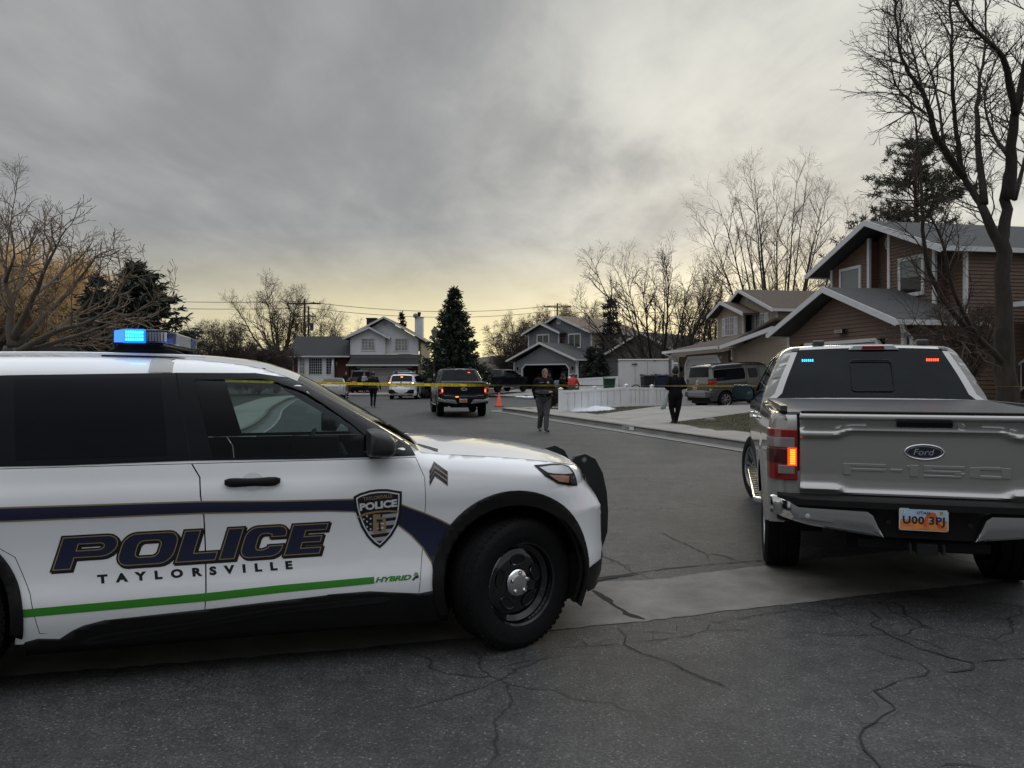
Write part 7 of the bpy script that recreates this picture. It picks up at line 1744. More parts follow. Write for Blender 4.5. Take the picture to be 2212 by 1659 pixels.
p = px(1975, 800, 44); pine('open dark pine rising behind the brown house roof', (p.x, p.y, .4), 14.6, 41)
# ---- garden shrubs seen through the police SUV's side window, and rocks
def ball_bush(label, base, r_, h_, seed, mt, n=2600, name='shrub'):
    root = thing(name, label, 'shrub', base, 0); rs = np.random.RandomState(seed); v = rs.normal(0, 1, (n, 3)); v /= np.linalg.norm(v, axis=1)[:, None]; rad = rs.uniform(.35, 1, (n, 1))**.5; P = v*rad*np.array([r_, r_, h_/2])*(1+.2*np.sin(v[:, :1]*5+seed))+np.array([0, 0, h_/2]); P[:, 2] = np.maximum(P[:, 2], 0)
    m = MB()
    for k in range(7): a = k*.9; m.tube([(0, 0, 0), (math.cos(a)*r_*.5, math.sin(a)*r_*.5, h_*.6)], [.02, .008], 5)
    m.build('stem', BARK, root); blades('foliage', P, v, .10, .04, mt, root, seed); return root
BR = mat('brown_leaf', (.060, .045, .028), .9, noise=.4, nscale=4); OL = mat('olive_leaf', (.045, .050, .025), .9, noise=.4, nscale=4)
for i, (x, y, r_, h_, lab, mt) in enumerate(((-8.6, 17.5, .5, 1.15, 'olive shrub by the boulder in the left garden', OL), (-9.6, 19.5, .6, .9, 'brown low shrub behind the boulder in the left garden', BR), (-7.9, 19.0, .3, .8, 'thin upright brown shrub right of the boulder', BR), (-11.5, 24, .9, 1.0, 'wide brown shrub further up the left garden', BR))):
    ball_bush(lab, (x, y, .16), r_, h_, 50+i, mt)
rk = thing('boulder', 'rounded pale boulder among shrubs in the left garden', 'rock', (-8.5, 18.4, .15)); m = MB(); m.lathe([(.001, .48), (.18, .45), (.34, .33), (.42, .15), (.42, -.05)], 'z', n=14)
m.v = [(x*(1.2+.12*math.sin(y*9+z*4)), y*(.9+.1*math.sin(x*8)), z*(1+.08*math.sin(x*7+y*5))) for x, y, z in m.v]; m.build('stone', mat('rock_pale', (.18, .165, .14), .9, noise=.3, nscale=5, bump=.8, bscale=8), rk, smooth=True)
# ================================================================= fences, trailer, bins, poles, tape
VINYL = mat('white_vinyl_fence', (.80, .80, .81), .5, noise=.06, nscale=2)
def vinyl_fence(label, pts, h, zf, post=2.4, cap=True, rails=True, lattice=0., group=None, pick=.30):
    root = thing('vinyl_fence', label, 'fence', (pts[0][0], pts[0][1], 0), 0, group); o = Vector((pts[0][0], pts[0][1], 0))
    m = MB(); mp_ = []; 
    for a, b in zip(pts[:-1], pts[1:]):
        a = Vector(a+(0,))-o; b = Vector(b+(0,))-o; L = (b-a).length; d = (b-a)/L; n = Vector((-d.y, d.x, 0)); k = max(1, round(L/post))
        def Z(p): q = p+o; return float(zf(q.x, q.y)[0])
        for i in range(k+1):
            p = a+d*(L*i/k); z = Z(p); pm = MB(); c = [p+d*s1*.065+n*s2*.065 for s1, s2 in ((-1, -1), (1, -1), (1, 1), (-1, 1))]
            pm.prism([(q.x, q.y, z-.05) for q in c], (0, 0, h+.12)); c2 = [p+d*s1*.085+n*s2*.085 for s1, s2 in ((-1, -1), (1, -1), (1, 1), (-1, 1))]; pm.prism([(q.x, q.y, z+h+.07) for q in c2], (0, 0, .025)); 
            t = [(q.x, q.y, z+h+.095) for q in c]+[(p.x, p.y, z+h+.15)]; pm.add(t, [(0, 1, 4), (1, 2, 4), (2, 3, 4), (3, 0, 4)]); mp_.append(pm)
        for i in range(k):
            p, q = a+d*(L*i/k), a+d*(L*(i+1)/k); zp, zq = Z(p), Z(q)
            for z0, z1, w_ in ((h-.10, h+.0, .035), (.03, .13, .035))+(((h-lattice-.08, h-lattice, .03),) if lattice else ()):
                m.add([(*(p+n*s_*w_).xy, zp+zz) for s_ in (-1, 1) for zz in (z0, z1)]+[(*(q+n*s_*w_).xy, zq+zz) for s_ in (-1, 1) for zz in (z0, z1)], [(0, 1, 5, 4), (2, 6, 7, 3), (1, 3, 7, 5), (0, 4, 6, 2)])
            kk = int((q-p).length/pick); top = h-lattice-(.08 if lattice else .10)
            for j in range(kk):
                u0, u1 = (j+.03)/kk, (j+.97)/kk; r0, r1 = p.lerp(q, u0), p.lerp(q, u1); z0 = zp+(zq-zp)*u0; z1 = zp+(zq-zp)*u1
                for s_ in (-1, 1): m.add([(*(r0+n*s_*.024).xy, z0+.1), (*(r1+n*s_*.020).xy, z1+.1), (*(r1+n*s_*.020).xy, z1+top), (*(r0+n*s_*.024).xy, z0+top)], [(0, 1, 2, 3)])
            m.add([(*p.xy, zp+.1), (*q.xy, zq+.1), (*q.xy, zq+top), (*p.xy, zp+top)], [(0, 1, 2, 3)])
            if lattice:
                nn = int((q-p).length/.14)
                for j in range(-3, nn+3):
                    for sg in (-1, 1):
                        u0 = (j+.5)/nn; u1 = u0+sg*lattice*.9/(q-p).length; 
                        A, B = max(0, min(1, u0)), max(0, min(1, u1))
                        if abs(A-B) < 1e-3: continue
                        fa, fb = (A-u0)/(u1-u0), (B-u0)/(u1-u0); pa, pb = p.lerp(q, A), p.lerp(q, B)
                        za, zb = zp+(zq-zp)*A+h-.1-(lattice-.1)*fa, zp+(zq-zp)*B+h-.1-(lattice-.1)*fb
                        m.tube([(*pa.xy, za), (*pb.xy, zb)], .016, 4)
    for pm in mp_: pm.build('post', VINYL, root)
    m.build('panel', VINYL, root, cleanup=False); return root
vinyl_fence('low white picket-style vinyl fence rising along the lawn, nearest fence on the right', [(1.96, 31.0), (4.9, 33.0), (8.9, 36.8)], .86, zR, 2.2)
vinyl_fence('second white vinyl fence further back with round post caps, beside the juniper', [(3.4, 45.5), (6.4, 43.5), (12, 42.0)], .78, lambda x, y: np.atleast_1d(np.array(x)*.06+.45), 3.0)
vinyl_fence('white vinyl fence with lattice top behind the black pickup on the driveway', [(-2.6, 70.5), (.9, 70.0)], 1.65, lambda x, y: np.atleast_1d(np.array(x)*0+.40), 1.6, lattice=.38)
vinyl_fence('white vinyl gate with lattice top beside the shed', [(8.6, 45.2), (10.0, 44.3)], 1.75, lambda x, y: np.atleast_1d(np.array(x)*0+.65), .75, lattice=.5, pick=.12)
vinyl_fence('tall white vinyl fence beside the tan house wall, behind the boxy grey SUV', [(11.6, 36.4), (13.4, 35.9), (15, 35.4)], 1.75, lambda x, y: np.atleast_1d(np.array(x)*0+.62), 1.1)
# enclosed white trailer
tr = thing('enclosed_trailer', 'white enclosed box trailer parked behind the low white fence', 'trailer', (7.35, 42.3, .55), R(-16))
TW = mat('trailer_white', (.60, .59, .58), .5, noise=.08, nscale=1.5)
m = MB(); m.box(-1.35, 1.35, -1.1, 1.1, .25, 1.92); m.build('body', TW, tr, bevel=.05)
m = MB(); m.tube([(-1.36, -1.1, 1.92), (1.36, -1.1, 1.92)], .045, 8); m.tube([(-1.36, 1.1, 1.92), (1.36, 1.1, 1.92)], .045, 8); m.box(-1.35, 1.35, -1.08, 1.08, 1.90, 1.96); m.build('roof_edge', mat('trailer_edge', (.5, .47, .42), .5), tr)
m = MB(); m.box(-.45, -.43, -1.105, -1.10, .3, 1.85); m.box(.2, .22, -1.105, -1.10, .3, 1.85); m.build('panel_seam', mat('seam_grey', (.2, .2, .2), .6), tr)
for x in (-.4, .4): make_wheel(tr, 'wheel', (x, -1.0, .32), .32, .2, 0, -1, .18, 'alloy', rim=mat('alloy_silver', (.42, .43, .44)), n=16)
m = MB(); m.box(-.62, -.32, -1.16, -1.10, 1.68, 1.72); m.box(.55, .65, -1.15, -1.10, 1.86, 1.90); m.build('marker_lamp', GBLK, tr)
# shed
sh = House('garden_shed', 'small shed with brown shingle roof between the trailer and tan garage', 'shed', (10.6, 45.6), -40)
sh.sid([[(-1.4, .6), (1.6, .6), (1.6, 2.5), (-1.4, 2.5)]], 0, siding_mat('shed_white', (.36, .36, .37))); sh.flat('roof', [(-1.7, -.3, 2.45), (1.9, -.3, 2.45), (1.9, 1.6, 3.35), (-1.7, 1.6, 3.35)], (0, 0, -.1), ROOFB); sh.box('wall', -1.4, 1.6, .1, 2.8, .5, 2.4, TS)
# bins
def bin_(label, loc, rz, col, key, s=1.):
    b = thing('wheelie_bin', label, 'bin', loc, rz, 'wheeled rubbish bins'); mt = mat(key, col, .5)
    m = MB(); a, c = .24*s, .30*s; m.add([(-a, -a, .08), (a, -a, .08), (a, a, .08), (-a, a, .08), (-c, -c, 1.0*s), (c, -c, 1.0*s), (c, c, 1.0*s), (-c, c, 1.0*s)], [(0, 3, 2, 1), (0, 1, 5, 4), (1, 2, 6, 5), (2, 3, 7, 6), (3, 0, 4, 7), (4, 5, 6, 7)]); m.build('body', mt, b, bevel=.02)
    m = MB(); m.prism([(-.33*s, -.34*s, s*1.0), (.33*s, -.34*s, s*1.0), (.30*s, .2*s, s*1.08), (.30*s, .36*s, s*1.02), (-.30*s, .36*s, s*1.02), (-.30*s, .2*s, s*1.08)], (0, 0, .04)); m.build('lid', mt, b, bevel=.01)
    for x in (-.24, .24): m = MB(); m.lathe([(.001, -.03), (.11, -.03), (.11, .03), (.001, .03)], 'x', c=(x*s, .27*s, .11), n=12); m.build('wheel', mat('tyre_rubber', (.017, .017, .018)), b)
bin_('black lidded bin left of the blue bin, behind the low white fence', (7.15, 40.6, .58), .2, (.012, .012, .014), 'bin_black', 1.0)
bin_('blue bin beside the black bin, behind the low white fence', (7.9, 40.7, .60), .1, (.012, .020, .055), 'bin_blue', 1.0); bin_('green bin at the left end of the trailer', (5.25, 41.6, .42), 0, (.008, .045, .022), 'bin_green')
# traffic cones
def cone(label, loc):
    c = thing('traffic_cone', label, 'traffic cone', loc, .3, 'orange traffic cones'); m = MB(); m.lathe([(.17, .03), (.15, .06), (.03, .70), (.02, .71), (.001, .71)], 'z', n=20); m.build('cone', mat('cone_orange', (.85, .075, .018), .5), c, auto=40)
    m = MB(); m.box(-.19, .19, -.19, .19, 0, .035); m.build('base', BLK, c, bevel=.01)
cone('orange traffic cone standing at the kerb corner right of the black pickup', tuple(gnd(1078, 878.5, .0))); cone('orange traffic cone mostly hidden behind the black pickup wheel', tuple(gnd(1037, 883, 0)))
# street lamp
p = px(938, 860, 50); sl_ = thing('street_lamp', 'black post-top street lamp in front of the tall spruce', 'street lamp', (p.x, p.y, .0)); IR = mat('black_iron', (.012, .013, .013), .5)
m = MB(); m.lathe([(.14, 0), (.14, .5), (.08, .6), (.06, 2.0), (.05, 3.9), (.09, 3.95), (.04, 4.05)], 'z', n=12); m.build('post', IR, sl_, auto=40)
m = MB(); m.lathe([(.10, 4.08), (.20, 4.5), (.20, 4.52), (.001, 4.52)], 'z', n=6); m.build('lantern', mat('lamp_glass', (.20, .20, .18), .2), sl_); m = MB(); m.lathe([(.24, 4.52), (.18, 4.60), (.06, 4.72), (.03, 4.84), (.001, 4.86)], 'z', n=6); m.lathe([(.04, 4.02), (.12, 4.08), (.10, 4.09)], 'z', n=6); m.build('cap', IR, sl_)
m = MB(); m.box(-.05, .05, -.075, -.06, 1.6, 1.75); m.build('tag_plate', mat('pale_tag', (.4, .4, .38), .5), sl_)
# utility poles and wires
WOODP = mat('pole_wood', (.05, .035, .025), .9, noise=.3, nscale=5, stretch=(1, 1, .2)); WIRE = mat('wire_grey', (.05, .05, .05), .6)
def upole(label, u, v, d, tx=False):
    p = px(u, v, d); r_ = thing('utility_pole', label, 'utility pole', (p.x, p.y, 0)); h_ = p.z; m = MB(); m.tube([(0, 0, 0), (0, 0, h_)], [.20, .13], 10); m.build('pole', WOODP, r_)
    m = MB(); m.box(-2.3, 2.3, -.25, -.13, h_-.75, h_-.55); m.build('crossarm', WOODP, r_)
    for x in (-2.2, -1.3, 1.3, 2.2): m = MB(); m.lathe([(.04, h_-.55), (.08, h_-.45), (.05, h_-.35), (.001, h_-.32)], 'z', c=(x, -.19, 0), n=8); m.build('insulator', mat('insulator_brown', (.05, .03, .03), .4), r_)
    if tx:
        m = MB(); m.box(-1.6, 1.6, -.2, -.1, h_-2.5, h_-2.35); m.tube([(.55, 0, 0), (.55, 0, h_-1.0)], [.16, .11], 8); m.build('lower_arm', WOODP, r_)
        for x in (-1.05, .1, 1.1): m = MB(); m.lathe([(.001, h_-4.5), (.24, h_-4.45), (.27, h_-3.5), (.24, h_-3.4), (.001, h_-3.35)], 'z', c=(x, -.35, 0), n=12); m.build('transformer', mat('transformer_grey', (.08, .085, .09), .5), r_)
    return p
p1 = upole('brown utility pole with three transformers, left of the white house', 658, 646, 108, True); p2 = upole('slim brown utility pole above the grey house roof', 1204, 655, 132); p0 = Vector((-75, 84, p1.z+1.0)); p3 = Vector((62, 150, p2.z+1.0))
for k, (off, dz, lab) in enumerate(((-1.2, -.4, 'upper overhead power line crossing behind the houses'), (1.2, -1.1, 'second overhead power line just under the upper one'), (0, -5.6, 'low overhead telephone line behind the spruce'))):
    w_ = MB()
    for a, b in ((p0, p1), (p1, p2), (p2, p3)):
        pts = []; sag = 1.3 if k < 2 else .8
        for i in range(25): t = i/24; q = a.lerp(b, t); pts.append((q.x+off*.0, q.y+off, q.z+dz-4*sag*t*(1-t)))
        w_.tube(pts, .045 if k < 2 else .03, 4, caps=False)
    tag(w_.build('power_line', WIRE), lab, 'power line', 'overhead lines')
# furled white canopy standing by the white house entry
cn = thing('furled_umbrella', 'tall furled white garden umbrella on the white house lawn beside the entry', 'umbrella', (-15.4, 66, .16)); m = MB(); m.lathe([(.02, .0), (.02, .5), (.10, .8), (.15, 1.5), (.12, 2.2), (.03, 2.75), (.001, 2.78)], 'z', n=10); m.build('canopy', mat('canopy_white', (.45, .46, .48), .7), cn, smooth=True)
# snow patches
def snow(label, c, rx, ry, hh, zf, seed):
    rs = random.Random(seed); n = 26; rings = []; ph = [rs.uniform(0, 6) for _ in range(4)]
    def rad(a): return 1+.28*math.sin(2*a+ph[0])+.18*math.sin(3*a+ph[1])+.12*math.sin(5*a+ph[2])+.07*math.sin(9*a+ph[3])
    m = MB(); V = []; zc = float(zf(c[0], c[1])[0]); K = 6
    for k in range(K+1):
        f = 1-k/K
        for i in range(n): a = 6.2832*i/n; x, y = math.cos(a)*rx*rad(a)*f, math.sin(a)*ry*rad(a)*f; V.append((x, y, float(zf(c[0]+x, c[1]+y)[0])-zc+hh*(1-f**2.2)*(1+.3*math.sin(x*7+seed)*math.cos(y*8))-.004))
    m.add(V, [(k*n+i, k*n+(i+1) % n, (k+1)*n+(i+1) % n, (k+1)*n+i) for k in range(K) for i in range(n)]); o = m.build('snow_patch', SNOW, None, smooth=True); o.location = (c[0], c[1], zc); tag(o, label, 'snow', 'melting snow patches')
snow('largest melting snow patch on the lawn in front of the low white fence', (3.35, 31.4), .80, .48, .16, zR, 1)
snow('thin snow patch by the grey house driveway edge, behind the walking officer', (2.9, 54.6), 1.1, .5, .14, zL, 2); snow('ragged snow patch nearer the kerb right of the orange cone', (2.1, 52.6), 1.0, .4, .16, zL, 3); snow('tiny snow lump left of the ragged patch', (.6, 53.6), .35, .2, .10, zL, 5)
snow('snow bank on the far kerb between the far police SUV and the black pickup', (-6.0, 61.8), 1.3, .5, .38, zL, 6); snow('snow strip beside the white house driveway behind the saloon', (-14.4, 62.5), .9, .4, .12, zL, 7)
st = MB(); st.lathe([(.001, .10), (.09, .09), (.16, .04), (.16, -.02)], 'z', n=12); o = st.build('stone', mat('rock_pale', (.18, .165, .14)), None, smooth=True); o.location = (6.15, 23.9, float(zR(6.15, 23.9)[0])); o.scale = (1.1, .8, 1); tag(o, 'single pale stone lying on the lawn left of the silver pickup', 'rock')
# ---- police tape
def tape():
    root = thing('police_tape', 'yellow police line tape with black lettering strung across the street', 'barrier tape', (0, 0, 0))
    TY = mat('tape_yellow', (.95, .70, .02), .45); A = [Vector(p) for p in ((13.6, 13.4, 1.42), (9.9, 14.95, 1.405), (7.0, 16.6, 1.39), (3.4, 18.6, 1.37), (.95, 19.75, 1.365), (-3, 22.3, 1.36), (-8, 25.3, 1.41), (-13.5, 28.5, 1.52))]
    P = [Vector(p) for p in curve_pts(A, 16)]; m = MB(); V = []; n = len(P); L = [0]
    for i in range(1, n): L.append(L[-1]+(P[i]-P[i-1]).length)
    frames = []
    for i, p in enumerate(P):
        t = (P[min(i+1, n-1)]-P[max(i-1, 0)]).normalized(); s_ = L[i]; hz = Vector((-t.y, t.x, 0)).normalized()
        tw = 0 if p.x < -1.4 else (1.25+.30*math.sin(s_*1.7)) * min(1, (p.x+1.4)/1.2)
        up = (Vector((0, 0, 1))*math.cos(tw)+hz*math.sin(tw)); frames.append((p, t, up)); V += [p-up*.038, p+up*.038]
    m.add(V, [(2*i, 2*i+2, 2*i+3, 2*i+1) for i in range(n-1)]); m.build('ribbon', TY, root, cleanup=False)
    vs, fs = text_loops('POLICE LINE DO NOT CROSS', 1.0, .012); X = [v[0] for v in vs]; w0 = (max(X)-min(X)); m = MB(); s0 = 5.5
    def at_s(s_):
        i = max(0, min(n-2, np.searchsorted(L, s_)-1)); f = (s_-L[i])/(L[i+1]-L[i]+1e-9); p = frames[i][0].lerp(frames[i+1][0], f); u = frames[i][2].lerp(frames[i+1][2], f); t = frames[i][1]; return p, u.normalized(), t
    while s0 < L[-1]-1.3:
        q = []
        for v in vs:
            p, u, t = at_s(s0+1.05*(v[0]-min(X))/w0); nn = t.cross(u).normalized(); nn = nn if nn.y < 0 else -nn; q.append(p+u*(.022-.044*v[1]/.72)+nn*.002)
        m.add(q, fs); s0 += 1.28
    m.build('lettering', mat('tape_ink', (.02, .018, .01), .5), root, cleanup=False)
tape()
# ================================================================= people
SKIN = mat('skin', (.36, .19, .125), .55, noise=.1, nscale=20)
def person(label, loc, yaw, J, R_, colours, vox=.014, hair=None, extras=None, fingers=True, scale=1.0, hairlen=0.):
    """J: joints in a frame facing -y; one continuous body remeshed from tapered limbs; colours by region"""
    root = thing('person', label, 'person', loc, yaw); caps = []
    V = lambda k: Vector(J[k])
    def cap(a, b, ra, rb, c, sx=1.): caps.append((V(a) if isinstance(a, str) else Vector(a), V(b) if isinstance(b, str) else Vector(b), ra, rb, c, sx))
    sh, pt, sk, so = 'shirt', 'trousers', 'skin', 'shoes'; r = dict(belly=.155, chest=.165, hip=.155, thigh=.092, knee=.064, ankle=.05, sho=.075, elb=.052, wri=.036, neck=.06, head=.098); r.update(R_)
    cap('pelvis', 'belly', r['hip'], r['belly'], pt, 1.18); cap('belly', 'chest', r['belly'], r['chest'], sh, 1.2); cap('chest', 'necklow', r['chest']*.85, r['neck']*1.15, sh, 1.15)
    hd = V('head'); nk = V('necklow'); cap(nk, hd-Vector((0, 0, .03)), r['neck'], r['neck']*.95, sk); cap(hd-Vector((0, .0, .035)), hd+Vector((0, .015, .045)), r['head']*.80, r['head'], sk, .86)
    f = (V('face')-hd).normalized(); side = Vector((-f.y, f.x, 0)).normalized() if abs(f.z) < .95 else Vector((1, 0, 0))
    cap(hd+f*.085+Vector((0, 0, -.02)), hd+f*.108+Vector((0, 0, -.032)), .012, .014, sk); cap(hd+f*.05+Vector((0, 0, -.09)), hd+f*.07+Vector((0, 0, -.085)), .035, .028, sk)
    for s_ in (-1, 1): cap(hd+side*s_*.085, hd+side*s_*.095+Vector((0, 0, -.03)), .016, .012, sk)
    for s_ in 'LR':
        cap('chest', 'sho'+s_, r['chest']*.62, r['sho'], sh); cap('sho'+s_, 'elb'+s_, r['sho'], r['elb'], sh); cap('elb'+s_, 'wri'+s_, r['elb'], r['wri']*1.12, sh)
        w_ = V('wri'+s_); hv = V('han'+s_)-w_; d = hv.normalized(); cap(w_-d*.02, w_+d*.045, .027, .034, sk); cap(w_+d*.045, w_+d*.085, .036, .030, sk, 1.)
        q = d.orthogonal().normalized(); q = Vector(J.get('palm'+s_, q[:])).normalized(); q = (q-d*q.dot(d)).normalized(); b = d.cross(q)
        if fingers:
            for i, (o_, l_) in enumerate(((-.028, .062), (-.010, .075), (.009, .070), (.027, .055))):
                a0 = w_+d*.085+b*o_; a1 = a0+d*l_*.55+q*.008; a2 = a1+(d*.7+q*.7).normalized()*l_*.5; cap(a0, a1, .010, .009, sk); cap(a1, a2, .009, .008, sk)
            t0 = w_+d*.03-b*.026; t1 = t0+(d*.6-b*.75).normalized()*.035; cap(t0, t1, .012, .010, sk); cap(t1, t1+(d*.9+q*.3).normalized()*.03, .010, .009, sk)
        cap('hip'+s_, 'kne'+s_, r['thigh']*1.12, r['knee']*1.08, pt); cap('pelvis', 'hip'+s_, r['hip']*.8, r['thigh']*1.15, pt); cap('kne'+s_, 'ank'+s_, r['knee'], r['ankle']*1.12, J.get('shin', pt) if 'shin' in J else pt)
        if 'cuff' in J: cap(V('kne'+s_).lerp(V('ank'+s_), J['cuff']), 'ank'+s_, r['ankle'], r['ankle']*.8, sk)
        cap('ank'+s_, V('ank'+s_).lerp(V('toe'+s_), .3)+Vector((0, 0, -.02)), .048, .045, so); cap(V('ank'+s_)+(V('ank'+s_)-V('toe'+s_)).normalized()*.03+Vector((0, 0, -.045)), 'toe'+s_, .040, .036, so)
    m = MB()
    for a, b, ra, rb, c, sx in caps:
        ax = b-a; L = ax.length; z = ax.normalized() if L > 1e-5 else Vector((0, 0, 1)); x = Vector((1, 0, 0)); x = (x-z*x.dot(z)); x = x.normalized() if x.length > .1 else z.orthogonal().normalized(); y = z.cross(x); n = 14; rows = []
        for k in range(5): t = math.pi/2*(k/4-1); rows.append((a+z*ra*math.sin(t), ra*math.cos(t)))
        for k in range(5): t = math.pi/2*k/4; rows.append((b+z*rb*math.sin(t), rb*math.cos(t)))
        vs = [tuple(cn_+(x*math.cos(6.2832*j/n)*sx+y*math.sin(6.2832*j/n))*max(rr_, 1e-4)) for cn_, rr_ in rows for j in range(n)]
        m.add(vs, [(k*n+j, k*n+(j+1) % n, (k+1)*n+(j+1) % n, (k+1)*n+j) for k in range(9) for j in range(n)]+[tuple(range(n-1, -1, -1)), tuple(9*n+j for j in range(n))])
    names = list(colours); o = m.build('body', [colours[k] for k in names], root)
    md = o.modifiers.new('r', 'REMESH'); md.mode = 'VOXEL'; md.voxel_size = vox; md.use_smooth_shade = True; ms = o.modifiers.new('s', 'SMOOTH'); ms.iterations = 2; ms.factor = .5
    dg = bpy.context.evaluated_depsgraph_get(); ev = o.evaluated_get(dg); me = bpy.data.meshes.new_from_object(ev); o.modifiers.clear(); o.data = me
    for k in names:
        if len(me.materials) < len(names): me.materials.append(colours[k])
    me.materials.clear(); [me.materials.append(colours[k]) for k in names]
    C = np.zeros(len(me.polygons)*3); me.polygons.foreach_get('center', C); C = C.reshape(-1, 3); best = np.full(len(C), 1e9); idx = np.zeros(len(C), int)
    for a, b, ra, rb, c, sx in caps:
        A = np.array(a); B = np.array(b); d = B-A; t = np.clip(((C-A) @ d)/(d @ d+1e-9), 0, 1); dist = np.linalg.norm(C-A-t[:, None]*d, axis=1)-(ra+(rb-ra)*t)*(1 if sx <= 1 else 1.08); u = dist < best-1e-4; best[u] = dist[u]; idx[u] = names.index(c if c in names else names[0])
    me.polygons.foreach_set('material_index', idx.astype(np.int32)); me.polygons.foreach_set('use_smooth', [True]*len(idx)); me.update()
    if hair:
        m = MB(); n = 18; vs = []; fs = []; up = Vector((0, 0, 1)); rr_ = r['head']
        for k in range(8):
            t = k/7*R(118 if not hairlen else 140)
            for j in range(n):
                a = 6.2832*j/n; dv = (side*math.cos(a)+(f.cross(side)*0+Vector((f.x, f.y, 0)).normalized())*math.sin(a))*math.sin(t)+up*math.cos(t); fr = max(0, dv.dot(f)); 
                if fr > .25: dv = (dv+up*.9*(fr-.25)*2).normalized()
                q = hd+Vector((0, .01, .03))+Vector((dv.x*.90, dv.y*1.0, dv.z*1.0))*(rr_+.010+hairlen*.02); vs.append(q)
        fs = [(k*n+j, k*n+(j+1) % n, (k+1)*n+(j+1) % n, (k+1)*n+j) for k in range(7) for j in range(n)]; m.add(vs, fs); m.build('hair', hair, root, smooth=True)
    if extras: extras(root, J, f, side, hd)
    root.scale = (scale,)*3
    return root
def cloth(name, col, b=.5): return mat(name, col, .88, spec=.15, noise=.25, nscale=6, bump=b, bscale=14, stretch=(1, 1, .6))
NAVYC = cloth('navy_uniform', (.010, .011, .016)); BLKC = cloth('black_cloth', (.006, .006, .007)); GREYC = cloth('grey_trousers', (.075, .072, .075)); SHOE = mat('black_leather', (.008, .008, .008), .35); GHAIR = mat('grey_hair', (.11, .10, .095), .9, noise=.3, nscale=50); DHAIR = mat('dark_hair', (.012, .009, .007), .8, noise=.3, nscale=50)
STAND = dict(pelvis=(0, 0, .96), belly=(0, -.01, 1.12), chest=(0, 0, 1.36), necklow=(0, .0, 1.53), head=(0, -.01, 1.69), face=(0, -.2, 1.69), shoL=(.19, 0, 1.45), shoR=(-.19, 0, 1.45), elbL=(.25, .02, 1.17), elbR=(-.25, .02, 1.17), wriL=(.26, -.05, .93), wriR=(-.26, -.05, .93), hanL=(.26, -.07, .80), hanR=(-.26, -.07, .80), hipL=(.10, 0, .90), hipR=(-.10, 0, .90), kneL=(.11, -.02, .50), kneR=(-.11, -.02, .50), ankL=(.11, .02, .10), ankR=(-.11, .02, .10), toeL=(.13, -.16, .035), toeR=(-.13, -.16, .035))
def pose(**k): d = dict(STAND); d.update(k); return d
# officer walking toward the camera, looking down at his hand
def off1(root, J, f, side, hd):
    m = MB(); zc = 1.035
    pts = [(math.cos(a)*.238, math.sin(a)*.192-.01, zc+.012*math.cos(a*2)) for a in np.linspace(0, 6.283, 25)[:-1]]; m.tube(pts, .026, 6, closed=True); m.build('belt', mat('belt_leather', (.008, .008, .008), .4), root)
    m = MB(); m.box(-.035, .035, -.236, -.212, zc-.02, zc+.03); m.build('buckle', mat('dull_brass', (.10, .085, .06), .4, .8), root, bevel=.004)
    m = MB(); m.lathe([(.001, -.012), (.030, -.008), (.036, 0)], 'y', c=(.085, -.222, 1.40), n=12); m.build('badge', mat('badge_metal', (.42, .41, .36), .35, .6), root)
    m = MB(); m.M = Matrix.Translation((-.10, -.212, 1.405)) @ Matrix.Rotation(R(-6), 4, 'Y'); m.box(-.055, .055, -.006, .004, -.010, .012); m.M = None; m.build('name_tape', mat('tape_grey', (.16, .16, .16), .7), root)
    m = MB(); m.tube([(.09, -.055, 1.51), (.0, -.10, 1.475), (-.09, -.055, 1.51)], .018, 6); m.build('collar', BLKC, root, smooth=True)
    for s_ in (-1, 1): m = MB(); m.box(*sorted((s_*.10, s_*.155)), -.03+.0, .04, .60, .74); m.build('cargo_pocket', GREYC, root, bevel=.01)
J1 = pose(pelvis=(0, .0, .955), belly=(.0, -.045, 1.13), chest=(.0, -.01, 1.36), necklow=(.02, -.03, 1.52), head=(.035, -.075, 1.665), face=(.075, -.26, 1.565), elbL=(.30, -.02, 1.20), wriL=(.20, -.235, 1.12), hanL=(.13, -.31, 1.14), palmL=(0, .3, -1), elbR=(-.27, .05, 1.19), wriR=(-.23, .03, .965), hanR=(-.17, .02, .88),
    hipL=(.10, 0, .90), kneL=(.06, -.13, .49), ankL=(.03, -.21, .10), toeL=(.06, -.38, .04), hipR=(-.10, 0, .90), kneR=(-.07, .02, .48), ankR=(-.08, .17, .12), toeR=(-.09, .03, .035))
g1 = gnd(1174, 932); 
person('grey-haired man in black police shirt and grey trousers looking down while walking toward the camera', (g1.x, g1.y-.0, 0), R(10), J1, dict(belly=.215, chest=.192, hip=.178, thigh=.118, knee=.080, ankle=.062, neck=.072, sho=.095, elb=.070, wri=.042), dict(shirt=cloth('black_shirt', (.007, .007, .009)), trousers=GREYC, skin=SKIN, shoes=SHOE), .0115, GHAIR, off1, scale=1.01)
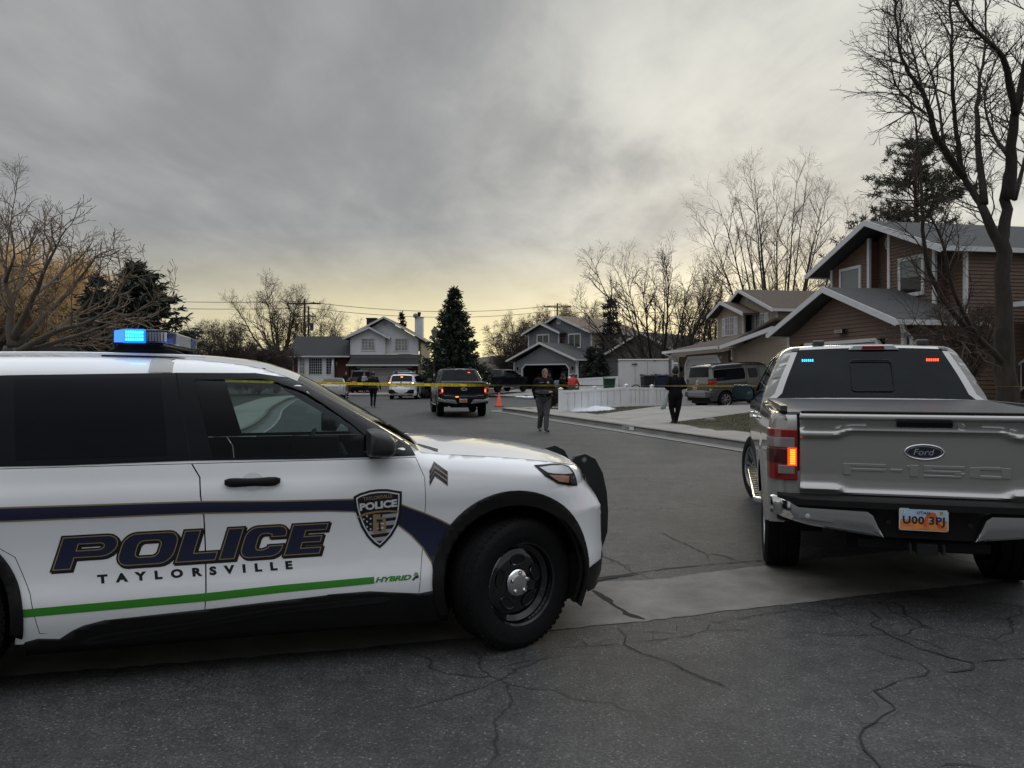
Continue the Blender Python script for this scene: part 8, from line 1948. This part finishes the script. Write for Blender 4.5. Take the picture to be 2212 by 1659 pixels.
# officer walking away
def off2(root, J, f, side, hd):
    m = MB(); m.box(-.20, .20, -.155, .19, 1.16, 1.49); m.build('vest', cloth('vest_navy', (.012, .013, .018)), root, bevel=.05, seg=3)
    m = MB(); m.tube([(math.cos(a)*.205, math.sin(a)*.165, 1.02) for a in np.linspace(0, 6.283, 21)[:-1]], .032, 6, closed=True); m.box(-.27, -.20, -.06, .06, .84, 1.03); m.box(.20, .25, -.05, .05, .92, 1.04); m.build('duty_belt', mat('belt_leather', (.008, .008, .008)), root)
    for s_ in (-1, 1): m = MB(); m.box(*sorted((s_*.255, s_*.268)), -.04, .04, 1.33, 1.42); m.build('shoulder_patch', mat('patch_pale', (.25, .25, .26), .7), root)
J2 = pose(elbL=(.27, .06, 1.18), wriL=(.30, .02, .93), elbR=(-.33, .05, 1.19), wriR=(-.37, -.06, .96), hanR=(-.38, -.10, .84), kneL=(.09, -.10, .50), ankL=(.08, -.02, .11), toeL=(.10, -.20, .05), kneR=(-.10, .02, .50), ankR=(-.08, .14, .13), toeR=(-.09, .03, .03))
g2 = gnd(806, 879.5); person('police officer in dark navy uniform and vest walking away down the street', (g2.x, g2.y, 0), R(183), J2, dict(belly=.165, chest=.175, thigh=.10), dict(shirt=NAVYC, trousers=NAVYC, skin=SKIN, shoes=SHOE), .018, DHAIR, off2, scale=1.0)
# woman in black walking away with a bag
def wom(root, J, f, side, hd):
    m = MB(); m.lathe([(.001, -.07), (.05, -.06), (.065, 0), (.05, .055), (.001, .07)], 'z', c=(hd.x, hd.y+.05, hd.z+.12), n=12); m.build('hair_bun', DHAIR, root, smooth=True)
J3 = pose(pelvis=(0, 0, .93), head=(.0, -.01, 1.66), necklow=(0, 0, 1.51), elbL=(.315, .06, 1.17), wriL=(.20, -.16, 1.10), hanL=(.12, -.24, 1.12), elbR=(-.315, .06, 1.17), wriR=(-.20, -.16, 1.10), hanR=(-.12, -.24, 1.10), kneL=(.11, -.05, .50), ankL=(.09, .07, .14), toeL=(.10, -.06, .05), kneR=(-.09, .0, .50), ankR=(-.03, -.02, .10), toeR=(-.03, -.18, .03), cuff=.55)
g3 = gnd(1459, 916, .14); person('woman in all black with cropped trousers walking away along the pavement', (g3.x, g3.y, .15), R(186), J3, dict(belly=.175, chest=.165, hip=.185, thigh=.125, knee=.085, ankle=.052, elb=.062, sho=.08), dict(shirt=BLKC, trousers=BLKC, skin=SKIN, shoes=mat('dark_trainer', (.02, .02, .022), .6)), .014, DHAIR, wom, scale=.955, hairlen=.6)
c = math.cos(R(186)); s_ = math.sin(R(186)); bg = thing('carrier_bag', 'pale plastic bag hanging at the left side of the woman in black', 'bag', (g3.x-.335, g3.y-.06, .80)); m = MB(); m.lathe([(.001, -.22), (.07, -.20), (.10, -.10), (.075, .06), (.03, .2), (.012, .30)], 'z', n=12); m.v = [(x*(1+.2*math.sin(z*19))+z*.32, y*.5, z) for x, y, z in m.v]; m.build('bag', mat('bag_plastic', (.30, .34, .35), .4, noise=.1, nscale=9), bg, smooth=True)
# pair by the white house
J4 = pose(elbL=(.27, -.08, 1.19), wriL=(.12, -.27, 1.16), hanL=(.02, -.33, 1.18), elbR=(-.27, -.05, 1.19), wriR=(-.10, -.27, 1.17), hanR=(.0, -.32, 1.18), head=(0, -.04, 1.68), face=(0, -.22, 1.60))
def clip_(root, J, f, side, hd): pass
person('officer in dark shirt and grey trousers writing on a clipboard by the white house entry', (px(746, 850, 63.5).x, 63.5, .16), R(70), J4, dict(), dict(shirt=NAVYC, trousers=GREYC, skin=SKIN, shoes=SHOE), .024, DHAIR, None, False)
cb = thing('clipboard', 'pale clipboard held by the officer near the white house', 'clipboard', (px(746, 850, 63.5).x+.33, 63.4, 1.33), R(70)); m = MB(); m.M = Matrix.Rotation(R(35), 4, 'X'); m.box(-.12, .12, -.01, .01, -.17, .17); m.M = None; m.build('board', mat('board_pale', (.25, .26, .27), .6), cb); m = MB(); m.M = Matrix.Rotation(R(35), 4, 'X'); m.box(-.04, .04, -.02, .02, .14, .18); m.M = None; m.build('clip', CHROME, cb)
J5 = pose(elbL=(.24, -.02, 1.19), wriL=(.08, -.20, 1.10), hanL=(.0, -.23, 1.1), elbR=(-.24, -.02, 1.19), wriR=(-.08, -.20, 1.08), hanR=(.02, -.22, 1.08), face=(-.15, -.12, 1.69))
person('woman in pale grey sweatshirt and black leggings standing by the dark off-roader', (px(787, 850, 63).x, 63.0, .16), R(-30), J5, dict(hip=.165, thigh=.10), dict(shirt=cloth('pale_sweat', (.24, .25, .29)), trousers=BLKC, skin=SKIN, shoes=mat('pale_shoe', (.2, .19, .18), .7)), .024, mat('fair_hair', (.16, .10, .055), .9), None, False, scale=.95)
# pair near the open garage
J6 = pose(pelvis=(0, .05, .90), belly=(0, -.02, 1.05), chest=(0, -.14, 1.25), necklow=(0, -.22, 1.38), head=(0, -.30, 1.50), face=(0, -.45, 1.42), shoL=(.19, -.15, 1.34), shoR=(-.19, -.15, 1.34), elbL=(.24, -.28, 1.12), wriL=(.16, -.42, .98), hanL=(.1, -.5, .95), elbR=(-.24, -.28, 1.12), wriR=(-.16, -.42, .98), hanR=(-.1, -.5, .95))
g6 = px(1207, 850, 43); person('dark-haired woman in black bending forward behind the fence end by the grey garage', (g6.x, g6.y, .05), R(75), J6, dict(), dict(shirt=BLKC, trousers=BLKC, skin=SKIN, shoes=SHOE), .024, DHAIR, None, False, hairlen=.5)
tw = thing('patterned_cloth', 'long teal and white patterned cloth draped over the bending woman', 'cloth', (g6.x-.28, g6.y-.02, 0)); m = MB(); V = []
for i in range(9):
    z = 1.36-1.05*i/8
    for j in range(5): V.append(((j-2)*.085+.22*(1-i/8)**1.5-.04*i/8*2, -.16-.03*math.sin(j*1.7+i), z))
m.add(V, [(i*5+j, i*5+j+1, (i+1)*5+j+1, (i+1)*5+j) for i in range(8) for j in range(4)]); o = m.build('cloth', mat('teal_print', (.30, .36, .38), .8, noise=.6, nscale=7, col2=(.05, .14, .19)), tw, smooth=True); md = o.modifiers.new('s', 'SOLIDIFY'); md.thickness = .02
J7 = pose(pelvis=(0, .10, .45), belly=(0, .06, .62), chest=(0, -.06, .85), necklow=(0, -.12, 1.0), head=(-.0, -.15, 1.15), face=(0, -.3, 1.08), shoL=(.2, -.07, .93), shoR=(-.2, -.07, .93), elbL=(.27, -.20, .72), wriL=(.2, -.38, .60), hanL=(.15, -.46, .57), elbR=(-.27, -.20, .72), wriR=(-.2, -.38, .60), hanR=(-.15, -.46, .57), hipL=(.12, .08, .42), hipR=(-.12, .08, .42), kneL=(.2, -.28, .50), kneR=(-.2, -.28, .50), ankL=(.2, -.12, .10), ankR=(-.2, -.12, .10), toeL=(.22, -.3, .04), toeR=(-.22, -.3, .04))
g7 = px(1236, 850, 41); person('grey-haired person in a red jacket crouching behind the low white fence', (g7.x, g7.y, .42), R(150), J7, dict(chest=.19, belly=.18), dict(shirt=cloth('red_jacket', (.42, .045, .035)), trousers=GREYC, skin=SKIN, shoes=SHOE), .022, GHAIR, None, False, scale=1.05)
# ================================================================= unseen houses, trees and shrubs added for windows and paint to reflect
for x, y, yaw, lab, mt in ((-16, -24, 172, 'unseen tan bungalow added behind the viewpoint for reflections', TS), (3, -27, 180, 'unseen grey bungalow added behind the viewpoint for reflections', GS), (21, -23, 190, 'unseen brown bungalow added behind the viewpoint for reflections', BS)):
    hh_ = House('bungalow', lab, 'house', (x, y), yaw); hh_.sid([[(-7, 0), (7, 0), (7, 2.9), (-7, 2.9)]], 0, mt); hh_.gable_y(-7.6, 2.8, 7.6, 2.8, 0, 5.2, -.5, 9, ROOFD); hh_.sid([[(-7, 2.9), (7, 2.9), (0, 5.0)]], 0, mt); hh_.window(-5, -3, 1, 2.2, 0); hh_.garage_door(1, 5.5, .05, 2.2, .0)
for x, y, h_, sd, lab in ((-7, -13, 8, 61, 'unseen bare tree added for reflections, behind and left of the viewpoint'), (-1.5, -16, 9, 62, 'unseen bare tree added for reflections, straight behind the viewpoint'), (6, -14, 8.5, 63, 'unseen bare tree added for reflections, behind and right of the viewpoint')):
    bare_tree(lab, fan(random.Random(sd), (x, y, 0), h_, 3.2, 9, .2, .22), sp_(n=[10, 6, 3], len=[1.8, .9, .4], r=[.035, .02, .014], rm=.012), sd, BARK, TWIG)
for x in (-12, -4.5, 2.5, 10): ball_bush('unseen rounded evergreen shrub added behind the viewpoint for reflections, number from the left '+{-12: 'one', -4.5: 'two', 2.5: 'three', 10: 'four'}[x], (x, -19, 0), 1.3, 1.7, int(70+x), OL, 1200)
bpy.context.view_layer.update()
